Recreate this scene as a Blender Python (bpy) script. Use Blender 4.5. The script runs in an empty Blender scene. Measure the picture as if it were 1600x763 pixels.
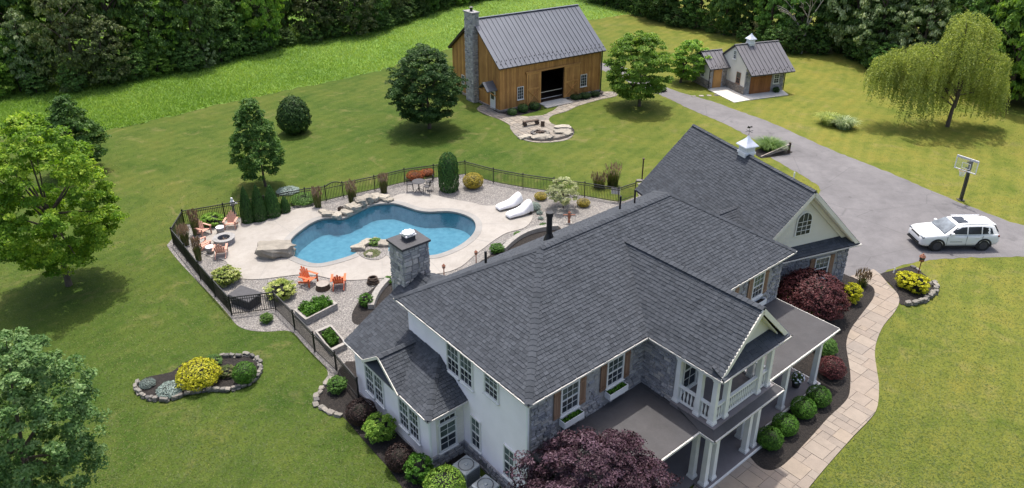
import bpy, bmesh, math, random
import numpy as np
from mathutils import Vector, Matrix
from mathutils.geometry import delaunay_2d_cdt

# ------------------------------------------------------------------ camera, world, sun, exposure
scene = bpy.context.scene
COL = scene.collection
FPX, CX, CY, TH, CAMH = 1160.0, 800.0, 298.0, math.radians(24.9), 24.0
cam_d = bpy.data.cameras.new('camera')
cam = bpy.data.objects.new('camera', cam_d); COL.objects.link(cam)
cam.location = (0, 0, CAMH); cam.rotation_euler = (math.radians(90) - TH, 0, 0)
cam_d.sensor_width = 36.0; cam_d.lens = FPX / 1600 * 36
cam_d.shift_x = 0.0; cam_d.shift_y = -(381.5 - CY) / 1600
cam_d.clip_start = 0.5; cam_d.clip_end = 2000
scene.camera = cam

SUN_EL = math.radians(72); SUN_AZ = math.radians(-2)     # the sun stands beyond the scene, a little left of straight ahead
world = bpy.data.worlds.new('World'); scene.world = world; world.use_nodes = True
wn = world.node_tree.nodes; wl = world.node_tree.links
bg = wn['Background']; sky = wn.new('ShaderNodeTexSky'); sky.sky_type = 'NISHITA'
sky.sun_disc = False; sky.sun_elevation = SUN_EL; sky.sun_rotation = SUN_AZ
sky.air_density = 1.0; sky.dust_density = 5.0; sky.ozone_density = 0.6
wl.new(sky.outputs[0], bg.inputs[0]); bg.inputs[1].default_value = 0.15
sun_d = bpy.data.lights.new('sun', 'SUN'); sun_d.energy = 2.55; sun_d.angle = math.radians(0.9); sun_d.color = (1.0, 0.955, 0.88)
sun = bpy.data.objects.new('sun', sun_d); COL.objects.link(sun); sun.location = (0, 60, 90)
ld = Vector((math.sin(SUN_AZ) * math.cos(SUN_EL), math.cos(SUN_AZ) * math.cos(SUN_EL), math.sin(SUN_EL)))
sun.rotation_euler = ld.to_track_quat('Z', 'Y').to_euler()
vs = scene.view_settings
vs.view_transform = 'Standard'; vs.look = 'None'; vs.gamma = 1.0; vs.exposure = 0.84; vs.use_curve_mapping = False
scene.render.engine = 'CYCLES'
scene.cycles.max_bounces = 6; scene.cycles.diffuse_bounces = 3; scene.cycles.glossy_bounces = 2
scene.cycles.transparent_max_bounces = 6; scene.cycles.transmission_bounces = 3
scene.cycles.use_denoising = True
random.seed(7); RNG = np.random.default_rng(11)
R = math.radians

# ------------------------------------------------------------------ pixel to ground, frames
_s, _c = math.sin(TH), math.cos(TH)
def G(x, y, z=0.0):
    u = (x - CX) / FPX; v = (y - CY) / FPX
    t = (z - CAMH) / -(_s + v * _c)
    return Vector((u * t, (_c - v * _s) * t, z))
def PRJ(x, y, z):
    zz = z - CAMH; d = y * _c - zz * _s
    return CX + FPX * x / d, CY - FPX * (y * _s + zz * _c) / d
def GP(pts, ox=0, oy=0, sc=1.0, z=0.0):
    return [G(ox + x / sc, oy + y / sc, z).xy for x, y in pts]
def ppm(x, y):
    g = G(x, y); return 1.0 / (G(x + 1, y).x - g.x)
def height_to(loc, ytop):
    lo, hi = 0.0, 30.0
    for _ in range(40):
        m = (lo + hi) / 2
        if PRJ(loc[0], loc[1], m)[1] > ytop: lo = m
        else: hi = m
    return lo

# ------------------------------------------------------------------ mesh builder
class MB:
    def __init__(s): s.v = []; s.f = []; s.t = []; s.tone = 0.5
    def face(s, idx): s.f.append(idx); s.t.append(s.tone)
    def add(s, pts, faces):
        n = len(s.v); s.v += [tuple(p) for p in pts]
        for f in faces: s.face([n + i for i in f])
    def hexa(s, p):   # p: 8 points, bottom ring then top ring
        s.add(p, [(3, 2, 1, 0), (4, 5, 6, 7), (0, 1, 5, 4), (1, 2, 6, 5), (2, 3, 7, 6), (3, 0, 4, 7)])
    def box(s, x0, x1, y0, y1, z0, z1, fr=None):
        P = [(x0, y0, z0), (x1, y0, z0), (x1, y1, z0), (x0, y1, z0), (x0, y0, z1), (x1, y0, z1), (x1, y1, z1), (x0, y1, z1)]
        if fr: P = [fr(*q) for q in P]
        s.hexa(P)
    def bar(s, a, b, w, h, up=(0, 0, 1)):
        a = Vector(a); b = Vector(b); d = (b - a).normalized(); up = Vector(up)
        x = d.cross(up)
        if x.length < 1e-4: x = d.cross(Vector((1, 0, 0)))
        x.normalize(); y = x.cross(d).normalized()
        x *= w / 2; y *= h / 2
        s.hexa([a - x - y, a + x - y, b + x - y, b - x - y, a - x + y, a + x + y, b + x + y, b - x + y])
    def tube(s, a, b, r0, r1, n=8, cap=True):
        a = Vector(a); b = Vector(b); d = (b - a).normalized()
        x = d.cross(Vector((0.13, 0.27, 1)))
        if x.length < 1e-3: x = d.cross(Vector((1, 0, 0)))
        x.normalize(); y = d.cross(x)
        k = len(s.v)
        for c, r in ((a, r0), (b, r1)):
            for i in range(n):
                t = 2 * math.pi * i / n
                s.v.append(tuple(c + x * math.cos(t) * r + y * math.sin(t) * r))
        for i in range(n): s.face([k + i, k + (i + 1) % n, k + n + (i + 1) % n, k + n + i])
        if cap:
            s.face([k + i for i in range(n)][::-1]); s.face([k + n + i for i in range(n)])
    def lathe(s, prof, n=12, c=(0, 0, 0), cap=True):
        k = len(s.v); c = Vector(c)
        for r, z in prof:
            for i in range(n):
                t = 2 * math.pi * i / n; s.v.append((c.x + r * math.cos(t), c.y + r * math.sin(t), c.z + z))
        m = len(prof)
        for j in range(m - 1):
            for i in range(n):
                s.face([k + j * n + i, k + j * n + (i + 1) % n, k + (j + 1) * n + (i + 1) % n, k + (j + 1) * n + i])
        if cap:
            s.face([k + i for i in range(n)][::-1]); s.face([k + (m - 1) * n + i for i in range(n)])
    def prism(s, poly, z0, z1):
        n = len(poly)
        s.add([(p[0], p[1], z0) for p in poly] + [(p[0], p[1], z1) for p in poly],
              [tuple(range(n))[::-1], tuple(range(n, 2 * n))] + [(i, (i + 1) % n, n + (i + 1) % n, n + i) for i in range(n)])
    def extr(s, poly, d):   # polygon of 3-D points swept by vector d
        n = len(poly); d = Vector(d); poly = [Vector(p) for p in poly]
        s.add(poly + [p + d for p in poly], [tuple(range(n))[::-1], tuple(range(n, 2 * n))] + [(i, (i + 1) % n, n + (i + 1) % n, n + i) for i in range(n)])
    def mesh(s, name, smooth=False):
        me = bpy.data.meshes.new(name); me.from_pydata(s.v, [], s.f); 
        at = me.attributes.new('tone', 'FLOAT', 'FACE'); at.data.foreach_set('value', s.t)
        bm = bmesh.new(); bm.from_mesh(me); bmesh.ops.recalc_face_normals(bm, faces=bm.faces); bm.to_mesh(me); bm.free()
        if smooth: me.polygons.foreach_set('use_smooth', [True] * len(me.polygons))
        return me
    def build(s, name, mat, parent=None, smooth=False, bevel=0):
        me = s.mesh(name, smooth); me.materials.append(mat)
        return obj(name, me, parent, bevel)

def obj(name, me, parent=None, bevel=0):
    o = bpy.data.objects.new(name, me); COL.objects.link(o)
    if parent: o.parent = parent
    if bevel:
        m = o.modifiers.new('bevel', 'BEVEL'); m.width = bevel; m.segments = 2; m.limit_method = 'ANGLE'
    return o
def tag(o, label, cat, group=None):
    o['label'] = label; o['category'] = cat
    if group: o['group'] = group
    return o
def thing(name, label, cat, loc=(0, 0, 0), rz=0.0, group=None, scale=None):
    o = bpy.data.objects.new(name, None); COL.objects.link(o); o.empty_display_size = 0.2
    o.location = loc; o.rotation_euler = (0, 0, rz)
    if scale: o.scale = scale
    return tag(o, label, cat, group)
def stuff(o, label=None, cat=None):
    o['kind'] = 'stuff'
    if label: o['label'] = label
    if cat: o['category'] = cat
    return o
def copy_tree(o, parent=None):
    c = o.copy(); COL.objects.link(c); c.parent = parent
    for ch in o.children: copy_tree(ch, c)
    return c
def np_mesh(name, V, tone, mat, nv=4):
    """V: (n, nv, 3) separate polygons"""
    n = len(V); me = bpy.data.meshes.new(name)
    me.vertices.add(n * nv); me.vertices.foreach_set('co', np.ascontiguousarray(V, dtype=np.float32).ravel())
    me.loops.add(n * nv); me.loops.foreach_set('vertex_index', np.arange(n * nv, dtype=np.int32))
    me.polygons.add(n); me.polygons.foreach_set('loop_start', np.arange(0, n * nv, nv, dtype=np.int32))
    at = me.attributes.new('tone', 'FLOAT', 'FACE'); at.data.foreach_set('value', np.asarray(tone, dtype=np.float32))
    me.update(calc_edges=True); me.materials.append(mat)
    return me

# ------------------------------------------------------------------ materials
def nt(name):
    m = bpy.data.materials.new(name); m.use_nodes = True
    return m, m.node_tree.nodes, m.node_tree.links, m.node_tree.nodes['Principled BSDF']
def ramp(N, L, src, stops):
    r = N.new('ShaderNodeValToRGB'); e = r.color_ramp.elements
    while len(e) < len(stops): e.new(0.5)
    for q, (p, c) in zip(e, stops):
        q.position = p; q.color = (c[0], c[1], c[2], 1)
    L.new(src, r.inputs[0]); return r.outputs[0]
def mixc(N, L, f, a, b, mode='MIX'):
    m = N.new('ShaderNodeMix'); m.data_type = 'RGBA'; m.blend_type = mode
    for sck, val in ((m.inputs[0], f), (m.inputs[6], a), (m.inputs[7], b)):
        if isinstance(val, (int, float)): sck.default_value = val
        elif isinstance(val, tuple): sck.default_value = (val[0], val[1], val[2], 1)
        else: L.new(val, sck)
    return m.outputs[2]
def noise(N, L, scale, detail=3, co=None, rough=0.55, dist=0.0):
    n = N.new('ShaderNodeTexNoise'); n.inputs['Scale'].default_value = scale; n.inputs['Detail'].default_value = detail
    n.inputs['Roughness'].default_value = rough; n.inputs['Distortion'].default_value = dist
    if co: L.new(co, n.inputs['Vector'])
    return n.outputs[0]
def texco(N, L, scale=(1, 1, 1), rot=(0, 0, 0)):
    t = N.new('ShaderNodeTexCoord'); m = N.new('ShaderNodeMapping'); m.inputs['Scale'].default_value = scale; m.inputs['Rotation'].default_value = rot
    L.new(t.outputs['Object'], m.inputs[0]); return m.outputs[0]
def bump(N, L, h, B, strength=0.4, dist=0.02):
    b = N.new('ShaderNodeBump'); b.inputs['Strength'].default_value = strength; b.inputs['Distance'].default_value = dist
    L.new(h, b.inputs['Height']); L.new(b.outputs[0], B.inputs['Normal'])
def plain(name, col, rough=0.6, var=0.12, scale=3.0, metal=0.0, bmp=0.0, bscale=40.0, tone=0.0, spec=0.5, stretch=(1, 1, 1)):
    """one colour with soft mottling; tone = how far the per-piece attribute lightens or darkens it"""
    m, N, L, B = nt(name); co = texco(N, L, stretch)
    n = noise(N, L, scale, 4, co)
    a = tuple(max(0, c * (1 - var)) for c in col); b = tuple(min(1, c * (1 + var)) for c in col)
    c = ramp(N, L, n, [(0.3, a), (0.7, b)])
    if tone:
        at = N.new('ShaderNodeAttribute'); at.attribute_name = 'tone'
        t = ramp(N, L, at.outputs['Fac'], [(0.0, (1 - tone,) * 3), (1.0, (1 + tone,) * 3)])
        # ramp clamps at 1, so scale through a multiply with value
        c = mixc(N, L, 1.0, c, t, 'MULTIPLY')
    L.new(c, B.inputs['Base Color']); B.inputs['Roughness'].default_value = rough; B.inputs['Metallic'].default_value = metal
    B.inputs['Specular IOR Level'].default_value = spec
    if bmp: bump(N, L, noise(N, L, bscale, 3, co), B, bmp, 0.02)
    return m
def piece(name, cols, rough=0.85, var=0.25, scale=6.0, bmp=0.3, bscale=25.0, spec=0.3):
    """colours picked per piece from the tone attribute (or per object), plus grain"""
    m, N, L, B = nt(name); co = texco(N, L)
    at = N.new('ShaderNodeAttribute'); at.attribute_name = 'tone'
    oi = N.new('ShaderNodeObjectInfo')
    ad = N.new('ShaderNodeMath'); ad.operation = 'ADD'; L.new(at.outputs['Fac'], ad.inputs[0]); L.new(oi.outputs['Random'], ad.inputs[1])
    fr = N.new('ShaderNodeMath'); fr.operation = 'FRACT'; L.new(ad.outputs[0], fr.inputs[0])
    k = len(cols)
    c = ramp(N, L, fr.outputs[0], [((i + 0.5) / k, q) for i, q in enumerate(cols)])
    g = ramp(N, L, noise(N, L, scale, 5, co, 0.65), [(0.25, (1 - var,) * 3), (0.75, (1, 1, 1))])
    c = mixc(N, L, 1.0, c, g, 'MULTIPLY')
    L.new(c, B.inputs['Base Color']); B.inputs['Roughness'].default_value = rough; B.inputs['Specular IOR Level'].default_value = spec
    bump(N, L, noise(N, L, bscale, 4, co), B, bmp, 0.03)
    return m
def leaf(name, dark, mid, light, transl=0.35, rough=0.55, objvar=0.25):
    m, N, L, B = nt(name)
    at = N.new('ShaderNodeAttribute'); at.attribute_name = 'tone'
    c = ramp(N, L, at.outputs['Fac'], [(0.05, dark), (0.5, mid), (0.95, light)])
    oi = N.new('ShaderNodeObjectInfo')
    hv = N.new('ShaderNodeHueSaturation'); hv.inputs['Hue'].default_value = 0.5
    mr = N.new('ShaderNodeMapRange'); mr.inputs['To Min'].default_value = 1 - objvar; mr.inputs['To Max'].default_value = 1 + objvar
    L.new(oi.outputs['Random'], mr.inputs[0]); L.new(mr.outputs[0], hv.inputs['Value']); L.new(c, hv.inputs['Color'])
    B.inputs['Roughness'].default_value = rough; B.inputs['Specular IOR Level'].default_value = 0.25
    L.new(hv.outputs[0], B.inputs['Base Color'])
    tr = N.new('ShaderNodeBsdfTranslucent'); tc = mixc(N, L, 1.0, hv.outputs[0], (1.0, 1.0, 0.55), 'MULTIPLY'); L.new(tc, tr.inputs[0])
    mx = N.new('ShaderNodeMixShader'); mx.inputs[0].default_value = transl
    L.new(B.outputs[0], mx.inputs[1]); L.new(tr.outputs[0], mx.inputs[2]); L.new(mx.outputs[0], N['Material Output'].inputs[0])
    return m

def lawn_mat():
    m, N, L, B = nt('lawn'); co = texco(N, L)
    big = noise(N, L, 0.05, 3, co); med = noise(N, L, 0.33, 5, co, 0.62, 0.4); fine = noise(N, L, 1.5, 5, co, 0.68); vf = noise(N, L, 16, 3, co, 0.7)
    c = ramp(N, L, big, [(0.32, (0.052, 0.090, 0.014)), (0.52, (0.070, 0.106, 0.017)), (0.70, (0.098, 0.122, 0.024))])
    # the lawn right of the drive is drier
    sx = N.new('ShaderNodeSeparateXYZ'); L.new(co, sx.inputs[0])
    mr = N.new('ShaderNodeMapRange'); mr.inputs['From Min'].default_value = 0; mr.inputs['From Max'].default_value = 26; L.new(sx.outputs[0], mr.inputs[0])
    c = mixc(N, L, mr.outputs[0], c, mixc(N, L, 0.65, c, (0.205, 0.205, 0.038)))
    g = ramp(N, L, med, [(0.30, (0.55, 0.72, 0.56)), (0.50, (0.90, 0.94, 0.9)), (0.66, (1.0, 0.95, 0.92))]); c = mixc(N, L, 1.0, c, g, 'MULTIPLY')
    g = ramp(N, L, fine, [(0.3, (0.70, 0.78, 0.70)), (0.52, (0.95, 0.96, 0.95)), (0.72, (1.0, 0.97, 0.95))]); c = mixc(N, L, 0.9, c, g, 'MULTIPLY')
    g = ramp(N, L, vf, [(0.3, (0.55, 0.62, 0.55)), (0.6, (1, 1, 1))]); c = mixc(N, L, 0.8, c, g, 'MULTIPLY')
    dry = ramp(N, L, noise(N, L, 0.42, 6, co, 0.72, 0.8), [(0.55, (0, 0, 0)), (0.72, (1, 1, 1))])
    dm = N.new('ShaderNodeMath'); dm.operation = 'MULTIPLY'; dm.inputs[1].default_value = 0.42; L.new(dry, dm.inputs[0])
    c = mixc(N, L, dm.outputs[0], c, (0.185, 0.158, 0.068))
    # mower passes
    co2 = texco(N, L, (1, 1, 1), (0, 0, 0.6)); w = N.new('ShaderNodeTexWave'); w.inputs['Scale'].default_value = 0.26; w.inputs['Distortion'].default_value = 12.0
    w.inputs['Detail Scale'].default_value = 0.2; w.inputs['Detail'].default_value = 1.5; L.new(co2, w.inputs[0])
    g = ramp(N, L, w.outputs[1], [(0.2, (0.84, 0.90, 0.84)), (0.8, (1, 1, 1))]); c = mixc(N, L, 0.7, c, g, 'MULTIPLY')
    c = mixc(N, L, 1.0, c, (1.22, 1.10, 1.22), 'MULTIPLY')
    L.new(c, B.inputs['Base Color']); B.inputs['Roughness'].default_value = 0.9; B.inputs['Specular IOR Level'].default_value = 0.1
    bump(N, L, fine, B, 0.5, 0.06)
    return m
def meadow_mat():
    m, N, L, B = nt('meadow_ground'); co = texco(N, L)
    c = ramp(N, L, noise(N, L, 0.2, 4, co), [(0.3, (0.075, 0.155, 0.02)), (0.7, (0.13, 0.23, 0.03))])
    L.new(c, B.inputs['Base Color']); B.inputs['Roughness'].default_value = 0.95; bump(N, L, noise(N, L, 5, 4, co), B, 0.8, 0.2)
    return m
def gravel_mat():
    m, N, L, B = nt('gravel'); co = texco(N, L)
    v = N.new('ShaderNodeTexVoronoi'); v.inputs['Scale'].default_value = 24; L.new(co, v.inputs[0])
    v2 = N.new('ShaderNodeTexVoronoi'); v2.inputs['Scale'].default_value = 24; v2.feature = 'DISTANCE_TO_EDGE'; L.new(co, v2.inputs[0])
    sc = N.new('ShaderNodeSeparateColor'); L.new(v.outputs['Color'], sc.inputs[0])
    c = ramp(N, L, sc.outputs[0], [(0.0, (0.11, 0.105, 0.10)), (0.35, (0.20, 0.19, 0.18)), (0.7, (0.27, 0.255, 0.24)), (1.0, (0.42, 0.39, 0.36))])
    e = ramp(N, L, v2.outputs['Distance'], [(0.0, (0.4, 0.4, 0.4)), (0.12, (1, 1, 1))]); c = mixc(N, L, 1.0, c, e, 'MULTIPLY')
    g = ramp(N, L, noise(N, L, 0.5, 4, co), [(0.3, (0.85, 0.84, 0.83)), (0.7, (1, 1, 1))]); c = mixc(N, L, 1.0, c, g, 'MULTIPLY')
    L.new(c, B.inputs['Base Color']); B.inputs['Roughness'].default_value = 0.9
    bump(N, L, v2.outputs['Distance'], B, 0.9, 0.03)
    return m
def concrete_mat(name, a, b, crack=False):
    m, N, L, B = nt(name); co = texco(N, L)
    c = ramp(N, L, noise(N, L, 0.35, 5, co, 0.65), [(0.3, a), (0.7, b)])
    g = ramp(N, L, noise(N, L, 14, 4, co, 0.7), [(0.3, (0.86, 0.86, 0.86)), (0.7, (1, 1, 1))]); c = mixc(N, L, 1.0, c, g, 'MULTIPLY')
    g = ramp(N, L, noise(N, L, 1.6, 5, co, 0.6, 1.0), [(0.35, (0.9, 0.89, 0.88)), (0.6, (1, 1, 1))]); c = mixc(N, L, 1.0, c, g, 'MULTIPLY')
    L.new(c, B.inputs['Base Color']); B.inputs['Roughness'].default_value = 0.85; bump(N, L, noise(N, L, 60, 2, co), B, 0.25, 0.01)
    return m
def mulch_mat():
    m, N, L, B = nt('mulch'); co = texco(N, L)
    c = ramp(N, L, noise(N, L, 9, 5, co, 0.8), [(0.35, (0.008, 0.006, 0.005)), (0.55, (0.019, 0.015, 0.013)), (0.75, (0.048, 0.038, 0.032))])
    L.new(c, B.inputs['Base Color']); B.inputs['Roughness'].default_value = 0.95; bump(N, L, noise(N, L, 14, 5, co, 0.7), B, 1.0, 0.08)
    return m
def wood_mat(name, a, b, axis_scale, rough=0.65):
    m, N, L, B = nt(name); co = texco(N, L, axis_scale)
    at = N.new('ShaderNodeAttribute'); at.attribute_name = 'tone'
    c = ramp(N, L, noise(N, L, 4, 5, co, 0.65), [(0.25, a), (0.75, b)])
    g = ramp(N, L, at.outputs['Fac'], [(0, (0.66, 0.62, 0.6)), (1, (1, 1, 1))]); c = mixc(N, L, 1.0, c, g, 'MULTIPLY')
    w = ramp(N, L, noise(N, L, 0.6, 3, texco(N, L)), [(0.35, (0.78, 0.74, 0.7)), (0.65, (1, 1, 1))]); c = mixc(N, L, 1.0, c, w, 'MULTIPLY')
    L.new(c, B.inputs['Base Color']); B.inputs['Roughness'].default_value = rough
    bump(N, L, noise(N, L, 10, 4, co), B, 0.3, 0.01)
    return m
def glass_mat(name='window_glass', col=(0.02, 0.024, 0.03)):
    m, N, L, B = nt(name); co = texco(N, L)
    c = ramp(N, L, noise(N, L, 1.3, 3, co), [(0.35, col), (0.7, tuple(q * 2.6 for q in col))])
    L.new(c, B.inputs['Base Color']); B.inputs['Roughness'].default_value = 0.12; B.inputs['Specular IOR Level'].default_value = 0.3
    return m
def water_mat():
    m, N, L, B = nt('pool_water'); co = texco(N, L)
    N.remove(B)
    n1 = noise(N, L, 2.6, 3, co, 0.6, 0.6)
    bp = N.new('ShaderNodeBump'); bp.inputs['Strength'].default_value = 0.35; bp.inputs['Distance'].default_value = 0.05; L.new(n1, bp.inputs['Height'])
    tr = N.new('ShaderNodeBsdfTransparent'); tr.inputs[0].default_value = (0.47, 0.70, 0.79, 1)
    gl = N.new('ShaderNodeBsdfGlossy'); gl.inputs['Roughness'].default_value = 0.03; L.new(bp.outputs[0], gl.inputs['Normal'])
    fr = N.new('ShaderNodeFresnel'); fr.inputs['IOR'].default_value = 1.33; L.new(bp.outputs[0], fr.inputs['Normal'])
    mx = N.new('ShaderNodeMixShader'); L.new(fr.outputs[0], mx.inputs[0]); L.new(tr.outputs[0], mx.inputs[1]); L.new(gl.outputs[0], mx.inputs[2])
    L.new(mx.outputs[0], N['Material Output'].inputs[0])
    return m
def plaster_mat():
    m, N, L, B = nt('pool_plaster'); co = texco(N, L)
    v = N.new('ShaderNodeTexVoronoi'); v.feature = 'DISTANCE_TO_EDGE'; v.inputs['Scale'].default_value = 1.5
    dn = noise(N, L, 1.2, 2, co); mp = N.new('ShaderNodeMixRGB'); mp.inputs[0].default_value = 0.25; L.new(co, mp.inputs[1]); 
    nz = N.new('ShaderNodeTexNoise'); nz.inputs['Scale'].default_value = 1.0; L.new(co, nz.inputs[0]); L.new(nz.outputs[1], mp.inputs[2]); L.new(mp.outputs[0], v.inputs[0])
    c = ramp(N, L, noise(N, L, 3.0, 4, co, 0.6), [(0.3, (0.14, 0.27, 0.33)), (0.7, (0.24, 0.38, 0.43))])
    L.new(c, B.inputs['Base Color']); B.inputs['Roughness'].default_value = 0.8
    return m

M = {}
M['lawn'] = lawn_mat(); M['meadow'] = meadow_mat(); M['gravel'] = gravel_mat(); M['mulch'] = mulch_mat()
M['deck'] = concrete_mat('deck_concrete', (0.285, 0.265, 0.240), (0.35, 0.328, 0.298))
M['coping'] = concrete_mat('coping_stone', (0.22, 0.215, 0.205), (0.30, 0.29, 0.275))
def asphalt_mat():
    m, N, L, B = nt('asphalt'); co = texco(N, L)
    c = ramp(N, L, noise(N, L, 0.22, 5, co, 0.65, 0.5), [(0.3, (0.125, 0.120, 0.125)), (0.7, (0.185, 0.177, 0.182))])
    g = ramp(N, L, noise(N, L, 1.1, 5, co, 0.7), [(0.32, (0.82, 0.82, 0.82)), (0.6, (1, 1, 1))]); c = mixc(N, L, 1.0, c, g, 'MULTIPLY')
    g = ramp(N, L, noise(N, L, 30, 3, co, 0.8), [(0.3, (0.75, 0.75, 0.75)), (0.7, (1, 1, 1))]); c = mixc(N, L, 1.0, c, g, 'MULTIPLY')
    v = N.new('ShaderNodeTexVoronoi'); v.feature = 'DISTANCE_TO_EDGE'; v.inputs['Scale'].default_value = 0.16; L.new(texco(N, L, (1, 1.4, 1)), v.inputs[0])
    k = ramp(N, L, v.outputs['Distance'], [(0.0, (0.62, 0.62, 0.62)), (0.006, (1, 1, 1))]); c = mixc(N, L, 0.7, c, k, 'MULTIPLY')
    st = ramp(N, L, noise(N, L, 0.7, 3, texco(N, L, (1, 1, 1), (.3, .2, .1)), 0.5), [(0.66, (1, 1, 1)), (0.74, (0.72, 0.72, 0.72))]); c = mixc(N, L, 1.0, c, st, 'MULTIPLY')
    L.new(c, B.inputs['Base Color']); B.inputs['Roughness'].default_value = 0.85; bump(N, L, noise(N, L, 70, 2, co), B, 0.4, 0.01)
    return m
M['asphalt'] = asphalt_mat()
M['pad'] = concrete_mat('pad_concrete', (0.56, 0.54, 0.49), (0.66, 0.64, 0.59))
M['porchfloor'] = concrete_mat('porch_floor', (0.16, 0.145, 0.15), (0.21, 0.19, 0.195))
M['shingle'] = piece('roof_shingle', [(0.044, 0.050, 0.060), (0.055, 0.062, 0.074), (0.068, 0.076, 0.090), (0.049, 0.056, 0.067), (0.061, 0.068, 0.081)], 0.9, 0.2, 1.2, 0.2, 90)
M['roofbase'] = plain('roof_deck', (0.03, 0.03, 0.035), 0.9)
M['membrane'] = concrete_mat('roof_membrane', (0.042, 0.041, 0.044), (0.078, 0.076, 0.080))
M['stucco'] = plain('white_stucco', (0.90, 0.84, 0.87), 0.9, 0.04, 1.2, bmp=0.25, bscale=50)
M['siding'] = plain('cream_siding', (0.68, 0.65, 0.58), 0.8, 0.05, 1.0, bmp=0.15, bscale=40)
M['trim'] = plain('white_trim', (0.70, 0.69, 0.67), 0.5, 0.06, 2.0)
M['gutter'] = plain('gutter_metal', (0.50, 0.485, 0.455), 0.5, 0.08, 2.0)
M['vinyl'] = plain('white_metal', (0.76, 0.76, 0.76), 0.4, 0.05, 2.0)
M['glass'] = glass_mat()
M['glassgreen'] = glass_mat('upper_window_glass', (0.05, 0.065, 0.06))
M['stone'] = piece('house_stone', [(0.31, 0.305, 0.325), (0.43, 0.415, 0.42), (0.20, 0.205, 0.235), (0.52, 0.48, 0.445), (0.35, 0.35, 0.37), (0.47, 0.455, 0.455)], 0.9, 0.45, 9, 0.5, 18)
M['stonew'] = piece('chimney_stone', [(0.42, 0.41, 0.39), (0.55, 0.53, 0.49), (0.27, 0.27, 0.28), (0.62, 0.58, 0.53), (0.45, 0.44, 0.43)], 0.9, 0.35, 7, 0.5, 18)
M['stonebrown'] = piece('shed_stone', [(0.26, 0.22, 0.18), (0.35, 0.30, 0.25), (0.19, 0.17, 0.15), (0.42, 0.36, 0.30), (0.27, 0.25, 0.235)], 0.9, 0.35, 7, 0.5, 18)
M['mortar'] = plain('mortar', (0.31, 0.30, 0.30), 0.95, 0.2, 8)
M['boulder'] = piece('boulder_stone', [(0.36, 0.33, 0.275), (0.29, 0.265, 0.225), (0.42, 0.385, 0.32)], 0.9, 0.45, 3, 0.7, 9)
M['edge'] = piece('edging_stone', [(0.25, 0.235, 0.205), (0.19, 0.18, 0.165), (0.33, 0.30, 0.26), (0.14, 0.135, 0.13)], 0.9, 0.4, 7, 0.6, 18)
M['flag'] = piece('flagstone', [(0.285, 0.240, 0.200), (0.255, 0.218, 0.185), (0.315, 0.268, 0.222), (0.240, 0.210, 0.184), (0.275, 0.228, 0.188), (0.300, 0.250, 0.200)], 0.85, 0.22, 2.5, 0.3, 30)
M['flagg'] = piece('patio_flagstone', [(0.25, 0.225, 0.195), (0.31, 0.275, 0.23), (0.20, 0.185, 0.165), (0.27, 0.235, 0.195)], 0.9, 0.25, 4, 0.3, 30)
M['joint'] = plain('paving_joint', (0.205, 0.18, 0.155), 0.95, 0.2, 6)
M['barnwood'] = wood_mat('barn_board', (0.42, 0.20, 0.055), (0.66, 0.35, 0.11), (3, 3, 0.35))
M['barnwoodd'] = wood_mat('barn_door_board', (0.45, 0.225, 0.065), (0.70, 0.385, 0.13), (3, 3, 0.35))
M['sheddoor'] = wood_mat('shed_door_board', (0.27, 0.10, 0.03), (0.46, 0.19, 0.06), (3, 3, 0.4))
M['brownshut'] = wood_mat('shutter_board', (0.26, 0.155, 0.10), (0.37, 0.235, 0.16), (3, 3, 0.4))
M['darkwood'] = wood_mat('dark_wood', (0.05, 0.032, 0.022), (0.10, 0.065, 0.042), (2, 2, 0.5))
M['greywood'] = wood_mat('weathered_wood', (0.28, 0.255, 0.23), (0.42, 0.39, 0.355), (2, 2, 0.5))
M['redwood'] = wood_mat('salmon_paint', (0.62, 0.34, 0.26), (0.74, 0.43, 0.34), (2, 2, 2))
M['orange'] = wood_mat('orange_paint', (0.72, 0.13, 0.035), (0.80, 0.19, 0.06), (2, 2, 2))
M['metalroof'] = plain('standing_seam_metal', (0.115, 0.125, 0.148), 0.5, 0.07, 0.6, metal=0.55)
M['metalroof2'] = plain('shed_roof_metal', (0.135, 0.132, 0.142), 0.5, 0.07, 0.6, metal=0.45)
M['black'] = plain('black_metal', (0.012, 0.012, 0.013), 0.45, 0.1, 4)
M['dark'] = plain('dark_interior', (0.012, 0.011, 0.010), 0.9)
M['charcoal'] = plain('charcoal_cover', (0.045, 0.045, 0.05), 0.7, 0.2, 5, bmp=0.3, bscale=12)
M['copper'] = plain('copper', (0.28, 0.12, 0.075), 0.5, 0.25, 6, metal=0.4)
M['silver'] = plain('bright_metal', (0.72, 0.73, 0.75), 0.3, 0.06, 3, metal=0.6)
M['bark'] = plain('bark', (0.085, 0.066, 0.05), 0.95, 0.35, 9, bmp=0.7, bscale=14, stretch=(1, 1, 0.3))
M['palebark'] = plain('pale_bark', (0.33, 0.30, 0.26), 0.95, 0.25, 9, bmp=0.5, bscale=14, stretch=(1, 1, 0.3))
M['cloth'] = plain('white_cover_cloth', (0.74, 0.74, 0.76), 0.8, 0.05, 3, bmp=0.35, bscale=5)
M['carpaint'] = plain('white_car_paint', (0.68, 0.69, 0.70), 0.22, 0.01, 1)
M['carglass'] = glass_mat('car_glass', (0.018, 0.02, 0.024))
M['windscreen'] = glass_mat('windscreen_glass', (0.10, 0.115, 0.13))
M['tyre'] = plain('tyre_rubber', (0.014, 0.014, 0.015), 0.8)
M['acgrey'] = plain('grey_painted_metal', (0.30, 0.335, 0.355), 0.5, 0.08, 3, metal=0.2)
M['rock'] = M['edge']
M['pole'] = plain('olive_black_steel', (0.035, 0.036, 0.030), 0.5, 0.15, 4)
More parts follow.
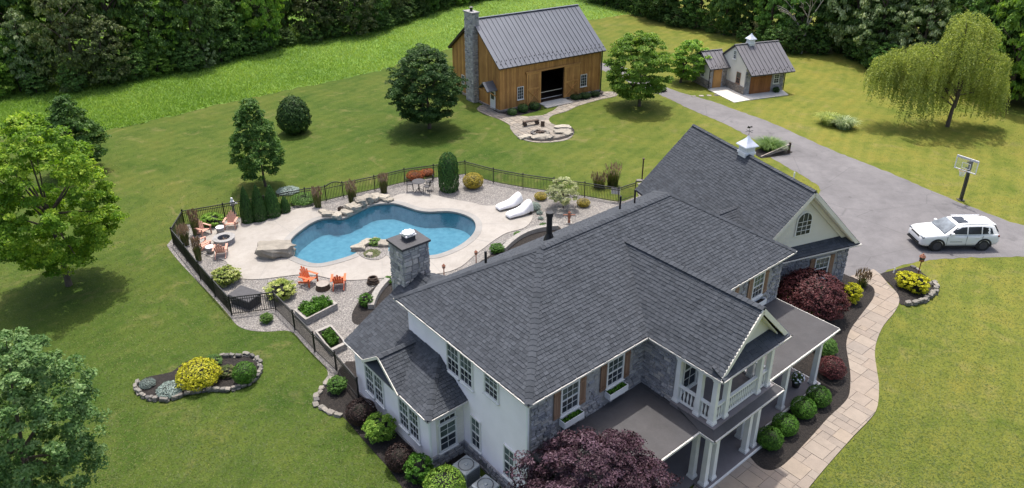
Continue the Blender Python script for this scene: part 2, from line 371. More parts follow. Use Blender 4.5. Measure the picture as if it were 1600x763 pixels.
M['planter'] = plain('planter_block', (0.25, 0.245, 0.24), 0.9, 0.25, 6, bmp=0.4, bscale=20)
M['planterrim'] = plain('planter_cap', (0.27, 0.255, 0.235), 0.9, 0.2, 6)
M['water'] = water_mat(); M['plaster'] = plaster_mat()
M['clear'] = None
def clear_mat():
    m, N, L, B = nt('acrylic_board'); B.inputs['Base Color'].default_value = (0.85, 0.9, 0.88, 1); B.inputs['Roughness'].default_value = 0.05; B.inputs['Alpha'].default_value = 0.07
    return m
M['clear'] = clear_mat()
# foliage
M['lf_bright'] = leaf('leaf_bright', (0.085, 0.180, 0.026), (0.185, 0.335, 0.045), (0.36, 0.50, 0.09), 0.45)
M['lf_maple'] = leaf('leaf_maple', (0.0673, 0.1570, 0.0149), (0.1719, 0.3065, 0.0269), (0.4186, 0.5382, 0.0598), 0.50)
M['lf_mid'] = leaf('leaf_mid', (0.0500, 0.1250, 0.0250), (0.1034, 0.2168, 0.0434), (0.2001, 0.3335, 0.0834), 0.40)
M['lf_blue'] = leaf('leaf_bluegreen', (0.0575, 0.1323, 0.0345), (0.1265, 0.2357, 0.0713), (0.2702, 0.3910, 0.1552))
M['lf_dark'] = leaf('leaf_dark', (0.0216, 0.0540, 0.0135), (0.0432, 0.0972, 0.0230), (0.0878, 0.1620, 0.0378), 0.25)
M['lf_cream'] = leaf('leaf_cream', (0.20, 0.24, 0.10), (0.36, 0.39, 0.20), (0.52, 0.54, 0.34), 0.3)
M['lf_forest'] = leaf('leaf_forest', (0.0340, 0.0765, 0.0170), (0.0722, 0.1445, 0.0298), (0.1594, 0.2550, 0.0553), 0.25, objvar=0.3)
M['lf_olive'] = leaf('leaf_olive', (0.0461, 0.0653, 0.0230), (0.0883, 0.1152, 0.0384), (0.1632, 0.2016, 0.0730), 0.25, objvar=0.25)
M['lf_pale'] = leaf('leaf_pale', (0.0700, 0.1190, 0.0350), (0.1680, 0.2380, 0.0910), (0.4760, 0.5320, 0.3080), 0.25)
M['lf_willow'] = leaf('leaf_willow', (0.24, 0.32, 0.07), (0.42, 0.50, 0.13), (0.60, 0.66, 0.24), 0.50)
M['lf_arb'] = leaf('leaf_arborvitae', (0.0156, 0.0520, 0.0104), (0.0338, 0.0975, 0.0182), (0.0676, 0.1625, 0.0312), 0.15)
M['lf_box'] = leaf('leaf_boxwood', (0.0275, 0.0875, 0.0075), (0.0650, 0.1750, 0.0150), (0.1250, 0.2750, 0.0300), 0.2)
M['lf_yellow'] = leaf('leaf_yellow', (0.22, 0.24, 0.010), (0.48, 0.47, 0.018), (0.70, 0.66, 0.045), 0.25)
M['lf_gold'] = leaf('leaf_gold', (0.16, 0.13, 0.015), (0.34, 0.27, 0.03), (0.50, 0.40, 0.06), 0.2)
M['lf_varieg'] = leaf('leaf_variegated', (0.06, 0.12, 0.015), (0.22, 0.27, 0.045), (0.55, 0.56, 0.22), 0.25)
M['lf_rust'] = leaf('leaf_rust', (0.16, 0.035, 0.012), (0.34, 0.085, 0.02), (0.48, 0.15, 0.04), 0.2)
M['lf_plum'] = leaf('leaf_plum', (0.026, 0.012, 0.018), (0.060, 0.029, 0.042), (0.150, 0.090, 0.122), 0.2)
M['lf_jmaple'] = leaf('leaf_red_maple', (0.0405, 0.0108, 0.0135), (0.0945, 0.0270, 0.0297), (0.1823, 0.0607, 0.0607), 0.2)
M['lf_burg'] = leaf('leaf_burgundy', (0.0140, 0.0078, 0.0078), (0.0265, 0.0156, 0.0140), (0.0507, 0.0281, 0.0234), 0.15)
M['lf_grass'] = leaf('blade_green', (0.0540, 0.1200, 0.0216), (0.1080, 0.2100, 0.0360), (0.2040, 0.3120, 0.0720), 0.3)
M['lf_reed'] = leaf('blade_reed', (0.05, 0.085, 0.02), (0.10, 0.14, 0.035), (0.21, 0.165, 0.085), 0.3)
M['lf_plume'] = leaf('plume_tan', (0.17, 0.11, 0.085), (0.26, 0.18, 0.14), (0.36, 0.27, 0.21), 0.3)
M['lf_silver'] = leaf('leaf_silver_blue', (0.10, 0.15, 0.14), (0.20, 0.26, 0.24), (0.34, 0.40, 0.36), 0.2)
M['lf_meadow'] = leaf('blade_meadow', (0.13, 0.245, 0.035), (0.21, 0.345, 0.05), (0.36, 0.47, 0.10), 0.45, objvar=0.0)
M['lf_lawn'] = leaf('blade_lawn', (0.058, 0.096, 0.017), (0.098, 0.134, 0.025), (0.185, 0.198, 0.052), 0.35, objvar=0.0)

# ------------------------------------------------------------------ outlines and sheets
def smooth(pts, n=5, closed=True):
    out = []; m = len(pts)
    for i in range(m if closed else m - 1):
        p0 = pts[(i - 1) % m] if closed or i > 0 else pts[i]; p1 = pts[i]; p2 = pts[(i + 1) % m]
        p3 = pts[(i + 2) % m] if closed or i + 2 < m else p2
        for k in range(n):
            t = k / n
            out.append(0.5 * ((2 * p1) + (p2 - p0) * t + (2 * p0 - 5 * p1 + 4 * p2 - p3) * t * t + (3 * p1 - p0 - 3 * p2 + p3) * t ** 3))
    if not closed: out.append(pts[-1])
    return [Vector((p.x, p.y)) for p in out]
def inside(P, poly):
    P = np.asarray(P, float); x, y = P[:, 0], P[:, 1]; r = np.zeros(len(P), bool)
    q = np.asarray([(p[0], p[1]) for p in poly]); j = len(q) - 1
    for i in range(len(q)):
        xi, yi = q[i]; xj, yj = q[j]
        r ^= ((yi > y) != (yj > y)) & (x < (xj - xi) * (y - yi) / (yj - yi + 1e-12) + xi); j = i
    return r
def area2(p): return sum(p[i][0] * p[(i + 1) % len(p)][1] - p[(i + 1) % len(p)][0] * p[i][1] for i in range(len(p)))
def offset(poly, d):
    s = 1 if area2(poly) > 0 else -1; n = len(poly); out = []
    for i in range(n):
        t = (Vector(poly[(i + 1) % n]) - Vector(poly[i - 1])).normalized()
        out.append(Vector(poly[i]) + Vector((t.y, -t.x)) * d * s)
    return out
def sheet(name, outer, z, mat, holes=(), kind='structure', skirt=0.0, parent=None):
    vs_ = []; es = []
    for pl in [outer] + list(holes):
        k = len(vs_); vs_ += [Vector((p[0], p[1])) for p in pl]; es += [(k + i, k + (i + 1) % len(pl)) for i in range(len(pl))]
    v, e, f, *_ = delaunay_2d_cdt(vs_, es, [], 0, 1e-5)
    cen = np.array([[sum(v[i].x for i in t) / 3, sum(v[i].y for i in t) / 3] for t in f])
    keep = inside(cen, outer)
    for h in holes: keep &= ~inside(cen, h)
    verts = [(p.x, p.y, z) for p in v]; faces = [list(t) for t, k in zip(f, keep) if k]
    if skirt:
        for pl in [outer] + list(holes):
            k = len(verts); n = len(pl)
            verts += [(p[0], p[1], z) for p in pl] + [(p[0], p[1], z - skirt) for p in pl]
            faces += [[k + i, k + (i + 1) % n, k + n + (i + 1) % n, k + n + i] for i in range(n)]
    me = bpy.data.meshes.new(name); me.from_pydata(verts, [], faces)
    bm = bmesh.new(); bm.from_mesh(me); bmesh.ops.recalc_face_normals(bm, faces=bm.faces)
    if sum(q.normal.z for q in bm.faces) < 0: bmesh.ops.reverse_faces(bm, faces=bm.faces)
    bm.to_mesh(me); bm.free(); me.materials.append(mat)
    o = obj(name, me, parent)
    if kind: o['kind'] = kind
    return o

pool = smooth(GP([(451, 381), (459, 370), (470, 361), (484, 351), (498, 344.5), (512, 341.5), (536, 342), (550, 336), (566, 328), (583, 321), (610, 318.5), (624, 320.5), (638, 325), (654, 330), (671, 332), (693, 331), (709, 332), (726, 336.5), (739.5, 344), (744, 354), (741, 365), (731, 376), (715, 387), (693, 396.5), (676, 400.5), (650, 402), (622, 400), (604, 393), (585, 388), (566, 391), (553, 399), (533, 406), (514, 411), (498, 413.5), (484, 412), (470, 407), (456, 400), (450, 391)]), 3)
coping = offset(pool, 0.42)
deck = smooth(GP([(356, 414), (362, 428), (375, 436), (404, 437.5), (444, 433), (473, 430), (497, 432), (519, 437), (545, 439), (577, 437.5), (612, 434), (640, 432), (690, 428), (720, 418), (740, 401), (757, 388), (773, 376), (792, 365), (817, 358), (829, 348), (833, 334), (826, 322), (806, 318), (785, 320), (771, 322), (756, 322), (734, 317), (709, 312.5), (679, 305.5), (665, 302), (643, 302), (621, 305.5), (606, 312), (560, 322), (520, 331), (498, 326), (476, 325), (454, 331), (432, 339.5), (404, 348), (385, 351), (362, 347), (335, 349), (315, 357), (305, 374), (309, 392), (328, 402), (350, 408)]), 3)
gravel = GP([(262, 386), (277, 406), (303, 434), (329, 461), (355, 490), (371, 509), (392, 517), (421, 518.5), (444, 517), (459, 521), (474, 538), (496, 561), (510, 576), (512, 588), (506, 600), (560, 590), (640, 520), (760, 470), (880, 410), (990, 345), (1003, 312), (992, 308.5), (966, 315.5), (913, 307), (817, 293), (771, 284.5), (727, 272.5), (678, 278.5), (633, 285), (586, 296.5), (537, 307), (510, 313.5), (478, 319), (440, 326), (400, 335), (350, 345), (290, 352), (276, 366), (263, 381)])
gravel = smooth(gravel, 3)
drive = smooth(GP([(936, 108), (960, 118), (985, 130), (1015, 143), (1040, 152), (1062, 163), (1095, 178), (1135, 195), (1160, 208), (1185, 222), (1195, 238), (1206, 248), (1232, 262), (1258, 278), (1284, 298), (1250, 330), (1240, 420), (1300, 455), (1330, 440), (1345, 434), (1376, 427), (1400, 418), (1425, 411), (1470, 405), (1530, 403), (1600, 402), (1700, 402), (1750, 380), (1680, 365), (1600, 353), (1560, 340), (1500, 317), (1440, 292), (1385, 268), (1330, 247), (1280, 226), (1245, 210), (1200, 190), (1150, 172), (1110, 158), (1075, 148), (1050, 140), (1020, 128), (990, 112), (970, 104), (945, 99), (920, 96)]), 2)
walk_in = GP([(1328, 433), (1348, 442), (1361.5, 448), (1366.5, 457), (1363, 469.5), (1345, 493.6), (1328, 517.7), (1322, 539), (1325, 562), (1328.5, 587), (1327, 616), (1318, 631.6), (1294, 654), (1270, 681), (1234, 719), (1215, 733.6), (1198, 736), (1183.6, 729), (1172, 716)])
walk_out = GP([(1364.5, 421.8), (1375, 430), (1387, 444), (1402, 460), (1404.6, 474), (1396, 490.6), (1381, 508.6), (1371, 530), (1366.6, 551), (1369, 575), (1373, 602), (1371, 635), (1361, 654), (1335, 681), (1299, 721), (1264, 763), (1215, 830)])
walk = smooth(walk_in, 3, False) + GP([(1150, 700), (1085, 760), (1040, 830)]) + smooth(walk_out, 3, False)[::-1]
bed_front = smooth(walk_in, 3, False) + GP([(1150, 690), (1175, 620), (1200, 540), (1215, 470), (1240, 430), (1300, 420)])
bed_wing = smooth(GP([(165, 95), (110, 150), (62, 220), (55, 265), (85, 295), (150, 320), (215, 350), (320, 470), (400, 560), (480, 650), (560, 763), (640, 860)], 480, 560, 3.757), 3, False) + GP([(900, 800), (1000, 560), (640, 200), (330, 20), (230, 20)], 480, 560, 3.757)
isl_px = [(970, 140), (1060, 125), (1180, 130), (1300, 115), (1400, 165), (1445, 240), (1420, 330), (1350, 405), (1260, 450), (1180, 475), (1050, 500), (900, 490), (800, 495), (700, 518), (600, 550), (500, 588), (380, 608), (280, 595), (180, 565), (110, 512), (95, 460), (130, 395), (230, 345), (360, 320), (480, 290), (560, 230), (680, 160), (820, 135)]
island = smooth(GP(isl_px, 200, 540, 6.935), 3)
bed_lamp = smooth(GP([(92, 345), (250, 303), (390, 272), (455, 320), (545, 390), (590, 440), (612, 475), (590, 530), (540, 572), (470, 608), (350, 632), (272, 620), (262, 570), (240, 520), (190, 450), (120, 385)], 1360, 370, 5.87), 3)
bed_back = smooth(GP([(597, 444), (578, 455), (566, 465), (556, 479), (550, 492), (553, 506), (575, 505), (620, 475), (630, 450)]), 3)
bed_back2 = smooth(GP([(745, 416), (765, 400), (783, 383), (800, 374), (826, 362), (850, 356), (870, 352), (880, 372), (840, 400), (780, 430)]), 3)
patio = smooth(GP([(215, 565), (275, 540), (330, 590), (560, 600), (700, 510), (860, 480), (935, 480), (940, 500), (870, 515), (745, 550), (680, 580), (610, 600), (590, 625), (620, 650), (700, 660), (720, 690), (690, 725), (600, 740), (500, 738), (430, 715), (390, 670), (385, 650), (330, 620), (260, 595)], 680, 0, 3.32), 3)
barn_bed = smooth(GP([(160, 500), (240, 520), (270, 545), (320, 585), (400, 605), (480, 590), (545, 570), (540, 540), (480, 545), (340, 545), (220, 515)], 680, 0, 3.32), 2)
barn_bed2 = smooth(GP([(690, 520), (780, 520), (865, 495), (860, 470), (700, 495)], 680, 0, 3.32), 2)
meadow = GP([(-500, 240), (0, 206), (100, 207), (158, 207), (205, 196), (279, 180), (340, 165.5), (413, 149), (523, 127), (611, 105), (640, 92), (690, 80), (760, 62), (930, 30), (1000, 20), (1030, 0), (1040, -40), (300, -60), (-500, -20)])
grass_bed = smooth(GP([(170, 395), (250, 365), (420, 370), (520, 400), (440, 425), (230, 455)], 1150, 170, 5.87), 2)
pad = GP([(1106, 140.5), (1147, 161), (1168, 157.5), (1232, 149), (1222, 141), (1190, 138), (1140, 130)])

def ragged(poly, amp=.05, step=.35):
    rg = random.Random(len(poly)); out = []
    for i in range(len(poly)):
        a, b = Vector(poly[i]), Vector(poly[(i + 1) % len(poly)]); n = max(1, int((b - a).length / step))
        for k in range(n): p = a.lerp(b, k / n); out.append(p + Vector((rg.gauss(0, amp), rg.gauss(0, amp))))
    return out
drive = ragged(drive, .045); meadow = ragged(meadow, .22, .6)
S = 900
sheet('ground', [(-S, -S), (S, -S), (S, S), (-S, S)], 0, M['lawn'], [offset(pool, 0.2)])
sheet('meadow', meadow, 0.004, M['meadow'])
sheet('driveway', drive, 0.010, M['asphalt'])
gv = sheet('gravel_bed', gravel, 0.014, M['gravel'], [offset(pool, 0.2)], 'stuff'); stuff(gv, 'grey gravel bed inside and around the pool fence', 'gravel')
sheet('pool_deck', deck, 0.055, M['deck'], [coping], skirt=0.06)
def mulch(name, poly, z, label):
    o = sheet(name, poly, z, M['mulch'], (), 'stuff', 0.02); stuff(o, label, 'mulch')
mulch('mulch_bed', bed_front, 0.030, 'dark mulch bed between front porch and curving walk')
mulch('mulch_bed', bed_wing, 0.026, 'dark mulch bed along the white side wall')
mulch('mulch_bed', island, 0.05, 'mulch of the stone-edged island bed in the lawn')
mulch('mulch_bed', bed_lamp, 0.034, 'dark mulch around the driveway lamp post')
mulch('mulch_bed', bed_back, 0.030, 'dark mulch strip beside the chimney end')
mulch('mulch_bed', bed_back2, 0.030, 'dark mulch strip behind the house by the pool deck')
mulch('mulch_bed', barn_bed, 0.04, 'mulch around the barn chimney foot')
mulch('mulch_bed', barn_bed2, 0.04, 'mulch strip right of the barn doorway')
mulch('mulch_bed', smooth(GP([(50, 676), (170, 712), (330, 716), (480, 684), (532, 640), (520, 608), (500, 598), (505, 640), (455, 670), (330, 694), (180, 698), (80, 664)], 800, 90, 5.45), 2), 0.05, 'dark mulch crescent round the barn fire circle')
mulch('mulch_bed', grass_bed, 0.03, 'mulch under the tall grass clump by the drive')
sheet('concrete_pad', pad, 0.06, M['pad'], skirt=0.07)

# pool
def ring(name, a, b, z0, z1, mat):
    mb = MB(); n = len(a)
    for i in range(n):
        j = (i + 1) % n
        mb.hexa([(a[i][0], a[i][1], z0), (a[j][0], a[j][1], z0), (b[j][0], b[j][1], z0), (b[i][0], b[i][1], z0),
                 (a[i][0], a[i][1], z1), (a[j][0], a[j][1], z1), (b[j][0], b[j][1], z1), (b[i][0], b[i][1], z1)])
    return mb.build(name, mat)
o = ring('pool_coping', offset(pool, -0.03), offset(coping, 0.012), -0.12, 0.075, M['coping']); o['kind'] = 'structure'
mb = MB(); n = len(pool); lo = offset(pool, -0.35)
pts = [(p[0], p[1], -0.1) for p in offset(pool, 0.02)] + [(p[0], p[1], -1.1) for p in lo]
mb.add(pts, [(i, (i + 1) % n, n + (i + 1) % n, n + i) for i in range(n)] + [tuple(range(n, 2 * n))])
o = mb.build('pool_basin', M['plaster']); o['kind'] = 'structure'
sheet('pool_water', offset(pool, 0.0), -0.05, M['water'])
# faint joints sawn in the deck
for (x0, y0, x1, y1) in ((597, 407, 597, 437), (668, 403, 690, 427), (420, 407, 404, 437), (500, 415, 505, 432), (728, 335, 745, 319), (745, 350, 800, 350), (735, 372, 770, 379), (461, 368, 425, 343)):
    a = G(x0, y0, 0.0575); b = G(x1, y1, 0.0575); mb = MB(); mb.bar(a, b, 0.022, 0.003); mb.build('deck_joint', M['coping'])['kind'] = 'structure'

# ------------------------------------------------------------------ rocks
def rock_mesh(name, seed, mat, flat=0.6, sub=2, jag=0.28):
    rg = random.Random(seed); bm = bmesh.new(); bmesh.ops.create_cube(bm, size=1.5)
    bmesh.ops.subdivide_edges(bm, edges=bm.edges[:], cuts=sub, use_grid_fill=True)
    off = Vector((rg.random() * 20, rg.random() * 20, rg.random() * 20))
    from mathutils import noise as nz
    for v in bm.verts:
        d = v.co.normalized(); r = v.co.lerp(d * 0.95, 0.45)
        k = 1 + jag * nz.noise(d * 1.6 + off) + 0.4 * jag * nz.noise(d * 4 + off)
        v.co = Vector((r.x * k, r.y * k, r.z * flat * k))
    me = bpy.data.meshes.new(name); bm.to_mesh(me); bm.free(); me.materials.append(mat)
    at = me.attributes.new('tone', 'FLOAT', 'FACE'); at.data.foreach_set('value', [rg.random()] * len(me.polygons))
    return me
EDGE = [rock_mesh('edging_stone', i, M['edge'], 0.6, 1) for i in range(6)]
BOUL = [rock_mesh('boulder', 40 + i, M['boulder'], 0.7, 3, 0.34) for i in range(5)]
def stone_row(parent, path, size=0.3, wall=1, z=0.0, jit=0.06):
    d = 0.0; i = 0; nxt = 0.0
    while i < len(path) - 1:
        a = Vector(path[i]); b = Vector(path[i + 1]); l = (b - a).length
        while nxt <= d + l:
            p = a.lerp(b, (nxt - d) / max(l, 1e-6)); s = size * random.uniform(0.7, 1.35)
            for k in range(wall):
                st = obj('stone', random.choice(EDGE), parent)
                st.location = (p.x + random.uniform(-jit, jit), p.y + random.uniform(-jit, jit), z + 0.05 + k * size * 0.42)
                st.rotation_euler = (random.uniform(-.15, .15), random.uniform(-.15, .15), math.atan2(b.y - a.y, b.x - a.x) + random.uniform(-.3, .3))
                st.scale = (s * 0.62, size * random.uniform(0.4, 0.55), size * random.uniform(0.42, 0.6))
            nxt += s * 0.98
        d += l; i += 1
tb = thing('stone_border', 'dry-laid grey stone border around the island bed in the lawn', 'stone border')
ip = GP(isl_px, 200, 540, 6.935)
stone_row(tb, smooth(ip[:22], 4, False), 0.26, 2)
tb = thing('stone_border', 'single row of flat stones edging the mulch by the white wing', 'stone border')
stone_row(tb, smooth(GP([(165, 95), (110, 150), (62, 220), (55, 265), (85, 295), (150, 320), (215, 350)], 480, 560, 3.757), 4, False), 0.34, 1)
tb = thing('stone_border', 'curved tan stone border of the driveway lamp bed', 'stone border')
stone_row(tb, smooth(GP([(572, 440), (607, 475), (585, 530), (540, 568), (470, 605), (350, 628), (285, 622)], 1360, 370, 5.87), 4, False), 0.36, 2)
stone_row(tb, smooth(GP([(385, 283), (420, 300), (458, 328)], 1360, 370, 5.87), 4, False), 0.3, 1)
def boulder(px, py, w, d, h, label, rz=0.0, group=None, k=0, name='boulder'):
    o = obj(name, BOUL[k % 5]); p = G(px, py); o.location = (p.x, p.y, h * 0.42); o.scale = (w / 1.6, d / 1.6, h / 1.1); o.rotation_euler = (0, 0, rz)
    tag(o, label, 'boulder', group); return o
# the flat jumping rock
boulder(431, 398, 2.3, 1.5, 0.85, 'large flat-topped tan boulder at the pool left end', 0.1, k=1)
bp = [(514, 338, .9, .6, .35), (528, 340, .8, .6, .35), (541, 336, .9, .7, .4), (553, 330, 1.0, .8, .6), (563, 323, 1.1, .8, .75), (573, 318, 1.0, .8, .7), (585, 314, 1.1, .8, .5), (598, 312, 1.0, .8, .4), (607, 315, .7, .6, .3), (505, 333, .7, .5, .25)]
for i, (x, y, w, d, h) in enumerate(bp):
    boulder(x, y, w, d, h, 'rounded tan boulder in the row along the far pool edge', i * 1.3, 'boulders along the far pool edge', i)
for i, (x, y, w, d, h) in enumerate([(560, 391, .9, .6, .4), (572, 383, .9, .6, .35), (588, 379.5, .7, .6, .3), (601, 384, .9, .7, .35), (578, 401, .5, .4, .25)]):
    boulder(x, y, w, d, h, 'pale boulder edging the planting pocket at the near pool side', i * 1.1, 'boulders of the pool planting pocket', i)
pk = smooth(GP([(556, 394), (570, 384), (590, 381), (606, 386), (605, 398), (592, 407), (572, 406)]), 3)
o = sheet('planting_pocket', pk, 0.085, M['gravel'], (), 'stuff', 0.05); stuff(o, 'gravelly soil of the planting pocket beside the pool', 'soil')

# ------------------------------------------------------------------ paving stones
def clip_rect(poly, x0, x1, y0, y1):
    def cut(P, f, inter):
        out = []
        for i in range(len(P)):
            a, b = P[i - 1], P[i]
            if f(b):
                if not f(a): out.append(inter(a, b))
                out.append(b)
            elif f(a): out.append(inter(a, b))
        return out
    def ix(v): return lambda a, b: (v, a[1] + (b[1] - a[1]) * (v - a[0]) / (b[0] - a[0]))
    def iy(v): return lambda a, b: (a[0] + (b[0] - a[0]) * (v - a[1]) / (b[1] - a[1]), v)
    P = [tuple(p) for p in poly]
    for f, it in ((lambda p: p[0] >= x0, ix(x0)), (lambda p: p[0] <= x1, ix(x1)), (lambda p: p[1] >= y0, iy(y0)), (lambda p: p[1] <= y1, iy(y1))):
        if not P: return P
        P = cut(P, f, it)
    return P
def flagstones(poly, ang, cell, seed, gap=0.009):
    """random ashlar tiling clipped to poly; returns list of polygons"""
    rg = random.Random(seed); ca, sa = math.cos(ang), math.sin(ang)
    loc = [(p[0] * ca + p[1] * sa, -p[0] * sa + p[1] * ca) for p in poly]
    xs = [p[0] for p in loc]; ys = [p[1] for p in loc]; x0, y0 = min(xs), min(ys)
    nx = int((max(xs) - x0) / cell) + 2; ny = int((max(ys) - y0) / cell) + 2
    used = set(); out = []
    jx = [x0 + i * cell + rg.uniform(-.12, .12) * cell for i in range(nx + 1)]; jy = [y0 + i * cell + rg.uniform(-.12, .12) * cell for i in range(ny + 1)]
    for j in range(ny):
        for i in range(nx):
            if (i, j) in used: continue
            w, h = rg.choice([(1, 1), (2, 1), (1, 2), (2, 2), (2, 2), (3, 2), (2, 3)])
            w = min(w, nx - i); h = min(h, ny - j)
            while w > 1 and any((i + a, j) in used for a in range(w)): w -= 1
            while h > 1 and any((i + a, j + b) in used for a in range(w) for b in range(h)): h -= 1
            for a in range(w):
                for b in range(h): used.add((i + a, j + b))
            P = clip_rect(loc, jx[i] + gap, jx[i + w] - gap, jy[j] + gap, jy[j + h] - gap)
            Q = []
            for p in P:
                if not Q or math.hypot(p[0] - Q[-1][0], p[1] - Q[-1][1]) > 0.02: Q.append(p)
            if len(Q) > 2 and abs(area2(Q)) > 0.05: out.append([(p[0] * ca - p[1] * sa, p[0] * sa + p[1] * ca) for p in Q])
    return out
AZ = R(39.7)
wk = sheet('walkway', walk, 0.036, M['joint'], skirt=0.036)
for P in flagstones(walk, AZ, 0.42, 3):
    mb = MB(); mb.tone = random.random(); h = 0.052 + random.uniform(0, 0.012); mb.prism(P, 0.03, h); mb.build('flagstone', M['flag'], wk)
pt = sheet('barn_patio', patio, 0.02, M['joint'], skirt=0.02)
mb = MB()
for P in flagstones(patio, R(33), 0.36, 5, 0.02):
    mb.tone = random.random(); mb.prism(P, 0.012, 0.035 + random.uniform(0, .015))
stuff(mb.build('flagstone', M['flagg'], pt))

# ------------------------------------------------------------------ building helpers
def frame(O, U, Nv):
    O = Vector(O); U = Vector(U).normalized(); Nv = Vector(Nv).normalized()
    return lambda u, w, z: O + U * u + Nv * w + Vector((0, 0, z))
def shingles(parent, polys, course=0.155, tab=0.21, name='shingles', mat=None):
    mb = MB(); rg = random.Random(len(polys) * 7 + 1)
    for pts, ud in polys:
        P = [Vector(p) for p in pts]; u = Vector(ud).normalized()
        nrm = Vector((0, 0, 0))
        for i in range(1, len(P) - 1): nrm += (P[i] - P[0]).cross(P[i + 1] - P[0])
        nrm.normalize()
        if nrm.z < 0: nrm = -nrm
        v = nrm.cross(u).normalized()
        if v.z < 0: v = -v
        Q = [((p - P[0]).dot(u), (p - P[0]).dot(v)) for p in P]
        v0 = min(q[1] for q in Q); v1 = max(q[1] for q in Q); rows = int((v1 - v0) / course) + 1
        for j in range(rows):
            a = v0 + j * course; b = min(a + course * 1.12, v1 + 0.02); m = min(a + course * 0.5, v1 - 0.01)
            xs = []
            for i in range(len(Q)):
                (x0, y0), (x1, y1) = Q[i - 1], Q[i]
                if (y0 > m) != (y1 > m): xs.append(x0 + (x1 - x0) * (m - y0) / (y1 - y0))
            if len(xs) < 2: continue
            lo, hi = min(xs), max(xs); x = lo - rg.random() * tab
            while x < hi:
                w = tab * rg.uniform(0.75, 1.25); s = max(x, lo); e = min(x + w - 0.008, hi); x += w
                if e - s < 0.03: continue
                t = rg.uniform(0.028, 0.042); mb.tone = rg.random()
                def pt(uu, vv, h): return P[0] + u * uu + v * vv + nrm * h
                d = rg.uniform(-.012, .012)
                mb.add([pt(s, a + d, t), pt(e, a + d, t), pt(e, b, 0.012), pt(s, b, 0.012), pt(s, a + d, 0.0), pt(e, a + d, 0.0)],
                       [(0, 1, 2, 3), (4, 5, 1, 0), (0, 3, 4), (1, 5, 2)])
    return stuff(mb.build(name, mat or M['shingle'], parent))
def caps(parent, lines, w=0.30, step=0.24, name='ridge_caps'):
    mb = MB(); rg = random.Random(3)
    for a, b in lines:
        a = Vector(a); b = Vector(b); d = (b - a).normalized(); L_ = (b - a).length
        side = d.cross(Vector((0, 0, 1))).normalized(); up = side.cross(d).normalized()
        n = int(L_ / step)
        for i in range(n + 1):
            p = a + d * min(i * step, L_ - 0.05); q = a + d * min((i + 1.15) * step, L_); mb.tone = rg.random()
            h = 0.075
            mb.add([p + up * h, q + up * (h - 0.02), q + side * w / 2 + up * (-0.02), p + side * w / 2, p - side * w / 2, q - side * w / 2 + up * (-0.02)],
                   [(0, 1, 2, 3), (0, 4, 5, 1), (0, 3, 4)])
    return stuff(mb.build(name, M['shingle'], parent))
def window(parent, fr, u0, u1, z0, z1, cols=3, rows=2, casing=0.075, two=True, name='window', head=None, frame_mat=None):
    fm = frame_mat or M['trim']; mb = MB(); k = casing
    mb.box(u0 - k, u0, 0.002, 0.06, z0 - k, z1 + k, fr); mb.box(u1, u1 + k, 0.002, 0.06, z0 - k, z1 + k, fr)
    mb.box(u0, u1, 0.002, 0.06, z1, z1 + k, fr); mb.box(u0, u1, 0.002, 0.06, z0 - k, z0, fr)
    w = mb.build(name, fm, parent)
    mb = MB(); mb.box(u0 - k - 0.04, u1 + k + 0.04, 0.003, 0.11, z0 - k - 0.05, z0 - k + 0.002, fr); mb.build('sill', fm, w)
    zm = (z0 + z1) / 2 if two else z1
    mb = MB()
    if two: mb.box(u0, u1, 0.016, 0.045, zm - 0.028, zm + 0.028, fr)
    for (a, b) in ([(z0, zm), (zm, z1)] if two else [(z0, z1)]):
        for i in range(1, cols):
            x = u0 + (u1 - u0) * i / cols; mb.box(x - 0.009, x + 0.009, 0.018, 0.034, a + 0.03, b - 0.03, fr)
        for j in range(1, rows):
            y = a + (b - a) * j / rows; mb.box(u0, u1, 0.020, 0.036, y - 0.009, y + 0.009, fr)
    if mb.v: mb.build('sash', fm, w)
    mb = MB(); mb.box(u0, u1, 0.004, 0.012, z0, zm, fr); mb.build('pane', M['glass'], w)
    if two:
        mb = MB(); mb.box(u0, u1, 0.004, 0.0145, zm, z1, fr); mb.build('pane', M['glassgreen'], w)
    return w
def shutter(parent, fr, u0, u1, z0, z1):
    mb = MB(); n = 3
    for i in range(n):
        mb.tone = random.random(); a = u0 + (u1 - u0) * i / n; mb.box(a + 0.004, a + (u1 - u0) / n - 0.004, 0.004, 0.045, z0, z1, fr)
    mb.box(u0, u1, 0.045, 0.065, z0 + 0.12, z0 + 0.2, fr); mb.box(u0, u1, 0.045, 0.065, z1 - 0.2, z1 - 0.12, fr)
    return mb.build('shutter', M['brownshut'], parent)
def stone_rects(u0, u1, z0, z1, holes, rg, sw=(0.15, 0.42), sh=(0.11, 0.22)):
    out = []; z = z0
    while z < z1 - 0.03:
        h = min(rg.uniform(*sh), z1 - z)
        if z1 - z - h < 0.08: h = z1 - z
        u = u0
        while u < u1 - 0.02:
            w = min(rg.uniform(*sw), u1 - u)
            if u1 - u - w < 0.1: w = u1 - u
            a, b, c, d = u, u + w, z, z + h
            ok = True
            for (ha, hb, hc, hd) in holes:
                if a < hb and b > ha and c < hd and d > hc: ok = False
            if ok:
                if h > 0.2 and rg.random() < 0.35: out += [(a, b, c, c + h * 0.5), (a, b, c + h * 0.5, d)]
                else: out.append((a, b, c, d))
            u += w
        z += h
    return out
